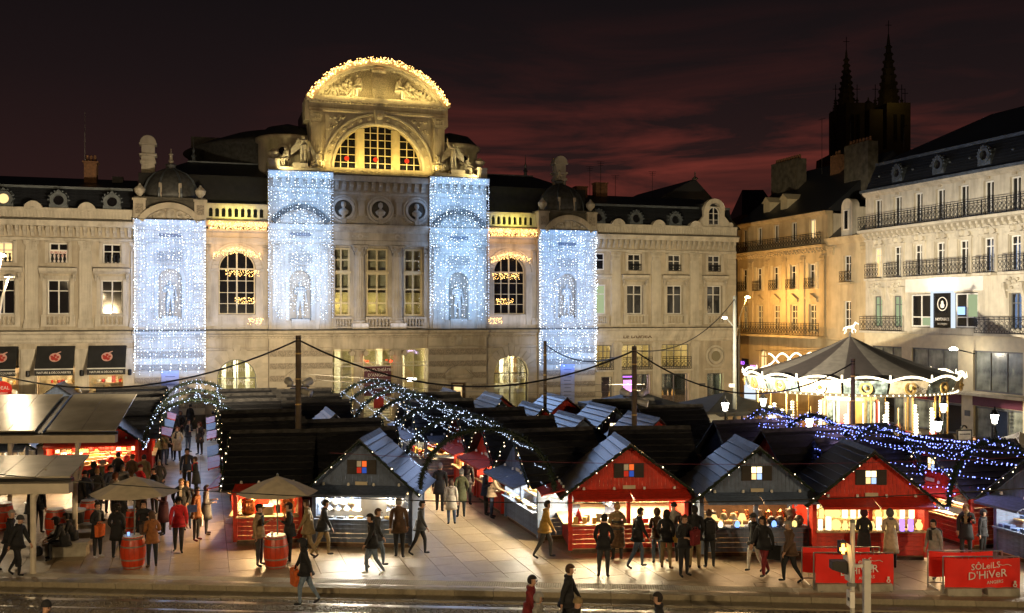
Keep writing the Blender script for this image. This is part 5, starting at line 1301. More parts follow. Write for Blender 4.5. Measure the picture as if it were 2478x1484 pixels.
# frame of the facades that close the square on the right: x runs towards the camera, -y looks into the square
RA = GA - R(90); RU = 50.0; RV = -8.5
R0 = grid(RU, RV)
def RX(px):
    t = (px-CXP)/FPX; return -((22.95-79.83*t)/(.2965+.955*t)) + RV
def build_right_building():
    P = empty('apartment_building', R0, RA, 'big cream apartment building with iron balconies on the right of the square', 'building')
    L = 26.0
    b1 = [RX(q) for q in (2138,2190,2243,2303,2365,2432)]; b1 += [b1[-1]+2.05*k for k in (1,2,3)]
    b1 = [1.35+2.08*k for k in range(11)]
    hs = [(b-.42,b+.42,13.75,15.75,0) for b in b1] + [(b-.44,b+.44,10.2,12.3,0) for b in b1]
    b3 = [b1[0],b1[1]] + [b for b in b1[6:]]
    big = (b1[2]-.7, b1[4]+1.2)
    hs += [(b-.48,b+.48,6.75,8.9,0) for b in b3] + [(big[0],big[1],6.75,9.0,0)]
    wall_holes(P, 0, L, 6.3, 16.2, 0, .6, hs, 'wall', 'stone_pale')
    MB().box(0,.55,6.3,L,.6,16.2).build('room_dark', M['dark_room'], P)
    for i, b in enumerate(b1):
        window(P, b-.42, b+.42, 13.75, 15.75, .22, 2, (), 'white_paint', 'pane_dark', .09)
        window(P, b-.44, b+.44, 10.2, 12.3, .22, 2, (.75,), 'white_paint', 'pane_lit' if i == 0 else 'pane_dark', .09)
        put('keystone', box_mesh(.28,.16,.5), M['stone'], P, (b,-.02,15.85))
        MB().box(b-.72,-.08,10.1,b-.48,0,12.5).box(b+.48,-.08,10.1,b+.72,0,12.5).build('window_surround', M['stone_pale'], P)
        m = MB(); m.ring(b, 12.35, .3, .72, -.16, 0, R(20), R(160), 10); m.ball((b,-.16,12.75),.22,8,5); m.box(b-.8,-.12,12.38,b+.8,0,12.5); m.build('window_crest', M['stone_pale'], P)
    for b in b3:
        window(P, b-.48, b+.48, 6.75, 8.9, .22, 2, (.72,), 'grey_paint', 'pane_green' if b in b1[:2] else 'pane_dark', .08)
        m = MB(); m.box(b-.75,-.14,9.0,b+.75,0,9.12); rr = random.Random(3)
        for k in range(14): m.ball((b+rr.uniform(-.6,.6),-.1,9.15+rr.uniform(0,.6)), rr.uniform(.07,.15), 6, 4)
        for sx in (-1,1): m.prism_x([(0,8.6),(-.1,8.6),(-.3,9.3),(-.3,9.5),(0,9.5)], b+sx*.68-.1, b+sx*.68+.1)
        m.build('window_crest', M['stone_pale'], P)
    # notary's lit glass front
    w = (big[1]-big[0])/3
    window(P, big[0], big[0]+w*.95, 6.8, 8.95, .1, 2, (.3,), 'white_paint', ('pane_dark','pane_green','pane_dark','pane_dark'), .09, 'office_window')
    window(P, big[0]+2*w+.1, big[1], 6.8, 8.95, .1, 2, (.3,), 'white_paint', ('pane_dark','pane_dark','pane_dark','pane_green'), .09, 'office_window')
    o = MB().box(big[0]+w,-.12,6.75,big[0]+w+.16,.1,9.1).box(big[0]+2*w-.16,-.12,6.75,big[0]+2*w,.1,9.1).box(big[0]+w,-.12,9.0,big[0]+2*w,.1,9.15).build('lit_frame', M['pane_white'], P)
    MB().box(big[0]+w+.16,-.02,6.75,big[0]+2*w-.16,.0,9.0).build('sign_glass', M['pane_dark'], o)
    cx = big[0]+1.5*w
    m = MB(); m.ring(cx, 8.3, .40, .45, -.06, -.03, 0, 2*math.pi, 24); m.lathe([(.06,-.25),(.16,-.2),(.2,-.05),(.1,.06),(.12,.16),(0,.24)], 8, (cx,-.05,8.28), sy=.15); m.build('notary_emblem', M['print_white'], o)
    lettering('lettering', 'NOTAIRES', .27, M['print_white'], o, (cx,-.05,7.3)); lettering('lettering', 'DE L\'ANJOU', .16, M['print_white'], o, (cx,-.05,7.0))
    MB().box(big[0]+2*w+.3,.0,7.6,big[0]+2*w+.9,.04,8.1).build('screen', M['screen_blue'], o)
    lamp('sign_light', 'AREA', (cx,-.5,9.15), 30, (.80,.95,1.0), P, 1.6, size_y=.2, rot=(R(160),0,0)); lamp('sign_light', 'AREA', (cx,-.25,7.9), 20, (.85,.95,1.0), P, 1.4, size_y=1.6, rot=(R(-90),0,0))
    MB().box(big[0]-.5,-.06,9.1,big[1]+.5,0,10.0).build('fascia', M['white_paint'], P)
    # balconies
    MB().box(0,-.75,13.42,L,0,13.6).build('balcony_slab', M['stone_pale'], P)
    x = .05
    while x < L-1: put('balcony_rail', railing_mesh(1.95,.95,.33), M['iron'], P, (x,-.7,13.6)); x += 1.98
    for a, b in ((b1[0]-.75,b1[0]+.75),(b1[1]-.75,b1[1]+.75),(b1[2]-.8,b1[4]+.85),(b1[5]-.75,b1[5]+.8),(b1[6]-.75,b1[9]+.8)):
        MB().box(a,-.6,9.98,b,0,10.14).build('balcony_slab', M['stone_pale'], P); put('balcony_rail', railing_mesh(b-a,1.0,.33), M['iron'], P, (a,-.55,10.14))
    for a, b in ((.05,big[0]-.3),(big[1]+.3,L)):
        MB().box(a,-.6,6.32,b,0,6.46).build('balcony_slab', M['stone_pale'], P); put('balcony_rail', railing_mesh(b-a,1.0,.4), M['iron'], P, (a,-.55,6.46))
    row(P, 'console', console_mesh(.2,.42,.42), 'stone_pale', 0, L, 50, 0, 12.95)
    cornice(P, 0, L, [(.1,12.8),(.16,12.9),(.16,12.95)], 'moulding', 'stone_pale'); cornice(P, 0, L, [(.5,13.37),(.6,13.40),(.76,13.42)], 'cornice', 'stone_pale')
    cornice(P, 0, L, [(.06,16.0),(.2,16.1),(.3,16.2),(.34,16.3)], 'eaves_moulding', 'stone_pale')
    MB().box(-.1,-.45,16.3,L,.3,16.48).build('gutter', M['zinc'], P)
    slate_courses(P, 0, L, .0, 16.48, .9, 18.35, 9)
    MB().box(0,.82,18.3,L,1.3,18.5).build('mansard_flashing', M['zinc'], P)
    MB()._add([(0,1.1,18.5),(L,1.1,18.5),(L,7,21.6),(4.5,7,21.6),(0,13,18.5),(L,13,18.5)], [(0,1,2,3),(0,3,4),(1,5,2),(3,2,5,4)]).build('roof', M['slate'], P)
    for k in range(6): dormer_oval(P, 3.3+4.0*k, .2, 16.75, .85, lit=False)
    for k in range(14): MB().ball((1.0+1.75*k,.4,17.45),.09,6,4).build('roof_hook', M['zinc'], P)
    # modern shop floors
    hs = [(.8,4.0,2.9,5.4,0),(5.0,9.3,2.9,5.4,0),(10.6,14.5,2.9,5.4,0),(15.5,20,2.9,5.4,0)]
    lo = [(.8,4.2,0,2.0,0),(5.0,9.6,0,2.0,0),(10.6,14.5,0,2.0,0),(15.5,20,0,2.0,0)]
    wall_holes(P, 0, L, 0, 6.3, -.1, .5, hs + lo, 'shop_wall', 'cream_paint')
    for a, b, z0, z1, _ in hs:
        window(P, a, b, z0, z1, .05, 3, (), 'grey_paint', ('smudge_glass',), .1, 'shop_window')
    for i, (a, b, z0, z1, _) in enumerate(lo):
        window(P, a, b, .05, 1.95, .1, 3, (), 'grey_paint', ('smudge_glass','pane_dark','smudge_glass') if i != 1 else ('smudge_glass','smudge_glass','pane_dark'), .1, 'shop_window')
        MB().box(a,-.16,2.02,b,-.1,2.6).build('shop_fascia', M['plum'], P)
    MB().box(5.0,-.2,2.05,6.6,-.16,2.58).build('red_fascia', M['print_red'], P)
    MB().box(0,-1.0,2.68,L,-.1,2.86).build('ledge', M['stone_pale'], P)
    MB().box(9.9,-.14,1.3,10.35,-.1,1.65).build('street_plate', M['grey_paint'], P)
    MB().box(0,.6,0,L,12,16.2).build('body', M['stone'], P)
    # bracket lamp on the wall
    x = RX(2362); m = MB().tube([(x,-.1,5.2),(x,-1.6,5.5)], .04, 6); o = m.build('lamp_arm', M['iron'], P)
    MB().lathe([(0,0),(.22,.02),(.26,.1),(.1,.2),(0,.2)], 10, (x,-1.7,5.42)).build('lamp_head', M['lamp_white'], o)
    lamp('wall_lamp', 'POINT', (x,-1.7,5.2), 110, (1.0,.88,.66), P, .15)
build_right_building()
def build_street_houses():
    # narrow pale house, then the yellow-lit house in the street mouth
    P = empty('narrow_house', grid(RU+.3, RV), RA, 'narrow pale house squeezed between the big apartment building and the yellow-lit house', 'house')
    w = 5.0
    hs = [(-3.0,-2.1,10.1,12.0,0),(-3.0,-2.1,6.6,8.6,0)]
    wall_holes(P, -w, 0, 0, 13.4, 0, .5, hs, 'wall', 'stone_yellow')
    MB().box(-w,.45,0,0,.5,13.4).build('room_dark', M['dark_room'], P)
    for h in hs: window(P, h[0], h[1], h[2], h[3], .2, 2, (.35,.68), 'white_paint', 'pane_dark', .07)
    cornice(P, -w, 0, [(.1,12.9),(.2,13.1),(.34,13.3),(.38,13.42)], 'cornice', 'stone_yellow'); cornice(P, -w, 0, [(.05,5.6),(.16,5.7),(.16,5.8)], 'string_course', 'stone_yellow')
    put('balcony_rail', railing_mesh(1.3,.8,.3), M['iron'], P, (-3.2,-.25,10.0)); MB().box(-3.4,-.35,9.85,-1.7,0,10.0).build('balcony_slab', M['stone_yellow'], P)
    for x in (-4.55,-.5): put('capital', capital_mesh(.7,.7,.14), M['stone_yellow'], P, (x,0,12.1))
    MB()._add([(-w,0,13.4),(0,0,13.4),(0,5,17.5),(-w,5,17.5),(-w,10,13.4),(0,10,13.4)], [(0,1,2,3),(0,3,4),(1,5,2),(2,5,4,3)]).build('roof', M['slate'], P)
    d = MB().box(-3.2,-.05,13.4,-1.9,2,15.6).ring(-2.55,15.6,0,.65,-.05,.6,0,math.pi,12).build('stone_dormer', M['stone_pale'], P)
    window(d, -2.85, -2.25, 13.9, 15.4, -.1, 1, (), 'white_paint', 'pane_dark', .07)
    MB().box(-w,.5,0,0,10,13.3).build('body', M['stone'], P)
    P = empty('street_house', grid(RU+.3, RV), RA, 'old house washed in yellow lamplight at the mouth of the side street', 'house')
    a, b = -18.5, -w
    bays = [-7.0,-9.6,-12.2,-14.8,-17.2]
    hs = [(x-.5,x+.5,9.7,11.6,0) for x in bays] + [(x-.5,x+.5,6.2,8.4,0) for x in bays] + [(x-.42,x+.42,13.6,15.1,0) for x in bays] + [(-7.9,-6.1,2.2,3.6,.9),(-14.9,-13.7,2.2,4.0,.6)]
    wall_holes(P, a, b, 0, 15.6, 0, .5, hs, 'wall', 'stone_yellow')
    MB().box(a,.45,0,b,.5,15.6).build('room_dark', M['dark_room'], P)
    for i, x in enumerate(bays):
        window(P, x-.5, x+.5, 9.7, 11.6, .2, 2, (.7,), 'white_paint', 'pane_dark', .08); window(P, x-.5, x+.5, 6.2, 8.4, .2, 2, (.25,.5,.75), 'cream_paint', 'pane_dim', .1)
        window(P, x-.42, x+.42, 13.6, 15.1, .2, 2, (), 'white_paint', 'pane_lit' if i == 0 else 'pane_dark', .08)
        for sx in (-1,1): MB().box(x+sx*.62-.16,-.06,9.6,x+sx*.62+.16,0,11.7).build('shutter', M['cream_paint'], P)
        MB().prism([(x-.8,8.85),(x+.8,8.85),(x,9.3)], -.28, 0).box(x-.7,-.15,8.6,x+.7,0,8.85).build('window_pediment', M['stone_yellow'], P)
        put('balcony_rail', railing_mesh(1.3,.85,.3), M['iron'], P, (x-.65,-.35,9.6))
    arch_window(P, -7.0, .88, 2.2, 3.6, .2, 2, (3.0,3.6), 'cream_paint', 'pane_dim', .1); arch_window(P, -14.3, .58, 2.2, 4.0, .2, 2, (3.0,4.0), 'cream_paint', 'pane_lit', .08)
    for x in (-5.6,-8.3,-10.9,-13.5,-16.1): pilaster(P, x, 5.9, 12.2, .6, 0, .7, .4, False, 'stone_yellow', .12)
    row(P, 'console', console_mesh(.18,.36,.34), 'stone_yellow', a, b, 30, 0, 12.45)
    cornice(P, a, b, [(.4,12.8),(.5,12.9),(.54,13.0)], 'cornice', 'stone_yellow'); cornice(P, a, b, [(.1,15.3),(.24,15.45),(.28,15.6)], 'eaves', 'stone_yellow')
    put('balcony_rail', railing_mesh(b-a,.9,.4), M['iron'], P, (a,-.6,13.0)); put('balcony_rail', railing_mesh(b-a,1.0,.4), M['iron'], P, (a,-.8,5.9)); MB().box(a,-.85,5.72,b,0,5.9).build('balcony_slab', M['stone_yellow'], P)
    MB()._add([(a,-.1,15.6),(b,-.1,15.6),(b,6,20.5),(a,6,20.5),(a,12,15.6),(b,12,15.6)], [(0,1,2,3),(0,3,4),(1,5,2),(2,5,4,3)]).build('roof', M['slate'], P)
    for x, z1, yy, ww in ((-16.5,21.2,3.5,4.2),(-10.5,20.9,4.5,1.2),(-5.6,21.0,3.0,3.0)):
        c = MB().box(x-ww/2,yy,16.5,x+ww/2,yy+.9,z1).build('chimney', M['stone_grime_shade'] if ww > 2 else M['brick'], P)
        for k in range(int(ww/.4)): MB().lathe([(.13,0),(.1,.4)], 7, (x-ww/2+.25+k*.4,yy+.45,z1)).build('chimney_pot', M['brick'], c)
    for x in (-15.3,-12.6): d = MB().box(x-.5,1.0,15.9,x+.5,3,17.3).prism([(x-.65,17.3),(x+.65,17.3),(x,17.8)],.9,3).build('dormer', M['cream_paint'], P)
    MB().box(a,.5,0,b,12,15.4).build('body', M['stone'], P)
    for k, (x, zz) in enumerate(((-9,23.5),(-13,24.5),(-2.5,22))): MB().tube([(x,5,19.5),(x,5,zz)], .025, 4).tube([(x-.5,5,zz-.1),(x+.5,5,zz-.1)], .015, 4).build('antenna', M['iron'], P)
    # shop signs in the street
    MB().box(-17.2,-.35,3.2,-16.1,-.3,3.7).build('shop_sign', M['dark_room'], P); lettering('shop_sign', 'KO', .42, M['neon_violet'], P, (-16.9,-.42,3.3)); lettering('shop_sign', 'PORTES', .24, M['neon_pink'], P, (-15.2,-.42,3.1))
    MB().box(-17.0,-.2,.2,-15.2,-.15,2.7).build('lit_doorway', M['pane_white'], P)
build_street_houses()
def build_cathedral():
    Y = 190.0; s = Y/FPX
    P = empty('cathedral', at(2105, 758, Y) - Vector((0,5,H)), 0, 'dark twin-spired cathedral standing behind the roofs', 'cathedral')
    z = lambda y: H + (758-y)*s; x = lambda p: (p-2105)*s
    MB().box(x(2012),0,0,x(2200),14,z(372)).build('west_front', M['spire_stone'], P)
    def spire(px, w, yb, yt, name='spire'):
        cx = x(px); hw = w*s/2; zt = z(yt); zb = z(yb); h = zt-zb
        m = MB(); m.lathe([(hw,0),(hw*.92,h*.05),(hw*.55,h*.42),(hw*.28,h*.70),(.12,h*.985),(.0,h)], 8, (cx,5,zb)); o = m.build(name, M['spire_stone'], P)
        for k in range(8):
            a = 2*math.pi*k/8
            mm = MB()
            for q in range(9):
                t = q/10; rad = hw*(1-t)*.98; mm.bulb((cx+rad*math.cos(a),5+rad*math.sin(a),zb+h*t*.98+.4), .32)
            mm.build('crocket', M['spire_stone'], o)
        MB().tube([(cx,5,zt-.3),(cx,5,zt+2.4)], .07, 4).tube([(cx-.6,5,zt+1.5),(cx+.6,5,zt+1.5)], .06, 4).build('cross', M['iron'], o)
    for px, w, yt in ((2048,44,120),(2150,56,80)):
        m = MB(); m.box(x(px-w/2),0,z(372),x(px+w/2),10,z(262)); 
        m.build('tower', M['spire_stone'], P); spire(px, w, 262, yt)
        for sx in (-1,1): spire(px+sx*(w/2+4), 10, 300, 235, 'pinnacle')
        for k in range(2): MB().box(x(px-w*.22+k*w*.3),-.15,z(350),x(px-w*.22+k*w*.3+w*.14),.0,z(290)).build('belfry_louvre', M['dark_room'], P)
    spire(2016, 12, 380, 290, 'pinnacle'); spire(2190, 12, 330, 245, 'pinnacle')
    cx = x(2101); MB().box(x(2086),1,z(372),x(2118),9,z(275)).build('lantern_tower', M['spire_stone'], P)
    MB().lathe([(16*s,0),(16*s,z(262)-z(275)),(13*s,z(252)-z(275)),(2*s,z(243)-z(275)),(.1,z(236)-z(275))], 12, (cx,5,z(275))).build('lantern_dome', M['spire_stone'], P)
    for k in range(5): MB().box(x(2020+k*38),-.1,z(415),x(2032+k*38),0,z(385)).build('statue_niche', M['dark_room'], P)
    lamp('belfry_light', 'POINT', (cx+2.2,-3,z(262)), 60, (1.0,.7,.2), P, .3)
    # dark roofs between cathedral and square
    for k, (px0, px1, y0, y1, YY, mt) in enumerate(((1880,2010,505,425,120,'slate'),(1990,2120,500,400,115,'slate'),(1795,1890,520,450,125,'slate'),(1980,2060,470,402,118,'brick'))):
        a, b = at(px0, y0, YY), at(px1, y1, YY)
        E = empty('rear_house', (a.x, YY, 0), 0, ('dark slate roofed house behind the yellow-lit house','high dark roof below the cathedral towers','dark roof beside the tall chimney stack','tall brick chimney block in front of the cathedral')[k], 'house')
        w = b.x-a.x
        MB().box(0,0,0,w,8,a.z).build('wall', M['brick'], E)
        if mt == 'slate': MB()._add([(0,0,a.z),(w,0,a.z),(w*.75,4,b.z),(w*.2,4,b.z),(0,8,a.z),(w,8,a.z)], [(0,1,2,3),(0,3,4),(1,5,2),(3,2,5,4)]).build('roof', M['slate'], E)
        else:
            MB().box(w*.1,1,a.z,w*.9,3,b.z).build('chimney', M['brick'], E)
            for q in range(8): MB().lathe([(.25,0),(.2,.9)], 6, (w*.15+q*w*.1,2,b.z)).build('chimney_pot', M['brick'], E)
build_cathedral()
# ------------------------------------------------------------------ market huts (local: gable looks along -y, ridge runs along +y)
def garland_mesh(paths, key, r=.075, dens=24, bulbs=0.0, seed=1):
    """fir garland: a bristle of needles round a rope"""
    def f():
        rr = random.Random(seed); m = MB()
        for pts in paths:
            pts = [Vector(p) for p in pts]; m.tube(pts, r*.42, 5)
            for a, b in zip(pts, pts[1:]):
                L = (b-a).length; t = (b-a).normalized()
                for k in range(max(1, int(L*dens))):
                    p = a + (b-a)*rr.random(); d = Vector((rr.gauss(0,1), rr.gauss(0,1), rr.gauss(0,1))); d = (d - t*d.dot(t)*.5).normalized()
                    q = d.cross(t).normalized()*.022 if d.cross(t).length > .01 else Vector((.02,0,0)); l = r*rr.uniform(.8,1.7)
                    m._add([tuple(p-q), tuple(p+q), tuple(p+d*l+t*l*.3)], [(0,1,2)])
                    m._add([tuple(p-d*.01+t*.02), tuple(p+t*-.02), tuple(p-d*l*.9+t*l*.2)], [(0,1,2)])
        return m.mesh('garland')
    return cached(('garl', key), f)
def bulbs_mesh(paths, key, step, r, off=.06, seed=2):
    def f():
        rr = random.Random(seed); m = MB()
        for pts in paths:
            pts = [Vector(p) for p in pts]; acc = 0
            for a, b in zip(pts, pts[1:]):
                L = (b-a).length; s = acc
                while s < L:
                    p = a + (b-a)*(s/L) + Vector((rr.uniform(-off,off), rr.uniform(-off,off), rr.uniform(-off,off))); m.bulb(p, r*rr.choice((.8,1,1.2))); s += step*rr.uniform(.8,1.2)
                acc = s - L
        return m.mesh('bulbs')
    return cached(('blb', key), f)
def hut(loc, rot, label, col='hut_red', w=3.8, d=2.3, eave=2.05, ridge=3.5, front=True, left=False, right=False, detail=2, lit=False, win=True, garland=True, flaps=2, light=0, spill=1.0, lcol=(1.0,.80,.50), back='hut_inside', cool=False, group='market huts'):
    P = empty('market_hut', loc, rot, label, 'market hut', group)
    ov, fo = .32, .34; hw = w/2; c = M[col]; th = .07
    MB().box(-hw+.1,.1,0,hw-.1,d-.1,.12).build('base_frame', M['wood_dark'], P)
    MB().box(-hw+th,th,.12,hw-th,d-th,.16).build('floor_deck', M['counter_wood'], P)
    pm = box_mesh(.13,.13,eave-.1)
    for x in (-hw+.065, hw-.065):
        for y in (.065, d-.065): put('post', pm, c, P, (x,y,.1))
    def planks(side, z0, z1):
        L = (w if side in 'fb' else d)-.27; n = max(1, round((z1-z0)/.15)); h = (z1-z0)/n
        me = cached(('plank', round(L,2), round(h,3)), lambda: MB()._add([(-L/2,0,0),(L/2,0,0),(L/2,0,h-.006),(-L/2,0,h-.006),(-L/2,-.028,.004),(L/2,-.028,.004),(L/2,-.014,h-.006),(-L/2,-.014,h-.006)],
              [(4,5,6,7),(1,0,3,2),(0,1,5,4),(7,6,2,3),(1,2,6,5),(0,4,7,3)]).mesh('plank'))
        pos = {'f':((0,th),0),'b':((0,d-th),R(180)),'l':((-hw+th,d/2),R(-90)),'r':((hw-th,d/2),R(90))}[side]
        if detail >= 1 and side != 'b':
            for k in range(n): put('plank', me, c, P, (*pos[0], z0+k*h), (0,0,pos[1]))
        else: MB().box(-L/2,-.03,z0,L/2,0,z1).build('panel_wall', c, P, (*pos[0],0), (0,0,pos[1]))
    MB().box(-hw+.1,d-th-.03,.15,hw-.1,d-th-.006,eave).build('back_lining', M[back], P)
    for side, op in (('f',front),('l',left),('r',right)):
        L = w if side == 'f' else d
        pos, ang = {'f':((0,0),0),'l':((-hw,d/2),R(-90)),'r':((hw,d/2),R(90))}[side]
        if op:
            planks(side, .15, .9)
            put('counter', cached(('ctr', round(L,2)), lambda: MB().box(-L/2+.1,-.16,.90,L/2-.1,.38,.945).mesh('counter')), M['counter_wood'] if col == 'hut_red' else c, P, (*pos,0), (0,0,ang))
            MB().box(-L/2+.13,-.02,eave-.16,L/2-.13,.06,eave).build('header', c, P, (*pos,0), (0,0,ang))
            n = flaps if side == 'f' else (1 if d < 2.6 else 2)
            for k in range(n):
                fw = (L-.1)/n-.05; a = R(-12 if not cool else -16)
                def ff():
                    m = MB(); m.box(-fw/2,-.82,-.02,fw/2,0,.02)
                    for q in range(1,5): m.box(-fw/2,-.82*q/5-.006,.02,fw/2,-.82*q/5+.006,.026)
                    m.box(-fw/2,-.84,-.05,fw/2,-.80,.03); return m.mesh('flap')
                fl = put('flap', cached(('flap', round(fw,2)), ff), c, P, Vector((*pos,0)) + Matrix.Rotation(ang,3,'Z') @ Vector((-L/2+.05+(k+.5)*(L-.1)/n,-.04,eave-.02)), (0,0,0))
                fl.rotation_euler = (Matrix.Rotation(ang,3,'Z') @ Matrix.Rotation(-a,3,'X')).to_euler()
                for sx in (-1,1): MB().tube([(sx*(fw/2-.04),-.7,-.03),(sx*(fw/2-.04),.0,-.42)], .012, 4).build('stay', M['steel'], fl)
            if side == 'f' and flaps == 2: put('post', box_mesh(.13,.10,eave-1.0), c, P, (0,.06,.95))
            if side == 'f': MB().box(-.2,-.10,eave+.02,.2,-.07,eave+.13).build('number_board', M['cream_paint'], P)
            for k in range(4): MB().lathe([(0,-.05),(.05,-.03),(.035,.05),(0,.06)], 6, (-L/2+L*(k+.5)/4,-.12,eave+.04)).build('awning_lamp', M['white_plastic'], P, (*pos,0), (0,0,ang))
        else: planks(side, .15, eave)
    planks('b', .15, eave)
    # gable boards
    sl = (ridge-eave)/hw
    for y0, y1, nm in ((-.0,.03,'f'),(d-.03,d,'b')):
        def gf():
            m = MB(); n = round(w/.125); bw = w/n
            for k in range(n):
                xa = -hw+k*bw+.004; xb = xa+bw-.008; za, zb = eave+sl*(hw-abs(xa)), eave+sl*(hw-abs(xb))
                m.prism([(xa,eave),(xb,eave),(xb,zb-.02),(xa,za-.02)] if abs((xa+xb)/2) > bw/2 else [(xa,eave),(xb,eave),(xb,zb-.02),((xa+xb)/2,ridge-.02),(xa,za-.02)], y0, y1)
            m.box(-hw+.05,y0+.012,eave-.02,hw-.05,y1-.006,eave+.1); return m.mesh('gable')
        stuff(put('gable_boards', cached(('gab',w,eave,ridge,nm,d), gf), c, P))
    if win:
        zz = eave+.60
        for sx in (-1,1): put('shutter', cached(('shut',), lambda: MB().box(-.15,-.045,-.235,.15,-.005,.235).box(-.12,-.055,-.2,.12,-.045,-.02).box(-.12,-.055,.02,.12,-.045,.2).mesh('shutter')), M['shutter'], P, (sx*.335,0,zz))
        wf = put('gable_window', cached(('gwin',), lambda: MB().box(-.185,-.04,-.22,-.165,0,.22).box(.165,-.04,-.22,.185,0,.22).box(-.165,-.04,-.22,.165,0,-.2).box(-.165,-.04,.2,.165,0,.22).box(-.01,-.035,-.2,.01,0,.2).box(-.165,-.035,-.01,.165,0,.01).mesh('gwin')), M['shutter'], P, (0,-.006,zz))
        pn = cached(('gpane',), lambda: MB().box(0,-.016,0,.155,-.006,.19).mesh('pane'))
        cols = ('pane_hot','pane_hot','pane_lit','pane_cyan') if lit else ('print_white','pane_orange','pane_red','pane_blue')
        for (px, pz), mm in zip(((-.165,.01),(.01,.01),(-.165,-.2),(.01,-.2)), cols): put('pane', pn, M[mm], wf, (px,0,pz))
    # roof: shingle courses on both slopes, ridge cap
    sl_len = math.hypot(hw+ov, sl*(hw+ov)); ang = math.atan2(sl*(hw+ov), hw+ov); n = 9; cl = sl_len/n; dd = d+2*fo
    me = cached(('shing', round(cl,3), round(dd,2)), lambda: MB()._add([(0,0,.0),(0,dd,.0),(cl+.02,dd,.0),(cl+.02,0,.0),(0,0,.06),(0,dd,.06),(cl+.02,dd,.022),(cl+.02,0,.022)],
             [(3,2,1,0),(4,7,6,5),(0,4,5,1),(2,6,7,3),(0,3,7,4),(1,5,6,2)][::1]).mesh('shingle'))
    ze = eave - sl*ov
    for sx in (1,-1):
        for k in range(n):
            t = k*cl; x = -(hw+ov)+t*math.cos(ang); z = ze+t*math.sin(ang)
            if sx == 1: put('shingle_course', me, M['hut_roof'], P, (x,-fo,z), (0,-ang,0))
            else: put('shingle_course', me, M['hut_roof'], P, (-x,-fo+dd,z), (0,-ang,R(180)))
    MB().prism([(-.13,ridge-.05),(0,ridge+.085),(.13,ridge-.05),(0,ridge+.04)], -fo-.02, d+fo+.02).build('ridge_cap', M['ridge_felt'], P)
    if garland:
        e = .05; path = [(-(hw+ov),-fo-e,ze),(-(hw+ov)*.5,-fo-e,(ze+ridge)/2+.0),(0,-fo-e,ridge-.02),((hw+ov)*.5,-fo-e,(ze+ridge)/2),((hw+ov),-fo-e,ze)]
        k = ('v',w,eave,ridge,d)
        g = put('garland', garland_mesh([path], k, .085, 34), M['needles'], P)
        stuff(put('garland_bulbs', bulbs_mesh([path], k, .36, .026 if detail else .03, .05), M['bulb_warm'], g))
    if light:
        pl = ((-w*.22,d*.42,eave-.12),(w*.22,d*.42,eave-.12)) if detail > 1 else ((0,d*.42,eave-.12),)
        for q in pl:
            b = MB().box(-.42,-.05,-.03,.42,.05,.02).build('strip_light', M['glow_pale'], P, q)
            lamp('hut_light', 'AREA', (q[0],q[1],q[2]-.05), light*2.0/len(pl), lcol, P, 1.0, size_y=.5, rot=(R(0),0,0))
            lamp('hut_light', 'POINT', (q[0],.25,eave-.3), light*.35/len(pl), lcol, P, .12)
        if detail:
            for side, op, ps, an, L in (('f',front,(0,.45),0,w),('l',left,(-hw+.45,d/2),R(-90),d),('r',right,(hw-.45,d/2),R(90),d)):
                if op:
                    o = lamp('counter_light', 'AREA', (*ps,eave-.2), light*1.1*spill*L/w, lcol, P, L*.3, size_y=.12)
                    o.rotation_euler = (Matrix.Rotation(an,3,'Z') @ Matrix.Rotation(R(-58),3,'X')).to_euler()
    return P
def hw_pt(P, x, y, z): return P.matrix_basis @ Vector((x, y, z))
def ware(P, name, me, mt, x, y, z, label, cat, group, rz=0.0, s=1.0):
    o = put(name, me, mt if isinstance(mt, list) else M[mt], None, hw_pt(P, x, y, z), (0,0,P.rotation_euler.z+rz), s)
    return tag(o, label, cat, group)
def lat(key, prof, n=10, smooth=True):
    def f():
        m = MB(); m.smooth = smooth; m.lathe(prof, n); return m.mesh(key)
    return cached(('lat', key), f)
JAR = lambda: lat('jar', [(.05,0),(.055,.02),(.055,.12),(.04,.14),(.045,.15),(.045,.18)])
BOTTLE = lambda: lat('bottle', [(.045,0),(.045,.2),(.018,.27),(.018,.34)], 8)
BUST = lambda: lat('jewel_bust', [(.10,0),(.11,.02),(.05,.04),(.05,.1),(.13,.16),(.15,.24),(.07,.31),(.045,.34),(.045,.42),(.03,.43)], 10)
POT = lambda: lat('pot', [(.10,0),(.15,.06),(.17,.16),(.13,.26),(.15,.29),(.05,.31),(.03,.36)], 12)
VASE = lambda: lat('vase', [(.06,0),(.10,.08),(.11,.16),(.05,.26),(.07,.30)], 10)
LANT = lambda: lat('lantern_tube', [(.075,0),(.08,.02),(.08,.34),(.07,.36)], 12)
LANTB = lambda: lat('lantern_ball', [(.03,0),(.10,.03),(.15,.12),(.15,.2),(.10,.29),(.03,.32)], 12)
TLAMP = lambda: lat('table_lamp', [(.07,0),(.07,.02),(.02,.04),(.02,.2),(.13,.2),(.07,.36)], 10)
WREATH = lambda: cached(('wreath',), lambda: garland_mesh([[(.16*math.cos(2*math.pi*k/12),0,.16*math.sin(2*math.pi*k/12)) for k in range(13)]], 'wr', .06, 60))
def shelves(P, x0, x1, y, zs, dep=.24):
    for z in zs: MB().box(x0,y-dep,z-.02,x1,y,z).build('shelf', M['counter_wood'], P)
def stock_row(P, items, x0, x1, y, z, step, label, cat, group, seed=1, jit=.02):
    rr = random.Random(seed); x = x0
    while x < x1:
        nm, me, mt = rr.choice(items); ware(P, nm, me() if callable(me) else me, mt, x, y+rr.uniform(-jit,jit), z+.004, label, cat, group, rr.uniform(-.2,.2), rr.uniform(.85,1.15)); x += step*rr.uniform(.85,1.15)
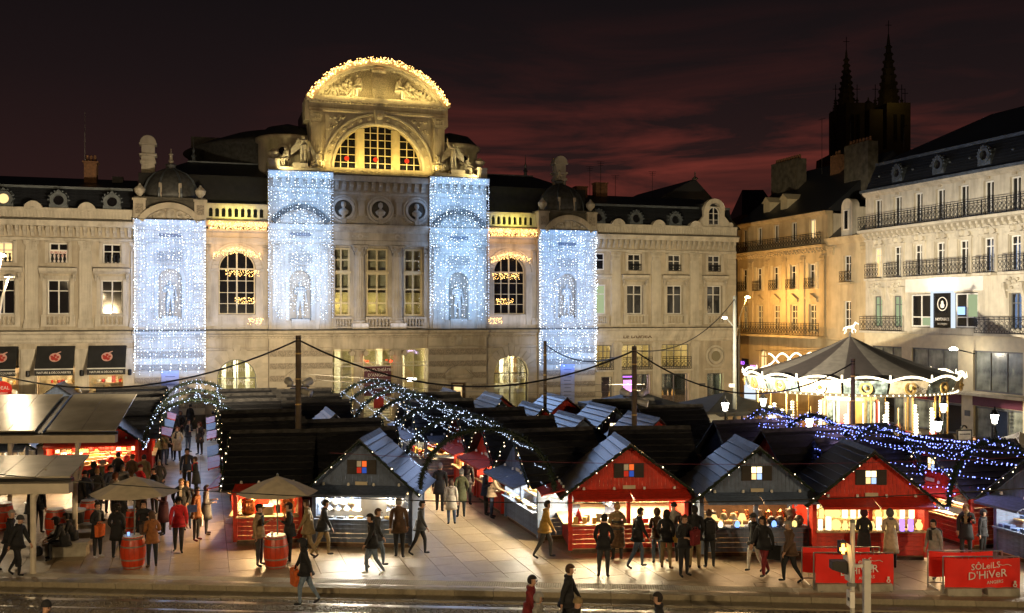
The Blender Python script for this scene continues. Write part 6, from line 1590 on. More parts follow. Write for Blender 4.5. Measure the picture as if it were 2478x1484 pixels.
BX = lambda a, b, c: (lambda: box_mesh(a, b, c))
def grid_hut(u, v, face, *a, **k):
    """face: 'cam' (towards the tram street), 'left', 'right' alley"""
    return hut(grid(u, v), GA + {'cam':0,'left':R(-90),'right':R(90),'away':R(180)}[face], *a, **k)
HUTS = {}
def build_huts():
    X = HUTS
    # --- front row
    X['F1'] = hut((3.75,32.0,0), R(4), 'open red front hut beside the wide aisle, dark coloured panes in its gable', 'hut_red', 3.9, 2.3, 2.05, 3.5, left=True, light=300, spill=.45, lcol=(1.0,.80,.48))
    X['F2'] = hut((7.72,31.45,0), R(2), 'slate blue front hut selling small lamps, between two red huts', 'hut_blue', 3.6, 2.3, 2.05, 3.48, lit=True, light=60, spill=.4, lcol=(1.0,.62,.30), back='wood_dark')
    X['F3'] = hut((11.15,30.95,0), R(0), 'red front hut full of glowing lanterns behind the red banners', 'hut_red', 3.6, 2.3, 2.0, 3.42, lit=True, light=50, spill=.5, lcol=(1.0,.72,.30), back='wood_dark')
    X['B'] = hut((-4.93,32.7,0), R(-5), 'grey blue front hut with white jewellery display', 'hut_blue', 3.35, 2.3, 2.05, 3.55, flaps=1, light=260, spill=.42, lcol=(1.0,.90,.72), back='tent_black')
    # --- red hut whose long side faces the tram street
    rot = R(-82); cpt = Vector((-9.26,33.05,0)); ax = Vector((math.cos(rot), math.sin(rot), 0))
    X['A'] = hut(cpt - ax*2.1, rot, 'red hut with copper pots behind the right hand parasol', 'hut_red', 4.2, 2.25, 2.05, 3.5, right=True, light=190, spill=.8, lcol=(1.0,.62,.28))
    # --- the double row behind, left column opens on the left alley, right column on the central aisle
    for i, v in enumerate((-29.0,-25.6,-19.8,-16.3,-13.0)):
        X[f'L{i}'] = grid_hut(5.45, v, 'left', ('black roofed hut directly behind the red copper pot hut','third black roof back along the left alley','black roofed hut past the gap on the left alley, nearest of its three','middle black roofed hut of the far three on the left alley','black roofed hut nearest the theatre on the left alley')[i],
                 ('hut_red','hut_blue')[i % 2], 3.2, 2.5, detail=0 if i > 0 else 1, light=36, lcol=(1.0,.74,.42))
    for i, (v, f) in enumerate(((-33.4,'right'),(-30.2,'right'),(-21.4,'right'),(-17.8,'right'),(-14.2,'right'))):
        X[f'K{i}'] = grid_hut(10.8, v, f, ('black roofed hut right behind the jewellery hut','second black roof behind the jewellery hut','hut on the left of the central aisle beside the third arch','hut on the left of the central aisle beside the fourth arch','last hut on the left of the central aisle')[i],
                 ('hut_blue','hut_red')[i % 2], 3.1, 2.5, detail=0, light=30, lcol=(1.0,.78,.5))
    X['KC'] = grid_hut(9.6, -27.9, 'cam', 'hut with one pale shingled slope rising behind the tall wooden pole', 'hut_blue', 3.4, 2.6, front=False, detail=0, garland=False)
    # --- right side of the central aisle
    X['C1'] = grid_hut(15.2, -35.65, 'left', 'blue hut at the mouth of the central aisle with blue flaps', 'hut_blue', 3.9, 2.4, lit=True, light=210, spill=.5, lcol=(1.0,.88,.66), cool=True)
    X['C2'] = grid_hut(15.2, -31.5, 'left', 'red hut second on the right of the central aisle under a blue flap', 'hut_red', 3.6, 2.4, detail=1, light=90, lcol=(1.0,.72,.42), cool=True)
    X['C3'] = grid_hut(15.2, -27.6, 'left', 'third hut on the right of the central aisle with a red gable', 'hut_red', 3.5, 2.4, detail=1, light=70, lcol=(1.0,.7,.36), cool=True)
    X['C4'] = grid_hut(14.2, -22.6, 'left', 'grey blue hut deep in the central aisle', 'hut_blue', 3.4, 2.4, right=True, detail=1, light=80, lcol=(1.0,.68,.3), cool=True)
    X['C5'] = grid_hut(14.6, -18.6, 'left', 'far grey blue hut in the central aisle near the theatre steps', 'hut_blue', 3.4, 2.4, detail=0, light=50, lcol=(1.0,.7,.36), cool=True)
    # --- gables turned to the camera in the middle block
    X['D1'] = grid_hut(18.7, -21.5, 'cam', 'plain dark red gable hut in front of the right exhibition door', 'hut_red', 3.6, 2.6, front=False, detail=0, garland=False, win=False)
    X['D2'] = grid_hut(21.5, -23.2, 'cam', 'plain dark red gable hut at the foot of the thin dark pole', 'hut_red', 3.6, 2.6, front=False, detail=0, garland=False, win=False)
    X['D3'] = grid_hut(18.85, -27.4, 'cam', 'bright red gable hut with garland in the middle block', 'hut_red', 3.0, 2.4, front=True, detail=0, light=20)
    X['D4'] = grid_hut(18.9, -32.2, 'cam', 'dark blue gable hut with no garland behind the first red front hut', 'hut_blue', 3.4, 2.4, front=False, detail=0, garland=False, win=False)
    X['D5'] = grid_hut(21.7, -28.8, 'cam', 'pale grey blue gable hut with a glowing red and white window', 'hut_blue', 3.2, 2.4, detail=0, light=14, lit=True)
    X['D6'] = grid_hut(21.6, -33.4, 'cam', 'dark red gable hut just right of the pole with projectors', 'hut_red', 3.4, 2.4, front=False, detail=0, garland=False, win=False)
    X['D7'] = grid_hut(17.9, -24.0, 'cam', 'blue roofed hut beside the second arch of the central aisle', 'hut_blue', 3.2, 2.4, front=False, detail=0)
    X['D8'] = grid_hut(17.2, -17.9, 'cam', 'small blue roofed hut in front of the theatre side door', 'hut_blue', 3.0, 2.2, front=False, detail=0)
    # --- black slopes of the right block
    X['E1'] = hut((3.9,36.4,0), R(-86), 'black roof directly behind the first red front hut', 'hut_blue', 3.6, 2.3, front=False, detail=0, garland=False, win=False)
    for nm, px, Z, col, rg, lb, lt in (('E2',1745,38.4,'hut_blue',3.5,'dark blue gable hut left of the carousel stairs',False),('E3',1862,35.6,'hut_red',3.5,'dark red gable hut behind the slate blue front hut',False),('E4',1990,34.9,'hut_blue',3.25,'low dark blue hut between slate blue and lantern huts',False),
                                   ('E5',2000,39.6,'hut_red',3.18,'red gable hut with glowing window under the blue light strings',True),('E6',2150,36.9,'hut_blue',3.05,'blue gable hut with small red window below the carousel',True),('E7',1450,47.8,'hut_blue',3.5,'far black roof in front of the corner restaurant',False),('E8',1560,44.4,'hut_blue',3.5,'blue gable hut with long black roof beside the kiosk',False)):
        X[nm] = hut(((px-1239)/FPX*Z, Z, 0), GA-R(90), lb, col, 3.4, 2.5, min(2.05,rg-1.3), rg, front=False, detail=0, garland=lt, win=lt, lit=lt)
    # --- right aisle
    X['R1'] = grid_hut(28.2, -41.2, 'left', 'red hut on the far side of the right aisle with lilac lit flaps', 'hut_red', 3.6, 3.2, 1.95, 3.2, lit=True, light=90, lcol=(1.0,.62,.28), cool=True)
    X['R2'] = grid_hut(28.5, -45.5, 'left', 'blue hut at the right edge of the picture with a stooping seller', 'hut_blue', 3.7, 3.0, 2.0, 3.4, lit=True, light=110, lcol=(1.0,.9,.74), cool=True)
    # --- left side
    X['G1'] = grid_hut(-.35, -21.4, 'cam', 'red hut crammed with goods behind the big glass canopy', 'hut_red', 3.9, 2.4, light=190, lcol=(1.0,.66,.36), flaps=1)
    X['G3'] = grid_hut(-4.7, -22.0, 'cam', 'blue hut of bottle shelves at the left edge of the picture', 'hut_blue', 3.8, 2.4, light=120, lcol=(1.0,.86,.62), detail=1, flaps=1)
    X['G2'] = grid_hut(-3.7, -6.2, 'cam', 'bright blue gable hut in front of the shop windows', 'hut_blue', 4.0, 2.6, front=False, detail=1, garland=False, win=False)
    for i, v in enumerate((-17.6,-13.7,-9.8)): X[f'H{i}'] = grid_hut(2.1, v, 'right', ('first black roofed hut behind the red goods hut','second black roofed hut behind the red goods hut','black roofed hut by the yellow figure and planters')[i], ('hut_red','hut_blue','hut_red')[i], 3.4, 3.0, detail=0, light=40, lcol=(1.0,.74,.45), cool=True)
build_huts()
def build_stock():
    X = HUTS; P = X['F1']
    shelves(P, -1.7, -.1, 2.15, (1.25,1.55,1.85)); shelves(P, .15, 1.7, 2.15, (1.25,1.55,1.85))
    g = 'jars in the first red front hut'
    for k, z in enumerate((1.25,1.55,1.85)):
        for x0, x1 in ((-1.6,-.2),(.25,1.65)): stock_row(P, (('jar',JAR,'jar'),('jar',JAR,'pot_dark'),('jar',JAR,'cloth_white')), x0, x1, 2.02, z, .19, 'small jar on the back shelves of the first red front hut', 'jar', g, k+int(x0*9))
    g = 'gift boxes in the first red front hut'
    stock_row(P, (('gift_box',BX(.16,.2,.12),'box_red'),('gift_box',BX(.22,.16,.16),'cloth_white'),('gift_box',BX(.14,.14,.2),'box_gold')), -1.7, 1.75, .12, .945, .27, 'small boxed gift along the counter of the first red front hut', 'box', g, 5)
    for x, z in ((-1.15,1.72),(-.55,1.4)): ware(P, 'wreath', WREATH(), 'needles', x, 1.85, z, 'dark wreath hanging inside the first red front hut', 'wreath', 'wreaths in the red front hut')
    stock_row(P, (('menu_card',BX(.2,.03,.26),'grey_paint'),), -1.3, -.3, .3, .945, .36, 'dark price card standing on the first red front hut counter', 'card', 'price cards in the red front hut', 7)
    ware(P, 'tinsel_tree', lat('tree', [(.16,0),(.02,.02),(.02,.05),(.15,.06),(.10,.18),(.12,.18),(.06,.3),(.08,.3),(.01,.45)], 8), 'box_red', -1.6, .16, .945, 'little red tinsel tree at the left end of the first red hut counter', 'ornament', None)
    P = X['F2']; g = 'lamps in the slate blue front hut'
    stock_row(P, (('table_lamp',TLAMP,'glow_lamp'),('table_lamp',TLAMP,'jar'),('table_lamp',VASE,'pot_dark'),('table_lamp',LANTB,'pot_dark')), -1.6, 1.65, .16, .945, .30, 'small lamp or vase on the slate blue front hut counter', 'lamp', g, 3)
    for x, mm in ((-1.15,'glow_pale'),(-.62,'glow_blue'),(-.2,'glow_pale'),(.55,'glow_blue'),(1.2,'glow_lamp')): ware(P, 'egg_lamp', lat('egg', [(.04,0),(.07,.03),(.085,.10),(.06,.18),(.0,.22)], 10), mm, x, -.05, .945, 'little glowing egg lamp at the edge of the slate blue hut counter', 'lamp', 'egg lamps')
    stock_row(P, (('dark_pot',POT,'pot_dark'),('dark_pot',VASE,'copper'),('dark_pot',POT,'copper')), -1.5, 1.6, .9, 1.0, .36, 'dark pot in the back of the slate blue front hut', 'pot', 'pots in the slate blue hut', 8)
    MB().box(-1.65,.7,.95,1.65,1.1,1.0).build('inner_table', M['counter_wood'], P)
    c = garland_mesh([[(-1.6,-.1,.94),(0,-.12,.93),(1.6,-.1,.94)]], 'ctr', .06, 40); put('counter_garland', c, M['needles'], P)
    P = X['F3']; g = 'lanterns in the red front hut'
    MB().box(-1.65,.55,.95,1.65,.95,1.18).build('display_step', M['counter_wood'], P); MB().box(-1.65,.95,.95,1.65,1.4,1.42).build('display_step', M['counter_wood'], P)
    for k, (y, z) in enumerate(((.05,.945),(.72,1.18),(1.15,1.42))):
        stock_row(P, (('lantern',LANT,'glow_lamp'),('lantern',LANTB,'glow_lamp'),('lantern',LANT,'glow_pale'),('lantern',VASE,'glow_lamp')), -1.55, 1.6, y, z, .26, 'glowing cream lantern in the red lantern hut', 'lantern', g, k+60)
    for x, mm in ((.95,'glow_violet'),(.62,'glow_blue'),(1.22,'glow_violet')): ware(P, 'lantern', LANT(), mm, x, -.06, .945, 'violet or blue lantern on the right counter of the red lantern hut', 'lantern', 'coloured lanterns')
    for x, z in ((-1.0,1.75),(-.25,1.78),(.75,1.7)): ware(P, 'lantern', LANTB(), 'glow_pale', x, .9, z, 'round lantern hung under the roof of the red lantern hut', 'lantern', 'hung lanterns')
    put('counter_garland', c, M['needles'], P, (0,.02,0))
    P = X['B']; g = 'jewellery busts'
    MB().box(-1.5,.4,.95,1.5,.8,1.12).build('display_step', M['white_plastic'], P); MB().box(-.1,.28,.95,.75,.42,1.62).build('white_case', M['cloth_white'], P)
    stock_row(P, (('jewel_bust',BUST,'cloth_white'),('jewel_bust',BUST,'counter_wood'),('jewel_bust',BUST,'cloth_white')), -1.35, -.15, .5, 1.12, .30, 'white neck bust on the jewellery hut counter, left of the white case', 'display bust', g, 3)
    stock_row(P, (('jewel_bust',BUST,'cloth_white'),), .85, 1.45, .5, 1.12, .22, 'white neck bust on the jewellery hut counter, right of the white case', 'display bust', g+' right', 4)
    stock_row(P, (('jewel_tray',BX(.26,.2,.04),'cloth_white'),('jewel_tray',BX(.2,.18,.06),'box_gold'),('jewel_tray',BX(.24,.2,.05),'grey_paint')), -1.4, 1.45, .08, .945, .31, 'flat jewel tray along the front of the jewellery hut counter', 'tray', 'jewel trays', 5)
    shelves(P, .75, 1.5, 2.1, (1.45,1.75)); stock_row(P, (('jar',JAR,'cloth_white'),), .85, 1.45, 2.0, 1.45, .2, 'white pot on the back shelf of the jewellery hut', 'pot', 'white pots', 2)
    P = X['A']; g = 'copper pots'
    for y, s in ((-1.25,1.5),(.15,1.2),(1.0,1.3)):
        pass
    for k, (y, mm) in enumerate(((.45,'copper'),(1.05,'counter_wood'),(1.75,'copper'))):
        ware(P, 'copper_urn' if mm == 'copper' else 'wooden_crate', lat('urn2', [(.16,0),(.2,.04),(.2,.34),(.16,.40),(.21,.42),(.21,.46),(.06,.5),(.03,.56)], 14) if mm == 'copper' else box_mesh(.34,.4,.24), mm, 1.75, y, .95, ('tall copper urn at the left of the red hut counter','light wooden crate between the copper urns','tall copper urn at the right of the red hut counter')[k], 'urn' if mm == 'copper' else 'crate', None, 0, 1.1)
    stock_row(P, (('paper_cup',lat('cup',[(.03,0),(.045,.1)],8),'cloth_white'),), -1.6, 1.6, .1, .945, .22, 'paper cup on the side counter of the copper pot hut', 'cup', 'paper cups', 2)
    for k in range(6): ware(P, 'bottle', BOTTLE(), 'box_red', -.2+.2*k, 1.9, .95, 'red bottle at the back of the copper pot hut', 'bottle', 'red bottles')
    for nm, its, lab, cat, sd in (('C1',(('glazed_cake',BX(.28,.2,.1),'box_gold'),('glazed_cake',BX(.2,.2,.08),'cloth_white'),('glazed_cake',BX(.16,.22,.14),'box_brown')),'baked goods on the counter of the blue hut at the aisle mouth','food',1),
                              ('C2',(('scarf_pile',BX(.3,.26,.1),'box_red'),('scarf_pile',BX(.26,.24,.14),'cloth_white'),('scarf_pile',BX(.3,.22,.08),'box_gold')),'folded scarf on the counter of the second aisle hut','scarf',2),
                              ('C3',(('honey_jar',JAR,'box_gold'),('honey_jar',JAR,'jar'),('honey_jar',BOTTLE,'box_brown')),'jar on the counter of the third aisle hut','jar',3),
                              ('C4',(('toy_box',BX(.2,.2,.2),'box_red'),('toy_box',BX(.16,.2,.26),'box_gold'),('toy_box',POT,'copper')),'small ware on the counter of the hut deep in the aisle','ware',4),
                              ('R1',(('cake_tray',BX(.36,.26,.05),'cloth_white'),('cake_tray',BX(.3,.24,.09),'box_gold')),'tray on the counter of the red hut across the right aisle','tray',5),
                              ('R2',(('book',BX(.2,.28,.06),'box_blue'),('book',BX(.22,.28,.14),'cloth_white'),('book',BX(.2,.26,.1),'box_blue')),'stack of books on the counter of the hut at the right edge','book stack',6)):
        P = X[nm]; stock_row(P, its, -1.55, 1.6, .1, .945, .33, lab, cat, lab, sd); stock_row(P, its, -1.5, 1.55, .9, 1.15, .36, lab+', back row', cat, lab+', back row', sd+20)
        MB().box(-1.7,.65,1.1,1.7,1.15,1.15).build('inner_table', M['counter_wood'], P)
        shelves(P, -1.6, 1.6, 2.2, (1.35,1.7)); stock_row(P, its, -1.5, 1.5, 2.08, 1.35, .34, lab.replace('on the counter','on the back shelf'), cat, lab+', shelf', sd+40)
    P = X['C1']; MB().box(.3,2.1,1.0,1.2,2.13,1.9).build('rack', M['box_gold'], P)
    MB().box(-1.8,2.2,.2,1.8,2.22,2.0).build('back_cloth', M['box_red'], X['R2'])
    for nm, its, lab in (('G1',(('gift',BX(.2,.2,.16),'cloth_white'),('gift',BX(.16,.2,.2),'box_red'),('gift',BX(.22,.2,.12),'box_gold'),('gift',POT,'box_red'),('gift',BX(.18,.16,.14),'box_brown')),'colourful gift in the crammed red hut'),('G3',(('bottle',BOTTLE,'jar'),('bottle',BOTTLE,'pot_dark'),('bottle',BOTTLE,'cloth_white')),'bottle on the shelves of the left edge blue hut')):
        P = X[nm]
        for k, (y, z) in enumerate(((.08,.945),(.75,1.2),(2.1,1.25),(2.1,1.5),(2.1,1.75))):
            if k == 1: MB().box(-1.75,.5,.95,1.75,1.0,1.2).build('inner_table', M['counter_wood'], P)
            if k > 1: shelves(P, -1.75, 1.75, 2.22, (z,))
            stock_row(P, its, -1.65, 1.7, y, z, .24, lab + (', front counter','','','','')[k] + ('',', on the middle table',', low shelf',', middle shelf',', top shelf')[k], 'gift' if nm == 'G1' else 'bottle', lab + (', front counter',', middle table',', low shelf',', middle shelf',', top shelf')[k], k+70)
build_stock()
# ------------------------------------------------------------------ garland arches over the alleys
def arch_pts(a, zt, z0=1.95, n=22): return [(a*math.cos(math.pi*k/n), 0, z0+(zt-z0)*math.sin(math.pi*k/n)) for k in range(n+1)]
def tunnel(name, spots, a, zt, led, mat_b, labels, netlab, strings=9, bulb_r=.017, step=.21, cross=False):
    prev = None
    for i, (p, rz) in enumerate(spots):
        E = empty('light_arch', p, rz, labels[i], 'light arch', f'garland arches of the {name}')
        pts = arch_pts(a, zt); g = put('garland', garland_mesh([pts], (name,'g'), .15, 190, seed=3), M['needles'], E)
        if not (name == 'central aisle' and i == 0): stuff(put('bulbs', bulbs_mesh([pts], (name,'b'), .075, bulb_r, .13), M[led], E))
        if prev:
            q0, r0 = prev; N = empty('light_net', (0,0,0), 0, netlab[i-1], 'light net', f'light strings of the {name}')
            A = [Vector(q0) + Matrix.Rotation(r0,3,'Z') @ Vector(c) for c in arch_pts(a, zt, n=strings-1)]; B = [Vector(p) + Matrix.Rotation(rz,3,'Z') @ Vector(c) for c in arch_pts(a, zt, n=strings-1)]
            w = MB(); b = MB(); rr = random.Random(i+3)
            for k in range(strings):
                for u0, u1, sag in ((A[k],B[k],.13),) + (((A[k],B[k+1],.14),) if k < strings-1 and k % 2 == 0 else ()):
                    L = (u1-u0).length; n = max(6, int(L/.35)); pts = [u0.lerp(u1, t/n) - Vector((0,0,sag*4*(t/n)*(1-t/n))) for t in range(n+1)]
                    w.tube(pts, .006, 3)
                    s = 0
                    while s < 1:
                        q = u0.lerp(u1, s) - Vector((0,0,sag*4*s*(1-s))); b.bulb((q.x+rr.uniform(-.04,.04), q.y, q.z-.02-.05*rr.random()), bulb_r*rr.choice((.65,.8,1.1))); s += step/L*rr.uniform(.8,1.2)
            stuff(w.build('wires', M['iron'], N)); stuff(b.build('bulbs', M[mat_b], N))
            mid = (Vector(q0)+Vector(p))/2; lamp('net_glow', 'POINT', (mid.x,mid.y,zt-.5), 34 if led != 'led_blue' else 120, (.50,.62,1.0) if led != 'led_blue' else (.85,.58,1.0), N, .6)
        prev = (p, rz)
def build_arches():
    sp = [((-.82,32.3,0), R(-8))] + [(tuple(grid(13.45, v)), GA) for v in (-34.2,-30.2,-25.6,-21.6,-17.8,-14.2)]
    O = ('nearest','second','third','fourth','fifth','sixth','farthest')
    tunnel('central aisle', sp, 2.2, 3.95, 'led_cold', 'led_dim', [f'{o} garland arch with white lights over the central aisle' for o in O], [f'net of white lights behind the {o} arch of the central aisle' for o in O])
    sp = [(tuple(grid(4.1, v)), GA) for v in (-24.2,-18.9,-12.4)]
    tunnel('left alley', sp, 2.12, 3.95, 'led_cold', 'led_cold', [f'{o} garland arch with cold lights over the left alley' for o in ('nearest','middle','farthest')], [f'short light strings behind the {o} left alley arch' for o in ('nearest','middle')], strings=7, step=.25, cross=False)
    sp = [(tuple(grid(27.2,-45.0)), GA), (tuple(grid(26.5,-40.8)), GA), (tuple(grid(26.3,-37.0)), GA), (tuple(grid(25.8,-34.8)), GA)]
    tunnel('right aisle', sp, 1.6, 3.85, 'led_blue', 'led_blue', [f'{o} garland arch with blue lights over the right aisle' for o in ('nearest','second','third','farthest')], [f'net of blue lights behind the {o} arch of the right aisle' for o in ('nearest','second','third')], bulb_r=.022, step=.17, strings=11)
build_arches()
# ------------------------------------------------------------------ poles, cables, street lamps
def sagged(a, b, sag, n=26): return [Vector(a).lerp(Vector(b), t/n) - Vector((0,0,sag*4*(t/n)*(1-t/n))) for t in range(n+1)]
def build_poles():
    T = {}
    for nm, px, yt, Z, r, proj, lb in (('p1',722,812,37.3,.11,True,'tall wooden pole with three projectors behind the copper pot hut'),('p2',1319,825,47.5,.085,False,'thin dark wooden pole in front of the far right light curtain'),('p3',1535,838,37.4,.10,True,'wooden pole with projectors behind the first red front hut'),('p4',2064,868,38.6,.09,False,'dark wooden pole standing in front of the carousel')):
        top = at(px, yt, Z); P = empty('wooden_pole', (top.x, top.y, 0), 0, lb, 'pole', 'wooden cable poles'); T[nm] = top
        MB().lathe([(r*1.1,0),(r,top.z*.6),(r*.92,top.z)], 10).build('shaft', M['wood_pole'], P)
        for k in range(4): MB().lathe([(r*1.06,0),(r*1.06,.05)], 10, (0,0,top.z-.7-k*.95)).build('reflective_band', M['box_gold'], P)
        MB().lathe([(r*.98,0),(r*.98,.04)], 10, (0,0,top.z-.12)).lathe([(r*.98,0),(r*.98,.03)], 10, (0,0,top.z-.22)).build('cable_clamp', M['iron'], P)
        if proj:
            zz = top.z-1.9
            MB().box(-.42,-.03,zz-.03,.42,.03,zz+.03).box(-.3,-.03,zz-.1,.3,.03,zz-.06).build('crossarm', M['iron'], P)
            for k, (x, z, aim) in enumerate(((-.32,zz+.15,(-.6,1,.25)),(.32,zz+.15,(.6,1,.25)),(.30,zz-.22,(.9,-.35,-.25)))):
                m = MB(); m.smooth = True; m.lathe([(0,-.2),(.09,-.19),(.12,-.1),(.12,.16),(.15,.2)], 12); o = m.build('projector', M['pale_steel'], P, (x,-.02,z))
                o.rotation_euler = Vector(aim).to_track_quat('Z','Y').to_euler()
                MB().disc(0,0,.12,0,12).build('projector_lens', M['glow_lamp'] if k < 2 else M['pane_dark'], o, (0,0,.17), (R(90),0,0))
            # the two lit projectors flood the fronts round the square
            if nm == 'p1':
                lamp('flood', 'SPOT', (-.7,.55,zz+.35), 26000, (1.0,.80,.52), P, .12, aim=(-17,26,8.0), spot=86, blend=.8).scale = (1,.42,1)
                lamp('flood', 'SPOT', (.7,.55,zz+.35), 6500, (1.0,.77,.44), P, .12, aim=(7,32,5.2), spot=84, blend=.8).scale = (1,.26,1)
            else:
                lamp('flood', 'SPOT', (-.5,.55,zz+.35), 27000, (1.0,.80,.48), P, .12, aim=(13,36,8.5), spot=64, blend=.8).scale = (1,.48,1)
                lamp('flood', 'SPOT', (.7,.3,zz+.35), 62000, (1.0,.88,.66), P, .12, aim=(26,22,7.5), spot=64, blend=.8).scale = (1,.55,1)
    t5 = at(1778, 716, 50.0); T['p5'] = t5
    P = empty('steel_mast', (t5.x,t5.y,0), 0, 'straight grey steel mast beside the curved street lamp', 'mast')
    MB().lathe([(.12,0),(.10,t5.z*.5),(.085,t5.z)], 10).build('shaft', M['mast'], P); MB().box(-.3,-.2,4.0,-.05,.0,4.16).build('camera_box', M['white_plastic'], P)
    MB().tube([(0,0,t5.z-1.6),(-.35,0,t5.z-1.2),(-.45,0,t5.z-1.1)], .03, 5).build('lamp_arm', M['mast'], P); MB().lathe([(0,0),(.14,.02),(.1,.1),(0,.12)], 8, (-.5,0,t5.z-1.16)).build('lamp_head', M['lamp_white'], P)
    for i, (px, Zb, hx, hy, col, mt, pw, lb) in enumerate(((1788,80.0,1806,722,(1.0,.52,.13),'lamp_orange',1700,'curved street lamp with orange light at the side street'),)):
        h = at(hx, hy, Zb); b = at(px, 1000, Zb); P = empty('street_lamp', (b.x,Zb,0), 0, lb, 'street lamp')
        MB().tube([(0,0,0),(0,0,h.z*.6),(.05,0,h.z*.82),(h.x-b.x,0,h.z+.1)], [.10,.08,.06,.04], 8).build('post', M['mast'], P)
        MB().lathe([(0,0),(.22,.03),(.2,.12),(.06,.2),(0,.2)], 10, (h.x-b.x+.1,0,h.z)).build('lamp_head', M[mt], P)
        lamp('lamp_light', 'POINT', (h.x-b.x+.1,0,h.z-.15), pw, col, P, .15)
    for px, py, Z, pw, lb, bx in ((3,622,50,1100,'bright street lamp at the upper left edge of the picture',-14),(22,672,44,120,'small unlit looking lamp head on a slanting arm at the left edge',-30)):
        h = at(px, py, Z); P = empty('street_lamp', (h.x+bx*Z/FPX,Z,0), 0, lb, 'street lamp'); dx = -bx*Z/FPX
        MB().tube([(0,0,0),(0,0,h.z*.75),(dx*.4,0,h.z*.9),(dx,0,h.z+.08)], [.10,.08,.06,.04], 8).build('post', M['pale_steel'], P)
        MB().lathe([(0,0),(.24,.03),(.2,.12),(.06,.18),(0,.18)], 10, (dx,0,h.z)).build('lamp_head', M['lamp_white' if pw > 500 else 'white_plastic'], P)
        lamp('lamp_light', 'POINT', (dx,-.1,h.z-.2), pw, (1.0,.74,.42), P, .15)
    # cables
    def cable(a, b, sag, r, lb, mt='black_plastic'):
        return tag(MB().tube(sagged(a, b, sag), r, 5).build('overhead_cable', M[mt]), lb, 'cable', 'overhead cables')
    z = Vector((0,0,.16))
    cable(T['p1']-z, at(-260,800,42), 2.1, .035, 'black cable sagging from the tall pole to the left edge')
    cable(T['p1']-z, T['p3']-z, 1.55, .035, 'long black cable sagging between the two projector poles')
    cable(T['p2']-z, T['p3']-z, .6, .03, 'short black cable from the thin pole to the projector pole')
    cable(T['p3']-z, T['p4']-z, 1.4, .03, 'black cable sagging past the tents to the carousel pole')
    cable(T['p3']-z, T['p5']-z, .8, .022, 'thin cable rising from the projector pole to the steel mast')
    a, b = at(-200,1128,14.5), at(2700,1165,14.5); cable(a, b, .42, .008, 'thin black wire strung across the whole square in the foreground')
    cable(at(800,1096,24), at(2700,1095,24), .28, .006, 'very thin dark red wire crossing the hut gables', 'plum')
    for k, (ya, yb) in enumerate(((905,930),(935,945),(915,962))): cable(at(730,ya,40), at(1560,yb,40), .15, .007, ('upper','middle','lower')[k]+' thin pale wire in front of the theatre doors', 'steel')
    # ornate lanterns on garlanded posts
    for px, py, Z, lb in ((1755,985,45.6,'ornate lantern post in front of the black tents'),(1847,974,48,'ornate lantern post at the left side of the carousel'),(1959,1024,39.5,'ornate lantern post between the blue lit arches'),(2270,1032,38.2,'garlanded lantern post right of the carousel steps'),(2283,988,45,'thin lantern post behind the garlanded one right of the carousel'),(2407,1015,40.3,'garlanded lantern post by the shop front on the far right')):
        h = at(px, py, Z); P = empty('lantern_post', (h.x,Z,0), 0, lb, 'lantern post', 'ornate lantern posts')
        MB().lathe([(.16,0),(.14,.3),(.07,.4),(.05,h.z*.7),(.045,h.z-.25),(.12,h.z-.22),(.05,h.z-.16)], 10).build('post', M['iron'], P)
        put('garland', garland_mesh([[(.09*math.cos(k*.9),.09*math.sin(k*.9),.5+k*(h.z-.9)/22) for k in range(23)]], ('lp',round(h.z,1)), .06, 34), M['needles'], P)
        MB().lathe([(.09,0),(.17,.34),(.0,.36)], 6, (0,0,h.z-.16)).build('lantern_glass', M['lamp_white'], P)
        MB().lathe([(.2,0),(.12,.1),(.05,.18),(.03,.3),(0,.34)], 6, (0,0,h.z+.20)).build('lantern_cap', M['iron'], P)
        lamp('lantern_light', 'POINT', (0,0,h.z+.05), 60, (1.0,.86,.60), P, .16)
build_poles()
# unseen street lamps added behind the camera to light hut fronts and banners
def added_near_lamps():
    for x, y, lb in ((-13,3.5,'added street lamp out of view on the near pavement to the left'),(15,2.5,'added street lamp out of view on the near pavement to the right')):
        P = empty('street_lamp', (x,y,-.4), 0, lb, 'street lamp', 'added street lamps out of view')
        MB().tube([(0,0,0),(0,0,7.0),(0,.5,8.2),(0,1.3,8.6)], [.11,.08,.06,.04], 8).build('post', M['mast'], P); MB().lathe([(0,0),(.24,.03),(.2,.12),(.06,.2),(0,.2)], 10, (0,1.5,8.45)).build('lamp_head', M['lamp_white'], P)
        lamp('lamp_light', 'POINT', (0,1.5,8.3), 7200, (1.0,.72,.38), P, .2)
added_near_lamps()
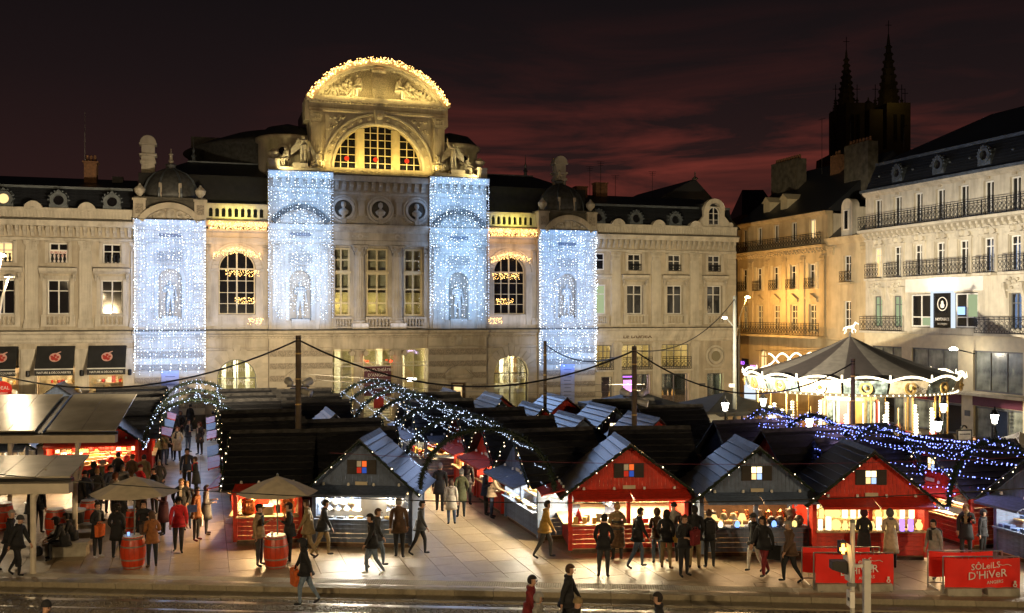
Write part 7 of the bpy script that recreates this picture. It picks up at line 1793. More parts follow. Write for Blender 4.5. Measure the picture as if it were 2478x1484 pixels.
# ------------------------------------------------------------------ carousel
HORSE = dict()
def horse_mesh():
    J = [((0,.36,.78),.15),((0,.05,.74),.16),((0,-.28,.80),.16),((0,-.46,1.02),.10),((0,-.58,1.22),.075),((0,-.78,1.12),.06),((0,-.88,1.02),.045),
         ((-.09,.40,.60),.075),((-.10,.52,.34),.045),((-.10,.62,.10),.035),((.09,.36,.60),.075),((.10,.28,.34),.045),((.10,.44,.10),.035),
         ((-.08,-.32,.60),.07),((-.09,-.56,.46),.045),((-.09,-.50,.2),.032),((.08,-.30,.58),.07),((.09,-.22,.34),.045),((.09,-.34,.12),.032),((0,.55,.72),.05),((0,.72,.40),.03),((0,-.5,1.32),.02)]
    E = [(0,1),(1,2),(2,3),(3,4),(4,5),(5,6),(0,7),(7,8),(8,9),(0,10),(10,11),(11,12),(2,13),(13,14),(14,15),(2,16),(16,17),(17,18),(0,19),(19,20),(4,21)]
    me = bpy.data.meshes.new('horse'); me.from_pydata([j[0] for j in J], E, []); o = bpy.data.objects.new('h', me); COL.objects.link(o)
    sk = o.modifiers.new('s','SKIN'); sk.use_smooth_shade = True
    for i, j in enumerate(J): me.skin_vertices[0].data[i].radius = (j[1],j[1]); me.skin_vertices[0].data[i].use_root = (i == 1)
    o.modifiers.new('u','SUBSURF').levels = 1; bpy.context.view_layer.update()
    out = bpy.data.meshes.new_from_object(o.evaluated_get(bpy.context.evaluated_depsgraph_get())); bpy.data.objects.remove(o); return out
def build_carousel():
    Z = 50.0; cx = (2057-1239)/FPX*Z
    P = empty('carousel', (cx,Z,0), 0, 'brightly lit merry-go-round with a dark striped tent roof', 'carousel')
    MB().lathe([(4.9,0),(4.9,.38),(4.75,.42)], 40).build('platform', M['counter_wood'], P)
    for k in range(3): MB().lathe([(5.5-.2*k,0),(5.5-.2*k,.12)], 40, (0,0,.12*k)).build('step', M['white_paint'], P)
    mat('tent_brown', (.022,.016,.014), .7, var=.2); mat('tent_grey', (.095,.084,.070), .7, var=.2); mat('panel_teal', (.15,.19,.18), .45, var=.6, scale=5); mat('panel_cream', (.50,.42,.28), .45, var=.3, scale=4); mat('gold_trim', (.55,.36,.12), .35, metal=.6, var=.2)
    prof = [(5.15,4.68),(4.4,4.86),(3.2,5.22),(2.0,5.65),(1.0,6.06),(.45,6.34),(.12,6.5)]
    for k in range(16):
        a0, a1 = 2*math.pi*k/16, 2*math.pi*(k+1)/16; m = MB(); m.smooth = True; m.lathe(prof, 3, a0=a0, a1=a1); m.build('tent_gore', M['tent_brown' if k % 2 else 'tent_grey'], P)
        m = MB(); m.smooth = True; m.lathe([(4.92,4.02),(5.02,4.06),(5.16,4.42),(5.22,4.64)], 4, a0=a0+.01, a1=a1-.01); b = m.build('rounding_board', M['panel_teal' if k % 2 else 'panel_cream'], P)
        am = (a0+a1)/2
        m = MB(); m.ring(0,0,.20,.30,-.03,.03,0,2*math.pi,14); m.bulb((0,-.04,0),.11); m.build('board_ornament', M['gold_trim'], b, (5.16*math.cos(am),5.16*math.sin(am),4.3), (0,0,am+R(90)))
        pts = [(5.25*math.cos(a0+(a1-a0)*q/8), 5.25*math.sin(a0+(a1-a0)*q/8), 4.60+.22*math.sin(math.pi*q/8)) for q in range(9)]
        MB().tube(pts, .055, 6).build('light_scallop', M['neon_white'], P)
        MB().prism([(0,0),(.06,.0),(.03,.3)], -.04, .04).build('corner_finial', M['neon_white'], P, (5.3*math.cos(a0),5.3*math.sin(a0),4.6), (0,0,a0))
        m = MB()
        for q in range(7):
            a = a0+(a1-a0)*q/7; m.bulb((4.95*math.cos(a),4.95*math.sin(a),3.96), .045)
        stuff(m.build('rim_bulbs', M['neon_white'], P))
    MB().lathe([(.05,6.4),(.05,6.75)], 8).build('mast', M['iron'], P)
    hm = horse_mesh()
    put('finial_horse', hm, M['print_white'], P, (0,0,6.62), (0,0,R(90)), .5)
    MB().lathe([(1.25,.4),(1.25,4.15)], 16).build('centre_drum', M['panel_cream'], P)
    for k in range(12):
        a = 2*math.pi*k/12; MB().box(-.24,-.03,.6,.24,.0,3.4).build('mirror_panel', M[('gold_trim','panel_teal','box_red')[k % 3]], P, (1.30*math.cos(a),1.30*math.sin(a),0), (0,0,a+R(90)))
        for q in range(2): MB().tube([(1.36*math.cos(a+.14),1.36*math.sin(a+.14),.7),(1.36*math.cos(a+.14),1.36*math.sin(a+.14),3.3)], .03, 5).build('light_column', M['neon_white'], P) if q == 0 else None
    MB().lathe([(5.0,3.9),(1.3,4.2)], 32).build('ceiling', M['panel_cream'], P)
    for k in range(14):
        a = 2*math.pi*k/14+.1; rad = 4.5
        MB().tube([(rad*math.cos(a),rad*math.sin(a),.4),(rad*math.cos(a),rad*math.sin(a),3.93)], .045, 8).build('pole', M['gold_trim'], P)
        m = MB()
        for q in range(11): m.lathe([(.05,0),(.10,.03),(.10,.07),(.05,.1)], 8, (3.9*math.cos(a+.2),3.9*math.sin(a+.2),1.5+q*.14))
        stuff(m.build('bulb_column', M['neon_white'], P))
    mat('horse_white', (.60,.56,.48), .4, var=.1); mat('horse_brown', (.24,.10,.04), .4, var=.1)
    for k in range(12):
        a = 2*math.pi*k/12+.25; rad = 3.2+.7*(k % 2); h = put('horse', hm, M['horse_white' if k % 3 else 'horse_brown'], P, (rad*math.cos(a),rad*math.sin(a),.75+.15*(k % 2)), (0,0,a+math.pi))
        MB().tube([(0,0,-.4),(0,0,2.4)], .025, 6).build('horse_pole', M['gold_trim'], h); MB().box(-.17,-.18,.80,.17,.22,.94).build('saddle', M['box_red'], h)
    for k in range(5):
        a = 2*math.pi*k/5; lamp('carousel_light', 'POINT', (2.6*math.cos(a),2.6*math.sin(a),3.5), 150, (1.0,.76,.32), P, .3)
    m = MB().tube([(4.6,-1.8,.4),(6.6,-3.4,.4)], .03, 5).tube([(4.6,-1.8,1.3),(6.6,-3.4,1.1)], .03, 5)
    for k in range(9): q = k/8; m.tube([(4.6+2*q,-1.8-1.6*q,.4),(4.6+2*q,-1.8-1.6*q,1.28-.2*q)], .018, 4)
    m.build('stair_railing', M['gold_trim'], P)
build_carousel()
# ------------------------------------------------------------------ tents, kiosk, stands
def marquee(px, py, Z, w, zp, ze, mt, lb, val=.22):
    p = at(px, py, Z); P = empty('marquee', (p.x,Z,0), GA, lb, 'tent'); h = w/2
    m = MB(); n = 6
    for k in range(4):
        a = Matrix.Rotation(R(90)*k,3,'Z')
        for i in range(n):
            t0, t1 = i/n, (i+1)/n; f = lambda t: (h*(1-t), ze+(zp-ze)*(t**1.35))
            (r0,z0),(r1,z1) = f(t0), f(t1)
            m._add([tuple(a @ Vector(v)) for v in ((-r0,-r0,z0),(r0,-r0,z0),(r1,-r1,z1),(-r1,-r1,z1))], [(0,1,2,3)])
        m._add([tuple(a @ Vector(v)) for v in ((-h,-h,ze-val),(h,-h,ze-val),(h,-h,ze),(-h,-h,ze))], [(0,1,2,3)])
    m.build('canopy', M[mt], P)
    for sx in (-1,1):
        for sy in (-1,1): put('leg', cached(('mleg',round(ze,1)), lambda: MB().box(-.04,-.04,0,.04,.04,ze).mesh('leg')), M['iron'], P, (sx*(h-.1),sy*(h-.1),0))
    return P
def build_tents():
    marquee(1542,947,53,4.9,3.6,2.85,'tent_black','black pyramid tent in front of the restaurant, left of two'); P = marquee(1755,944,52,4.9,3.6,2.8,'tent_black','black pyramid tent in front of the restaurant, right of two')
    w = marquee(2467,1062,39.5,3.4,3.0,2.2,'tent_white','white pyramid tent at the right edge behind the huts')
    p = at(1705,1040,45.5); K = empty('drinks_kiosk', (p.x,45.5,0), GA, 'small wooden drinks kiosk with a bulb garland under the black tent', 'kiosk')
    MB().box(-1.5,0,0,1.5,.08,1.1).build('front', M['counter_wood'], K); MB().box(-1.6,-.2,1.1,1.6,.35,1.16).build('bar_top', M['counter_wood'], K); MB().box(-1.5,1.8,0,1.5,1.88,2.4).build('back', M['hut_inside'], K)
    for x in (-1.45,1.45): MB().box(x-.06,-.02,0,x+.06,.1,2.4).build('post', M['counter_wood'], K)
    MB().prism_x([(-.5,2.3),(2.1,2.75),(2.1,2.82),(-.5,2.37)], -1.7, 1.7).build('roof', M['cream_paint'], K)
    path = [[(-1.7+.34*k,-.52,2.36-.07*(k % 2)) for k in range(11)]]
    put('garland', garland_mesh(path, 'kiosk', .10, 50), M['needles'], K); stuff(put('garland_bulbs', bulbs_mesh(path, 'kiosk', .2, .07, .05), M['neon_white'], K))
    MB().box(-1.2,-.06,.3,-.5,-.02,.95).build('menu_board', M['grey_paint'], K)
    lamp('kiosk_light', 'POINT', (0,.8,2.2), 110, (1.0,.74,.34), K, .2)
    p = ground(2333,1138); p = Vector(((2333-1239)/FPX*44,44,0)); S = empty('information_stand', p, R(12), 'small white information panel on a post by the right shop front', 'sign')
    MB().box(-.05,-.05,0,.05,.05,1.2).build('post', M['iron'], S); MB().box(-.36,-.04,1.2,.36,.04,2.55).build('panel_frame', M['iron'], S); MB().box(-.31,-.05,1.25,.31,-.04,2.5).build('panel', M['print_white'], S)
    MB().box(-.25,-.056,1.75,-.02,-.05,2.1).build('print', M['grey_paint'], S); MB().box(.04,-.056,1.75,.25,-.05,2.1).build('print', M['box_red'], S); lettering('lettering', 'PROGRAMME', .09, M['grey_paint'], S, (0,-.056,2.35)); MB().ring(0,2.6,.1,.16,-.02,.02,0,math.pi,8).build('crest', M['iron'], S)
    # planters and the yellow figure by the shops
    for px, py, Zz, lb in ((155,940,61,'potted shrub between the left and middle shop windows'),(228,935,61,'potted shrub between the middle and right shop windows')):
        q = at(px, py, Zz); P = empty('potted_shrub', (q.x,Zz,0), 0, lb, 'plant', 'potted shrubs by the shops')
        MB().lathe([(.35,0),(.42,.9),(.45,.9),(.45,1.0)], 10).build('pot', M['black_plastic'], P); MB().tube([(0,0,.9),(0,0,1.6)], .05, 5).build('trunk', M['wood_dark'], P)
        rr = random.Random(int(px)); m = MB()
        for k in range(900):
            a = rr.uniform(0,6.28); t = rr.uniform(-1,1); r = .85*rr.random()**.4; c = Vector((r*math.sqrt(1-t*t)*math.cos(a), r*math.sqrt(1-t*t)*math.sin(a), 2.0+.8*r*t)); d = Vector((rr.gauss(0,1),rr.gauss(0,1),rr.gauss(0,1))).normalized()*.09; e = Vector((rr.gauss(0,1),rr.gauss(0,1),rr.gauss(0,1))).normalized()*.05
            m.tri(c, c+d, c+e)
        stuff(m.build('foliage', M['leaf_shrub'], P))
    q = at(187,950,60.5); P = tag(MB().lathe([(.45,0),(.5,.3),(.42,.9),(.5,1.2),(.36,1.9),(.42,2.2),(.22,2.7),(.26,2.9),(.05,3.3)], 12).build('yellow_cone_figure', M['box_gold'], None, (q.x,60.5,0)), 'yellow cone shaped figure standing between shop window and planter', 'figure')
    # light swag across the side street
    A, B = at(1860,855,76), at(2005,852,72); E = empty('street_swag', (0,0,0), 0, 'crossing waves of white lights strung over the side street', 'light swag')
    for ph in (0,1):
        pts = [A.lerp(B,t/48) + Vector((0,0,-.45+.42*math.cos(3*math.pi*t/48*1.4+ph*math.pi))) for t in range(49)]; MB().tube(pts, .06, 5).build('light_tube', M['neon_white'], E)
    MB().tube([A+Vector((-1,0,.2)),B+Vector((1,0,.2))], .015, 4).build('wire', M['iron'], E)
build_tents()
# ------------------------------------------------------------------ glass shelters on the left
def shelter(lb, xr, xl, z_front, Zf, z_back, Zb, posts, gap=None, slant=1.0):
    P = empty('platform_shelter', (xr,Zf,0), R(3), lb, 'shelter'); L = xr-xl; D = Zb-Zf
    segs = [(-L,0)] if not gap else [(-L,gap-.22),(gap+.22,0)]
    for a, b in segs:
        n = max(2, int((b-a)/1.0))
        for k in range(n):
            x0, x1 = a+(b-a)*k/n+.01, a+(b-a)*(k+1)/n-.01; s = -slant
            MB()._add([(x0,0,z_front),(x1,0,z_front),(x1+s,D,z_back),(x0+s,D,z_back),(x0,0,z_front+.05),(x1,0,z_front+.05),(x1+s,D,z_back+.05),(x0+s,D,z_back+.05)],
                      [(3,2,1,0),(4,5,6,7),(0,1,5,4),(1,2,6,5),(2,3,7,6),(3,0,4,7)]).build('roof_panel', M['canopy_panel'], P)
    MB().box(-L,-.25,z_front-.42,.05,.1,z_front-.12).build('front_beam', M['canopy_steel'], P); MB().box(-L,.1,z_front-.14,0,.3,z_front-.02).build('rear_beam', M['iron'], P)
    if gap:
        MB()._add([(gap-.22,0,z_front-.05),(gap+.22,0,z_front-.05),(gap+.22-slant,D,z_back-.05),(gap-.22-slant,D,z_back-.05)], [(0,1,2,3)]).build('gutter', M['iron'], P)
        MB().tube([(gap+.1,0,z_front),(gap+.1-slant,D,z_back)], .035, 6).build('cable_tube', M['box_blue'], P)
    for x, y in posts:
        MB().tube([(x,y,0),(x,y,z_front-.1)], .085, 12).build('post', M['canopy_steel'], P); MB().tube([(x,y,z_front-.9),(x,y+.9,z_front+.1)], .04, 6).build('strut', M['canopy_steel'], P)
    return P
def build_left():
    P = shelter('large glass roofed tram shelter in the back left', -15.6, -26.0, 3.05, 39.2, 4.15, 43.2, ((-1.6,.3),(-4.2,.3),(-7.0,.3)), gap=-2.9, slant=.45)
    MB().lathe([(.2,0),(.3,.12),(.12,.2),(.12,2.2)], 10, (-3.6,.9,0)).build('pedestal', M['pale_steel'], P); MB().box(-2.7,-.3,1.35,-2.1,-.26,1.85).build('notice', M['print_white'], P)
    P = shelter('lower tram shelter roof in the front left', -13.0, -22.0, 2.85, 29.3, 2.98, 32.9, ((-1.15,.2),(-1.0,3.0),(-4,.2)), slant=.75)
    MB().box(-1.0,-.2,2.35,-.88,-.12,2.6).build('rail_end', M['canopy_steel'], P)
    for x, z in ((-3.2,2.93),(-2.7,2.95)):
        pass
    # barrels
    def barrel(px, py, lb, s=1.0):
        P = empty('barrel', ground(px, py), rnd.uniform(0,1), lb, 'barrel', 'red wine barrels')
        prof = [(.27,0),(.31,.12),(.345,.32),(.355,.46),(.345,.60),(.31,.80),(.27,.92)]
        n = 16
        for k in range(n):
            a0, a1 = 2*math.pi*k/n+.008, 2*math.pi*(k+1)/n-.008
            def st():
                m = MB(); m.smooth = True; m.lathe(prof, 2, a0=a0, a1=a1); return m.mesh('stave')
            put('stave', cached(('stave',k), st), M['barrel_red'], P)
        MB().lathe([(.262,.02),(.34,.45),(.262,.90)], 16).build('core', M['wood_dark'], P)
        for z, r in ((.05,.296),(.27,.343),(.64,.346),(.86,.300)): MB().lathe([(r-.004,-.022),(r+.002,-.02),(r+.004,.02),(r-.004,.022)], 20, (0,0,z)).build('hoop', M['hoop'], P)
        MB().lathe([(.275,0),(.275,.03)], 18, (0,0,.905)).build('lid', M['white_plastic'], P)
        P.scale = (s,s,s); return P
    barrel(322,1373,'red barrel under the left parasol',1.05); barrel(668,1372,'red barrel under the right parasol',1.05); barrel(135,1296,'red barrel partly hidden by the front shelter posts'); barrel(216,1272,'red barrel beside the woman with a bun'); barrel(321,1292,'red barrel behind the left parasol pole'); barrel(8,1280,'red barrel at the far left edge')
    for px, py, lb, ww in ((322,1373,'large beige parasol above the left barrel',1.30),(668,1372,'large beige parasol above the right barrel',1.22)):
        g = ground(px, py); P = empty('parasol', g+Vector((.04,.02,.0)), .25, lb, 'parasol', 'beige parasols')
        MB().tube([(0,0,.92),(0,0,2.78)], .022, 8).build('pole', M['mast'], P)
        for k in range(8):
            a0, a1 = 2*math.pi*k/8, 2*math.pi*(k+1)/8; q = lambda r, a, z: (r*math.cos(a), r*math.sin(a), z)
            am = (a0+a1)/2; m = MB()
            m._add([(0,0,2.76),q(ww*.5,a0,2.55),q(ww*.48,am,2.53),q(ww*.5,a1,2.55),q(ww,a0,2.26),q(ww*.93,am,2.25),q(ww,a1,2.26)], [(0,1,2),(0,2,3),(1,4,5,2),(2,5,6,3)]); m.build('canopy_panel', M['parasol'], P)
            MB().tube([(0,0,2.73),q(ww,a0,2.24)], .012, 4).build('rib', M['mast'], P)
        MB().lathe([(.05,0),(.02,.08)], 8, (0,0,2.76)).build('finial', M['mast'], P)
    # stone benches, bin
    for k, (px, py, lb) in enumerate(((158,1348,'front stone bench block with two people sitting'),(172,1322,'middle stone bench block'),(182,1303,'rear stone bench block beside the litter bin'))):
        P = empty('stone_bench', ground(px,py), R(8), lb, 'bench', 'stone benches'); MB().box(-.62,0,.0,.62,.5,.36).build('base', M['concrete'], P); MB().box(-.68,-.04,.36,.68,.54,.45).build('seat', M['concrete'], P)
    P = empty('litter_bin', ground(183,1297), 0, 'dark open litter bin with a rim beside the stone benches', 'litter bin'); MB().lathe([(.2,0),(.22,.1),(.3,.85)], 16).build('body', M['black_plastic'], P); MB().lathe([(.29,.84),(.33,.86),(.33,.93),(.29,.93)], 16).build('rim', M['pale_steel'], P); MB().lathe([(.28,.8),(.2,.84)], 12).build('bag', M['white_plastic'], P)
    # small blue cup and plates on the barrels
    for px, py, lb in ((322,1373,'blue paper cup on the left parasol barrel'),(668,1372,'white paper cup on the right parasol barrel')):
        g = ground(px,py); tag(put('paper_cup', lat('cup',[(.03,0),(.045,.1)],8), M['glow_blue'] if px == 322 else M['cloth_white'], None, (g.x-.1,g.y-.1,.985)), lb, 'cup')
build_left()
# ------------------------------------------------------------------ banners, signal
def build_front():
    def banner(x0, x1, yb, lb, lb2, rz):
        a = ground(x0, yb); b = ground(x1, yb); L = (b-a).length
        P = empty('banner_barrier', a, math.atan2(b.y-a.y, b.x-a.x)+rz, lb, 'banner', 'red banner barriers')
        def cloth(y, key, z0, z1, x_0, x_1):
            m = MB(); m.smooth = True; nx, nz = 30, 10; vs = []; fs = []
            for j in range(nz+1):
                for i in range(nx+1):
                    t, s = i/nx, j/nz; sag = .04*math.sin(math.pi*t)*s - .05*(1-s)*math.sin(2.3*math.pi*t+.4)
                    vs.append((x_0+(x_1-x_0)*t, y+.035*math.sin(9*t+3*s)*(1-s*.6)+.02*math.sin(23*t+key)*(1-s), z0+(z1-z0)*s+sag*(1-s)-.05*math.sin(math.pi*t)*s))
            for j in range(nz):
                for i in range(nx): fs.append((j*(nx+1)+i, j*(nx+1)+i+1, (j+1)*(nx+1)+i+1, (j+1)*(nx+1)+i))
            m._add(vs, fs); return m.build('banner_cloth', M['banner_red'], P)
        c = cloth(-.06, 1, .16, 1.02, .04, L-.04); cloth(.62, 2, .35, 1.04, -.12, L-.45)
        for y, xo in ((0,0),(.66,-.14)):
            m = MB()
            for z in (.15,1.03): m.tube([(xo,y,z),(L+xo-.02,y,z)], .02, 6)
            for x in (xo,L+xo-.02): m.tube([(x,y,.0),(x,y,1.03)], .02, 6)
            for k in range(1,12): m.tube([(xo+L*k/12,y,.15),(xo+L*k/12,y,1.03)], .008, 4)
            for x in (xo+.15,L+xo-.17): m.tube([(x,y-.3,.015),(x,y+.3,.015)], .018, 5)
            m.build('barrier_frame', M['steel'], P)
        for x0_, x1_ in ((.05,L*.46),(L*.54,L-.1)): MB().prism_x([(-.22,0),(.3,0),(.26,.2),(-.18,.2)], x0_, x1_).build('concrete_foot', M['concrete'], P)
        cx = L*.53; yy = -.135
        for body, sz, x, z, sh in (('SÔLeiLS',.235,cx-.02,.80,.12),("D'HiVeR",.30,cx+.03,.565,.1),('ANGERS',.12,cx+.24,.37,.1)):
            o = lettering('lettering', body, sz, M['print_white'], c, (x,yy,z), shear=sh, ext=.004); o.rotation_euler = (R(90),R(-6),0)
        m = MB(); m.tube([(cx+.36+.03*k,yy,.86-.02*math.sin(k*.6)-.004*k) for k in range(12)], .008, 4); m.build('flourish', M['print_white'], c)
        m = MB(); m.ring(L-.2,.28,.03,.055,yy-.004,yy,0,2*math.pi,10).box(L-.23,yy-.004,.34,L-.17,yy,.40); m.build('emblem', M['print_white'], c)
    banner(1969,2163,1427,'left red festival banner on barriers behind the traffic signal', '', 0); banner(2282,2468,1438,'right red festival banner on barriers with its lettering in full view', '', 0)
    Z = 21.5; q = at(2063,1260,Z)
    P = empty('traffic_signal', (q.x,Z,-.19), 0, 'pale traffic signal pole with edge-on sign and lit orange signal', 'traffic signal')
    MB().tube([(0,0,0),(0,0,q.z+.19)], .05, 10).build('pole', M['pale_steel'], P); MB().lathe([(.055,0),(.055,.06)], 10, (0,0,q.z+.15)).build('pole_cap', M['mast'], P)
    z = lambda y: at(0,y,Z).z+.19; x = lambda px: (px-2063)*Z/FPX
    MB()._add([(x(2047),-.08,z(1313)),(x(2056),-.08,z(1318)),(x(2067),-.02,z(1405)),(x(2058),-.02,z(1412)),(x(2047),.3,z(1313)),(x(2056),.3,z(1318)),(x(2067),.36,z(1405)),(x(2058),.36,z(1412))], [(0,3,2,1),(4,5,6,7),(0,1,5,4),(1,2,6,5),(2,3,7,6),(3,0,4,7)]).build('direction_sign', M['white_plastic'], P)
    m = MB(); m.box(x(2034),-.02,z(1342),x(2050),.22,z(1312)); h = m.build('signal_head', M['black_plastic'], P)
    cx, cz = x(2041), z(1328); MB().box(cx-.045,-.05,cz-.10,cx+.01,-.02,cz+.11).box(cx-.085,-.048,cz-.04,cx+.05,-.022,cz+.03).build('signal_lamp', M['signal_orange'], h)
    lamp('signal_glow', 'POINT', (cx,-.2,cz), 3, (1.0,.4,.08), P, .08)
    MB().prism([(x(2015),z(1380)),(x(2052),z(1392)),(x(2056),z(1360)),(x(2015),z(1360))], .02, .25).build('signal_housing', M['black_plastic'], P)
    MB().box(x(2052),-.14,z(1467),x(2063),.1,z(1429)).build('control_box', M['white_plastic'], P); MB().box(x(2051)-.002,-.1,z(1452),x(2052),.0,z(1444)).build('lock', M['iron'], P)
    MB().box(x(2050),-.06,z(1418),x(2070),.02,z(1410)).build('bracket', M['mast'], P)
    Z2 = 21.6; q = at(2097,1355,Z2); P = empty('sign_post', (q.x,Z2,-.19), 0, 'short pale square post with a side bracket right of the signal', 'post')
    MB().box(-.07,-.07,0,.07,.07,q.z+.19).build('post', M['pale_steel'], P); MB().box(-.31,-.03,q.z+.03,-.07,.03,q.z+.10).box(.07,-.03,q.z+.0,.13,.03,q.z+.10).build('bracket', M['pale_steel'], P)
build_front()
for k, (px, py, lb) in enumerate(((27,1366,'crumpled white paper on the paving at the left edge'),(1440,1392,'scrap of paper on the paving left of the black booted person'),(1165,1392,'small white scrap lying on the tactile strip'),(420,1352,'bit of litter near the red jacket man'))):
    rr = random.Random(k); tag(MB()._add([(rr.uniform(-.09,.09),rr.uniform(-.07,.07),rr.uniform(.008,.05)) for _ in range(6)], [(0,1,2),(1,3,2),(2,3,4),(4,5,0),(0,2,4)]).build('paper_scrap', M['print_white'], None, ground(px,py)), lb, 'litter')
# ------------------------------------------------------------------ people
def cloth(c, rough=.85):
    k = 'cloth_%02d_%02d_%02d' % tuple(int(q*99) for q in c)
    return M.get(k) or mat(k, c, rough, var=.18, scale=12, bump=.15, bscale=40)
CL = dict(black=(.012,.012,.014), navy=(.018,.025,.05), grey=(.10,.10,.10), dgrey=(.04,.04,.042), brown=(.10,.055,.03), tan=(.30,.20,.11), beige=(.42,.33,.23), cream=(.55,.48,.37), red=(.50,.012,.018), dred=(.16,.012,.015), green=(.085,.085,.035), mustard=(.38,.22,.04), plum=(.05,.012,.02), jean=(.06,.09,.15), ljean=(.14,.19,.26), white=(.6,.57,.52), pink=(.36,.20,.17), orange=(.62,.12,.02), khaki=(.22,.16,.08), rust=(.24,.085,.02), blue=(.05,.10,.30), lgrey=(.26,.25,.23))
HC = dict(dark=(.015,.011,.009), brown=(.07,.035,.017), blond=(.36,.22,.09), grey=(.26,.24,.22), auburn=(.13,.04,.015), white=(.5,.48,.44))
def head_shell(keep, r=(.098,.116,.128), n=14, m=10):
    mb = MB(); mb.smooth = True; vs = {}
    def v(i, j):
        a = 2*math.pi*i/n; t = math.pi*j/m; return Vector((r[0]*math.sin(t)*math.cos(a), r[1]*math.sin(t)*math.sin(a), r[2]*math.cos(t)))
    for j in range(m):
        for i in range(n):
            q = [v(i,j), v((i+1) % n,j), v((i+1) % n,j+1), v(i,j+1)]; c = sum(q, Vector())/4
            if keep(c): mb._add([tuple(p) for p in (q if j not in (0,) else q)], [(3,2,1,0)])
    return mb
def hair_mesh(style):
    def f():
        short = lambda c: c.z > .045 or (c.y > -.01 and c.z > -.07)
        if style in ('short','bun','cap'): m = head_shell(short)
        elif style == 'beanie': m = head_shell(lambda c: c.z > .02, (.104,.122,.138))
        elif style == 'hood': m = head_shell(lambda c: c.z > .06 or c.y > -.035, (.12,.14,.145))
        else: m = head_shell(lambda c: c.z > .05 or c.y > -.02 or (abs(c.x) > .07 and c.y > -.06), (.104,.122,.132))
        if style == 'bun': m.ball((0,.07,.13), .055, 8, 6)
        if style == 'long':
            m.smooth = True; m.lathe([(.02,-.40),(.075,-.36),(.10,-.22),(.10,-.06),(.07,.02)], 10, (0,.055,0), sy=.55)
        if style == 'curly':
            rr = random.Random(4)
            for k in range(34):
                a = rr.uniform(0,6.28); z = rr.uniform(-.26,.12); m.ball((.09*math.cos(a), .05+.07*math.sin(a) if math.sin(a) > -.2 else .04, z), rr.uniform(.035,.055), 6, 4)
        if style == 'cap': m.lathe([(.105,.03),(.10,.09),(.05,.135),(0,.14)], 12, (0,0,0), sy=1.15); m._add([(-.07,-.10,.05),(.07,-.10,.05),(.06,-.19,.03),(-.06,-.19,.03),(-.07,-.10,.035),(.07,-.10,.035),(.06,-.19,.02),(-.06,-.19,.02)], [(0,3,2,1),(4,5,6,7),(3,7,6,2)])
        return m.mesh('hair')
    return cached(('hair', style), f)
FACE = lambda: cached(('face',), lambda: MB().box(-.043,-.112,-.012,-.018,-.100,.002).box(.018,-.112,-.012,.043,-.100,.002).box(-.024,-.108,-.078,.024,-.092,-.068).box(-.046,-.110,.010,-.016,-.10,.017).box(.016,-.110,.010,.046,-.10,.017).mesh('face'))
def coat_mesh(pose, length, bulk):
    """flared coat skirt hung from the waist"""
    def f():
        me = fig(pose, bulk); z = me['pelvis'][2]; y = me['pelvis'][1]; m = MB(); m.smooth = True; w = 1.0 if 'walk' not in pose else 1.12
        m.lathe([(.150*bulk,z+.20),(.168*bulk,z+.06),(.185*bulk*w,z-.10),(.20*bulk*w,z-length*.6),(.215*bulk*w,z-length),(.19*bulk*w,z-length+.01)], 16, (0,y+.005,0), sy=.84); return m.mesh('coat')
    return cached(('coat', pose, length, bulk), f)
NP = [0]
def person(px, py, face, label, pose='stand', top='black', leg='black', hair='dark', style='short', h=1.72, bulk=1.12, coat=.0, coatc=None, scarf=None, shoe='black', hat=None, z=0.0, pos=None, pack=None):
    """face: degrees, 0 looks to the tram street, 90 right, 180 towards the theatre"""
    p = pos if pos is not None else ground(px, py, z)
    E = empty('person', p, R(face), label, 'person', 'people on the square'); s = h/1.72
    me = fig(pose, bulk); hd = Vector(me['head'])
    put('body', me, [M['skin'], cloth(CL[top]), cloth(CL[leg]), cloth(CL[shoe] if shoe in CL else (.02,.02,.02))], E)
    ht = hair_mesh(style); put('hat' if style in ('beanie','cap','hood') else 'hair', ht, cloth(CL[hat]) if hat else cloth(HC[hair]), E, hd+Vector((0,.006,.012)))
    if p.y < 40: put('facial_features', FACE(), cloth((.06,.025,.02)), E, hd+Vector((0,.002,-.005)))
    # every jacket has a hem below the waist; coats run on to the knee
    put('coat_skirt', coat_mesh(pose, coat if coat else .13, bulk), cloth(CL[coatc or top]), E)
    put('collar', cached(('collar',), lambda: MB().lathe([(.085,0),(.098,.03),(.088,.075),(.07,.07)], 12, (0,0,0), sy=1.05).mesh('collar')), cloth(CL[scarf or top]), E, Vector(me['chest'])+Vector((0,.0,.10)))
    if scarf: put('scarf', cached(('scarf',), lambda: MB().box(-.06,-.16,-.22,.02,-.125,.08).mesh('scarf')), cloth(CL[scarf]), E, Vector(me['chest'])+Vector((0,.0,.02)))
    if pack: put('backpack', cached(('pack',), lambda: MB().lathe([(.11,-.2),(.16,-.17),(.17,.0),(.15,.16),(.08,.21)], 10, (0,.19,0), sy=.6).mesh('pack')), cloth(CL[pack]), E, Vector(me['chest'])+Vector((0,.0,-.1)))
    NP[0] += 1; rq = random.Random(NP[0]*7); E.scale = (s*rq.uniform(.94,1.07),s*rq.uniform(.95,1.06),s); E.rotation_euler = (rq.uniform(-.03,.03),rq.uniform(-.025,.025),E.rotation_euler.z)
    return E
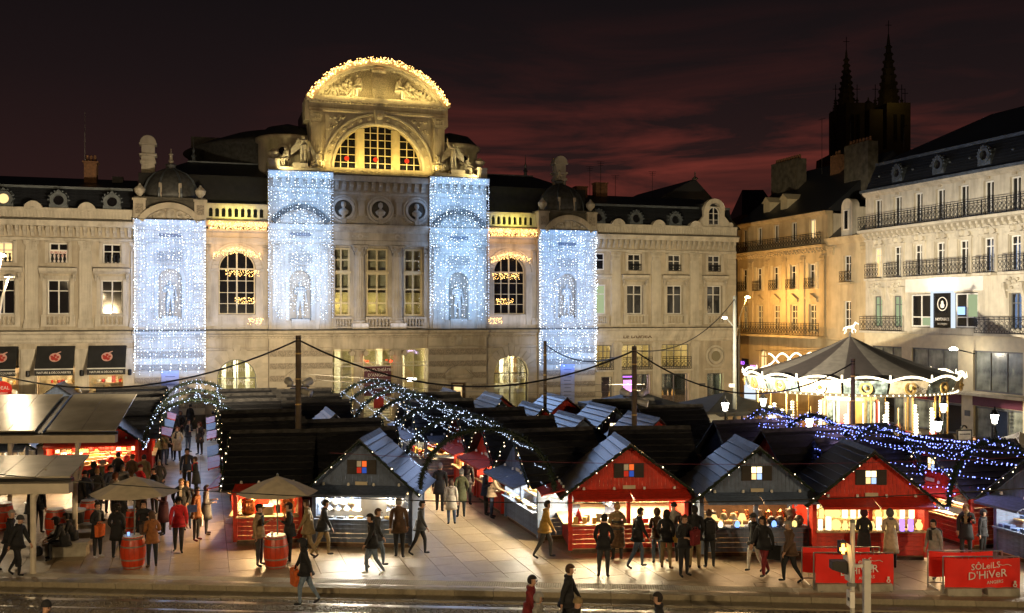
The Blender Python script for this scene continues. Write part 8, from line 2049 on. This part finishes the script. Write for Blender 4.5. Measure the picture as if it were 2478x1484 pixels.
def hand_bag(E, side, c, label, w=.30, hh=.32, name='shopping_bag', drop=.36):
    me = [o for o in E.children if o.name.startswith('body')][0].data; p = Vector(me['hand_'+side])
    q = Matrix.Rotation(E.rotation_euler.z,4,'Z') @ (p*E.scale.x); B = empty(name, E.location+Vector((q.x,q.y,max(.02,q.z-drop))), E.rotation_euler.z+.3, label, 'bag')
    MB()._add([(-w/2,-.06,0),(w/2,-.06,0),(w/2,.06,0),(-w/2,.06,0),(-w/2*1.05,-.07,hh),(w/2*1.05,-.07,hh),(w/2*1.05,.07,hh),(-w/2*1.05,.07,hh)], [(0,3,2,1),(0,1,5,4),(1,2,6,5),(2,3,7,6),(3,0,4,7)]).build('body', cloth(CL[c]), B)
    for y in (-.06,.06): MB().tube([(-.08,y,hh),(-.07,y*.4,hh+.09),(.07,y*.4,hh+.09),(.08,y,hh)], .008, 4).build('handle', cloth(CL[c]), B)
    return B
def build_people():
    P = person
    # left edge and bench
    P(23,1378,95,'grey haired walker in black at the far left edge, striding right','walk_a','black','black','grey',h=1.75)
    e = P(41,1394,80,'walker in dark clothes with pale soled shoes, second from the left edge','walk_b','black','black','brown','beanie',hat='dgrey'); 
    P(93,1290,180,'person in black with a shoulder bag behind the shelter posts','stand','black','black','dark',pack='black'); P(72,1300,120,'dark figure half hidden by the front shelter post','pockets','dgrey','black')
    for px, py, fc, lb, hh in ((140,1352,-62,'person in a black hooded jacket sitting on the front stone bench','hood'),(160,1342,-70,'dark haired person sitting behind the hooded one on the bench','short')):
        g = ground(px,py); P(0,0,fc,lb,'sit','black','black','dark',hh,hat='black' if hh == 'hood' else None, pos=g+Vector((.18,.1,.0)), h=1.72)
    g = ground(88,1345); tag(MB().lathe([(.14,0),(.2,.05),(.19,.2),(.1,.3)], 10).build('backpack', cloth(CL['black']), None, g), 'black backpack on the ground by the front stone bench', 'bag')
    e = P(236,1349,60,'woman with a bun in a black coat holding an orange bag','hold','black','black','dark','bun',coat=.32,scarf='grey',shoe='white',h=1.68); hand_bag(e,'l','orange','orange shopping bag held by the woman with a bun',.34,.36)
    P(284,1352,170,'woman with curly dark hair in a long black coat left of the barrel','pockets','black','black','dark','curly',coat=.34,h=1.66)
    e = P(369,1373,215,'woman in a rust brown jacket seen from behind, right of the left barrel','hold','rust','black','brown','long',h=1.64,shoe='brown',coat=.18); hand_bag(e,'r','brown','brown shoulder bag of the woman in the rust jacket',.3,.3,drop=.2)
    P(350,1352,10,'bearded man in black behind the left barrel','cup','black','black','dark',h=1.78)
    P(431,1336,15,'man in a bright red jacket and black cap walking','stroll','red','dgrey','dark','cap',hat='black',h=1.72)
    P(394,1294,-60,'woman in a long plum coat turned to the barrel','cup','plum','black','brown','short',coat=.50,h=1.68)
    e = P(475,1308,80,'man in a rust coat with a white carrier bag','stand','rust','dgrey','grey',h=1.76,coat=.2,shoe='dred'); hand_bag(e,'r','white','white carrier bag of the man in the rust coat',.26,.36); 
    g = e.location; tag(MB().box(-.16,-.02,0,.16,.02,.24).build('blue_folder', cloth(CL['blue']), None, (g.x-.05,g.y-.3,1.02), (0,0,.5)), 'blue folder held by the man in the rust coat', 'folder')
    P(500,1293,100,'woman in a grey coat and brown boots beside the rust coated man','hold','grey','dgrey','brown','short',coat=.40,shoe='brown',h=1.66)
    P(436,1283,20,'fair haired man in a black jacket with an open collar','pockets','black','black','blond',scarf='cream',h=1.78); P(452,1278,10,'blond woman with a pale scarf behind the red jacket','stand','black','jean','blond','short',scarf='lgrey',h=1.64)
    P(475,1208,-70,'woman with a red scarf beside the white flaps','hold','black','black','brown','short',scarf='red',coat=.3,h=1.7); P(452,1192,15,'tall man in a dark parka walking out of the left alley','stroll','navy','black','dark',scarf='brown',h=1.85)
    # crowd between the shelters
    for i, (px, py, fc, ps, tp, lg, hr, st, ct, lb) in enumerate((
        (192,1260,175,'stand','black','black','grey','short',.25,'grey haired man in a black coat seen from behind near the bin'),(206,1256,200,'pockets','navy','jean','dark','beanie',.0,'man in a navy jacket and jeans next to the grey haired man'),
        (234,1247,190,'cup','dgrey','black','blond','short',.2,'short blond woman in a dark striped top by the crowd'),(247,1218,100,'hold','green','black','white','beanie',.0,'person in a green hooded jacket and pale beanie'),
        (281,1262,150,'hold','cream','black','auburn','long',.0,'woman with long auburn hair and a cream top under the parasol'),(298,1235,40,'cup','grey','black','grey','short',.2,'bald looking man in a grey jacket in the middle of the crowd'),
        (340,1232,160,'pockets','red','black','dark','beanie',.0,'man in a red jacket with his back turned in the crowd'),(318,1206,170,'stand','brown','black','brown','short',.4,'person in a long brown coat at the red goods counter'),
        (349,1204,190,'stand','khaki','black','dark','short',.42,'person in a long khaki coat at the red goods counter'),(374,1243,-40,'cup','black','black','dark','short',.0,'dark bearded man looking down by the parasol'),
        (387,1214,10,'pockets','dgrey','jean','grey','short',.15,'man in a checked grey jacket right of the red jacket man'),(285,1198,180,'hold','black','black','dark','short',.0,'person in black leaning at the red goods hut counter'),
        (337,1292,165,'cup','brown','black','auburn','long',.0,'woman with long red brown hair behind the parasol pole'),(300,1295,130,'pockets','black','black','brown','long',.1,'woman in black with long hair left of the parasol pole'),(264,1240,60,'stand','navy','black','dark','short',.0,'man in a navy jacket behind the orange bag woman'),(225,1228,210,'pockets','black','black','dark','hood',.0,'hooded person in black at the back of the crowd'))):
        P(px,py,fc,lb,ps,tp,lg,hr,st,1.66+.12*((i*37) % 10)/10,coat=ct,hat={'beanie':'lgrey' if hr == 'white' else 'dred' if tp == 'red' else 'black','hood':'black'}.get(st))
    # left alley
    for px, py, fc, ps, tp, lg, hr, st, ct, sf, lb in ((411,1112,5,'stand','black','black','dark','short',.3,None,'man in a black coat beside the beige coated woman in the left alley'),(429,1115,-5,'pockets','beige','black','auburn','long',.42,'dgrey','woman in a beige coat and dark trousers in the left alley'),
        (455,1094,60,'hold','navy','jean','brown','short',.0,'lgrey','woman in a navy jacket with a tan bag in the left alley'),(484,1100,-30,'pockets','dgrey','black','auburn','long',.3,'cream','woman with a chequered scarf at the right of the left alley'),(384,1128,150,'reach','green','black','brown','hood',.0,None,'person in a hooded olive jacket bending over the left alley counter'),
        (397,1126,170,'hold','khaki','jean','dark','hood',.0,None,'person in a khaki hooded jacket beside the left alley counter'),(424,1072,30,'stand','dgrey','black','dark','short',.0,None,'distant person in grey under the left alley arches'),(436,1066,-20,'pockets','black','black','brown','hood',.0,None,'distant person with a fur hood under the left alley arches'),
        (460,1044,160,'stroll','black','black','dark','short',.3,None,'blurred dark walker at the theatre end of the left alley'),(517,1067,-150,'hold','black','jean','dark','short',.2,None,'man in jeans looking at his phone by the theatre wall')):
        P(px,py,fc,lb,ps,tp,lg,hr,st,1.72,coat=ct,scarf=sf,hat={'hood':'brown'}.get(st))
    # right parasol and jewellery hut
    P(629,1369,75,'man in a cap and brown jacket left of the right barrel','cup','tan','dgrey','dark','cap',hat='black',h=1.80,scarf='black'); P(700,1363,-80,'man in a black coat with a cup right of the right barrel','cup','black','black','dark',h=1.80,scarf='khaki',coat=.15,shoe='lgrey')
    P(745,1350,-85,'walker in an ochre coat between the two front huts','walk_b','khaki','khaki','brown',h=1.78,coat=.2); P(780,1347,95,'man in a black jacket and beige trousers walking past the jewellery hut','walk_a','black','khaki','dark',h=1.76)
    e = P(742,1464,-75,'courier in black jacket and jeans stepping onto the tram track','walk_a','black','ljean','dark','hood',hat='black',h=1.74,z=-.15); hand_bag(e,'l','orange','bright orange bag swinging beside the courier',.36,.44)
    P(900,1392,-70,'young man in black with light jeans walking in front of the jewellery hut','walk_b','black','ljean','dark',h=1.76,shoe='white'); P(912,1372,80,'walker in dark jacket and jeans just behind the young man','walk_a','dgrey','ljean','brown',h=1.72)
    P(967,1349,185,'man in a dark brown coat at the right of the jewellery counter','stroll','brown','black','grey',h=1.80,coat=.2); P(1015,1343,85,'woman in dark leggings striding into the aisle','walk_a','dgrey','black','dark','short',h=1.68)
    e = P(1002,1240,120,'person in a tan coat behind the right corner of the jewellery hut','stand','tan','dgrey','brown','long',coat=.3); hand_bag(e,'r','orange','orange handbag of the person in the tan coat',.26,.26)
    # central aisle
    P(1064,1237,180,'man in a long black coat walking away up the central aisle','stroll','black','black','grey',coat=.3,h=1.80); P(1093,1269,185,'girl in a cream coat with long brown hair in the central aisle','stand','cream','jean','brown','long',coat=.36,h=1.58); P(1115,1252,190,'man in an olive coat and flat cap in the central aisle','pockets','green','black','grey','cap',hat='lgrey',coat=.34,h=1.76)
    P(1130,1222,170,'man in a black leather jacket beside the red stall','stand','black','dgrey','dark',h=1.80); P(1190,1253,80,'person in a tan padded jacket leaning at the blue stall','reach','tan','navy','brown','hood',hat='tan',h=1.68); P(1177,1246,75,'dark figure next to the tan jacket at the blue stall','hold','navy','black','dark',coat=.2)
    P(1009,1131,175,'woman in a pink padded coat far up the aisle','stand','pink','black','brown','hood',hat='pink',coat=.3,h=1.66); P(977,1022,170,'distant person at the theatre steps','stand','black','black','auburn','long')
    e = P(1318,1351,85,'man in a mustard jacket walking past the white planked hut wall','walk_a','mustard','dgrey','dark',h=1.76); hand_bag(e,'r','brown','brown bag of the man in the mustard jacket',.34,.4)
    # in front of the red and slate blue huts
    P(1459,1397,170,'tall person in black with boots nearest the red hut counter','pockets','black','dgrey','dark','short',h=1.78,coat=.15); fc = P(1494,1354,182,'woman in a long striped fur coat at the red hut','hold','khaki','black','blond','bun',coat=.55,coatc='brown',h=1.70)
    for k in range(6): MB().lathe([(.186+.006*k,0),(.196+.006*k,.03),(.188+.006*k,.06)], 14, (0,.0,1.30-k*.115), sy=.80).build('fur_band', cloth(CL['dgrey'] if k % 2 else CL['tan']), fc)
    P(1542,1375,95,'man in a black jacket and blue jeans walking past the red hut','walk_a','black','jean','dark',h=1.78); e = P(1591,1364,170,'woman in a brown padded jacket with a small red bag','hold','brown','jean','auburn','hood',hat='brown',h=1.64); hand_bag(e,'l','dred','small red handbag of the woman in the brown jacket',.24,.2)
    e = P(1612,1376,150,'long haired woman in black with mustard trousers and boots','pockets','black','khaki','dark','long',h=1.70,shoe='brown'); hand_bag(e,'l','mustard','yellow handbag of the long haired woman',.34,.24,drop=.1)
    P(1628,1360,190,'man in a grey hooded coat and black beanie','stand','lgrey','black','dark','beanie',hat='black',coat=.2,h=1.78); e = P(1655,1394,30,'man in black holding a red bag in front of the slate blue hut','hold','black','black','brown',h=1.74); hand_bag(e,'r','dred','dark red bag held by the man in black',.34,.42)
    P(1680,1376,170,'broad man in black with beige trousers facing the slate blue hut','pockets','black','khaki','dark',h=1.82,bulk=1.25); P(1718,1373,180,'woman in black with leggings facing the lamps','hold','black','black','brown','short',h=1.68,shoe='dgrey',pack='black')
    P(1824,1384,-60,'person in black with white trousers walking arm in arm','walk_b','black','white','dark','beanie',hat='dgrey',h=1.70); e = P(1850,1395,-50,'long haired person in black with dark red trousers','walk_a','black','dred','dark','long',h=1.72); hand_bag(e,'r','black','black bag of the person in dark red trousers',.4,.4)
    e = P(1911,1410,-80,'walker in a brown jacket carrying a pale box','walk_b','brown','black','grey',h=1.72); hand_bag(e,'l','tan','pale box carried by the walker in brown',.36,.3,'carried_box',.2)
    # right
    P(2090,1372,182,'woman in a long black coat looking at the lanterns','hold','black','black','auburn','hood',hat='plum',coat=.5,h=1.70); P(2157,1376,178,'woman in a beige coat and grey hood at the lantern hut','hold','beige','black','grey','hood',hat='grey',coat=.48,h=1.72,scarf='grey')
    P(2261,1398,-60,'woman in a grey jacket with a black scarf between the banners','stroll','lgrey','black','dark','short',h=1.66,scarf='black',coat=.2,pack='black'); P(2338,1354,-20,'long haired woman in black with a fur collar in the right aisle','cup','black','black','blond','long',h=1.70,scarf='khaki',coat=.3); P(2378,1352,40,'dark crouching figure beside the right edge hut','stand','black','black','dark','hood',hat='black',h=1.5)
    # at the bottom of the picture
    def low(px, ytop, hgt, *a, **k):
        Y = FPX*(H-hgt+.16)/(ytop-HYP); return P(0,0,*a,pos=Vector(((px-CXP)/FPX*Y,Y,-.16)),h=hgt,**k)
    low(103,1459,1.76,60,'person in a black cap at the bottom left corner','stroll','black','black','dark','beanie',hat='black'); low(1285,1396,1.74,75,'man in a dark red jacket crossing the tracks','walk_a','dred','grey','dark'); low(1302,1440,1.60,70,'person in a pale grey coat beside the dark red jacket','stroll','lgrey','grey','grey','hood',hat='lgrey')
    e = low(1374,1370,1.78,80,'tall man in black crossing the tracks','walk_b','black','black','brown'); low(1392,1452,1.62,85,'person in black bending beside the tall man','stroll','black','dgrey','dark','beanie',hat='khaki'); low(1597,1441,1.75,-100,'dark haired person with glasses at the bottom centre right','stand','black','black','dark','short')
    # sellers inside the huts
    def seller(k, x, y, lb, pose='reach', face=0, **kw): hp = HUTS[k]; P(0,0,math.degrees(hp.rotation_euler.z)+face,lb,pose,pos=hw_pt(hp,x,y,.16),**kw)
    seller('F1',-.35,1.45,'seller in navy and white inside the first red hut','hold',0,top='navy',scarf='white',h=1.7); seller('F3',-.85,1.75,'seller among the lanterns in the red lantern hut','pockets',0,top='dgrey',h=1.7); seller('B',.3,1.3,'seller bending over the white jewellery case','reach',0,top='cream',scarf='black',hair='blond',h=1.68); seller('R2',-.1,1.35,'seller in a padded jacket stooping over the books','reach',0,top='green',h=1.75); seller('A',.4,1.2,'seller in grey behind the copper urns','hold',90,top='lgrey',h=1.72)
    for i, (px, Y, fc, tp, lb) in enumerate(((1655,49,170,'brown','visitor in brown at the drinks kiosk'),(1740,48.5,60,'tan','visitor in tan beside the kiosk lantern'),(1800,50,-30,'dred','visitor in dark red at the carousel queue'),(1830,51,20,'navy','visitor in navy at the carousel queue'),(1790,52,180,'grey','visitor in grey behind the carousel queue'),(1405,52,-90,'black','passer-by in black by the theatre banner'))):
        P(0,0,fc,lb,('hold','stand','pockets','stroll')[i % 4],tp,'black',('dark','brown','blond')[i % 3],pos=Vector(((px-CXP)/FPX*Y,Y,0)))
    for px, Y, fc, tp, lb in ((2360,48,-40,'dgrey','man in grey walking along the right shop front'),(2440,44,30,'brown','blurred person by the far right lantern post')): P(0,0,fc,lb,'stroll',tp,'black','brown',pos=Vector(((px-CXP)/FPX*Y,Y,0)))
build_people()
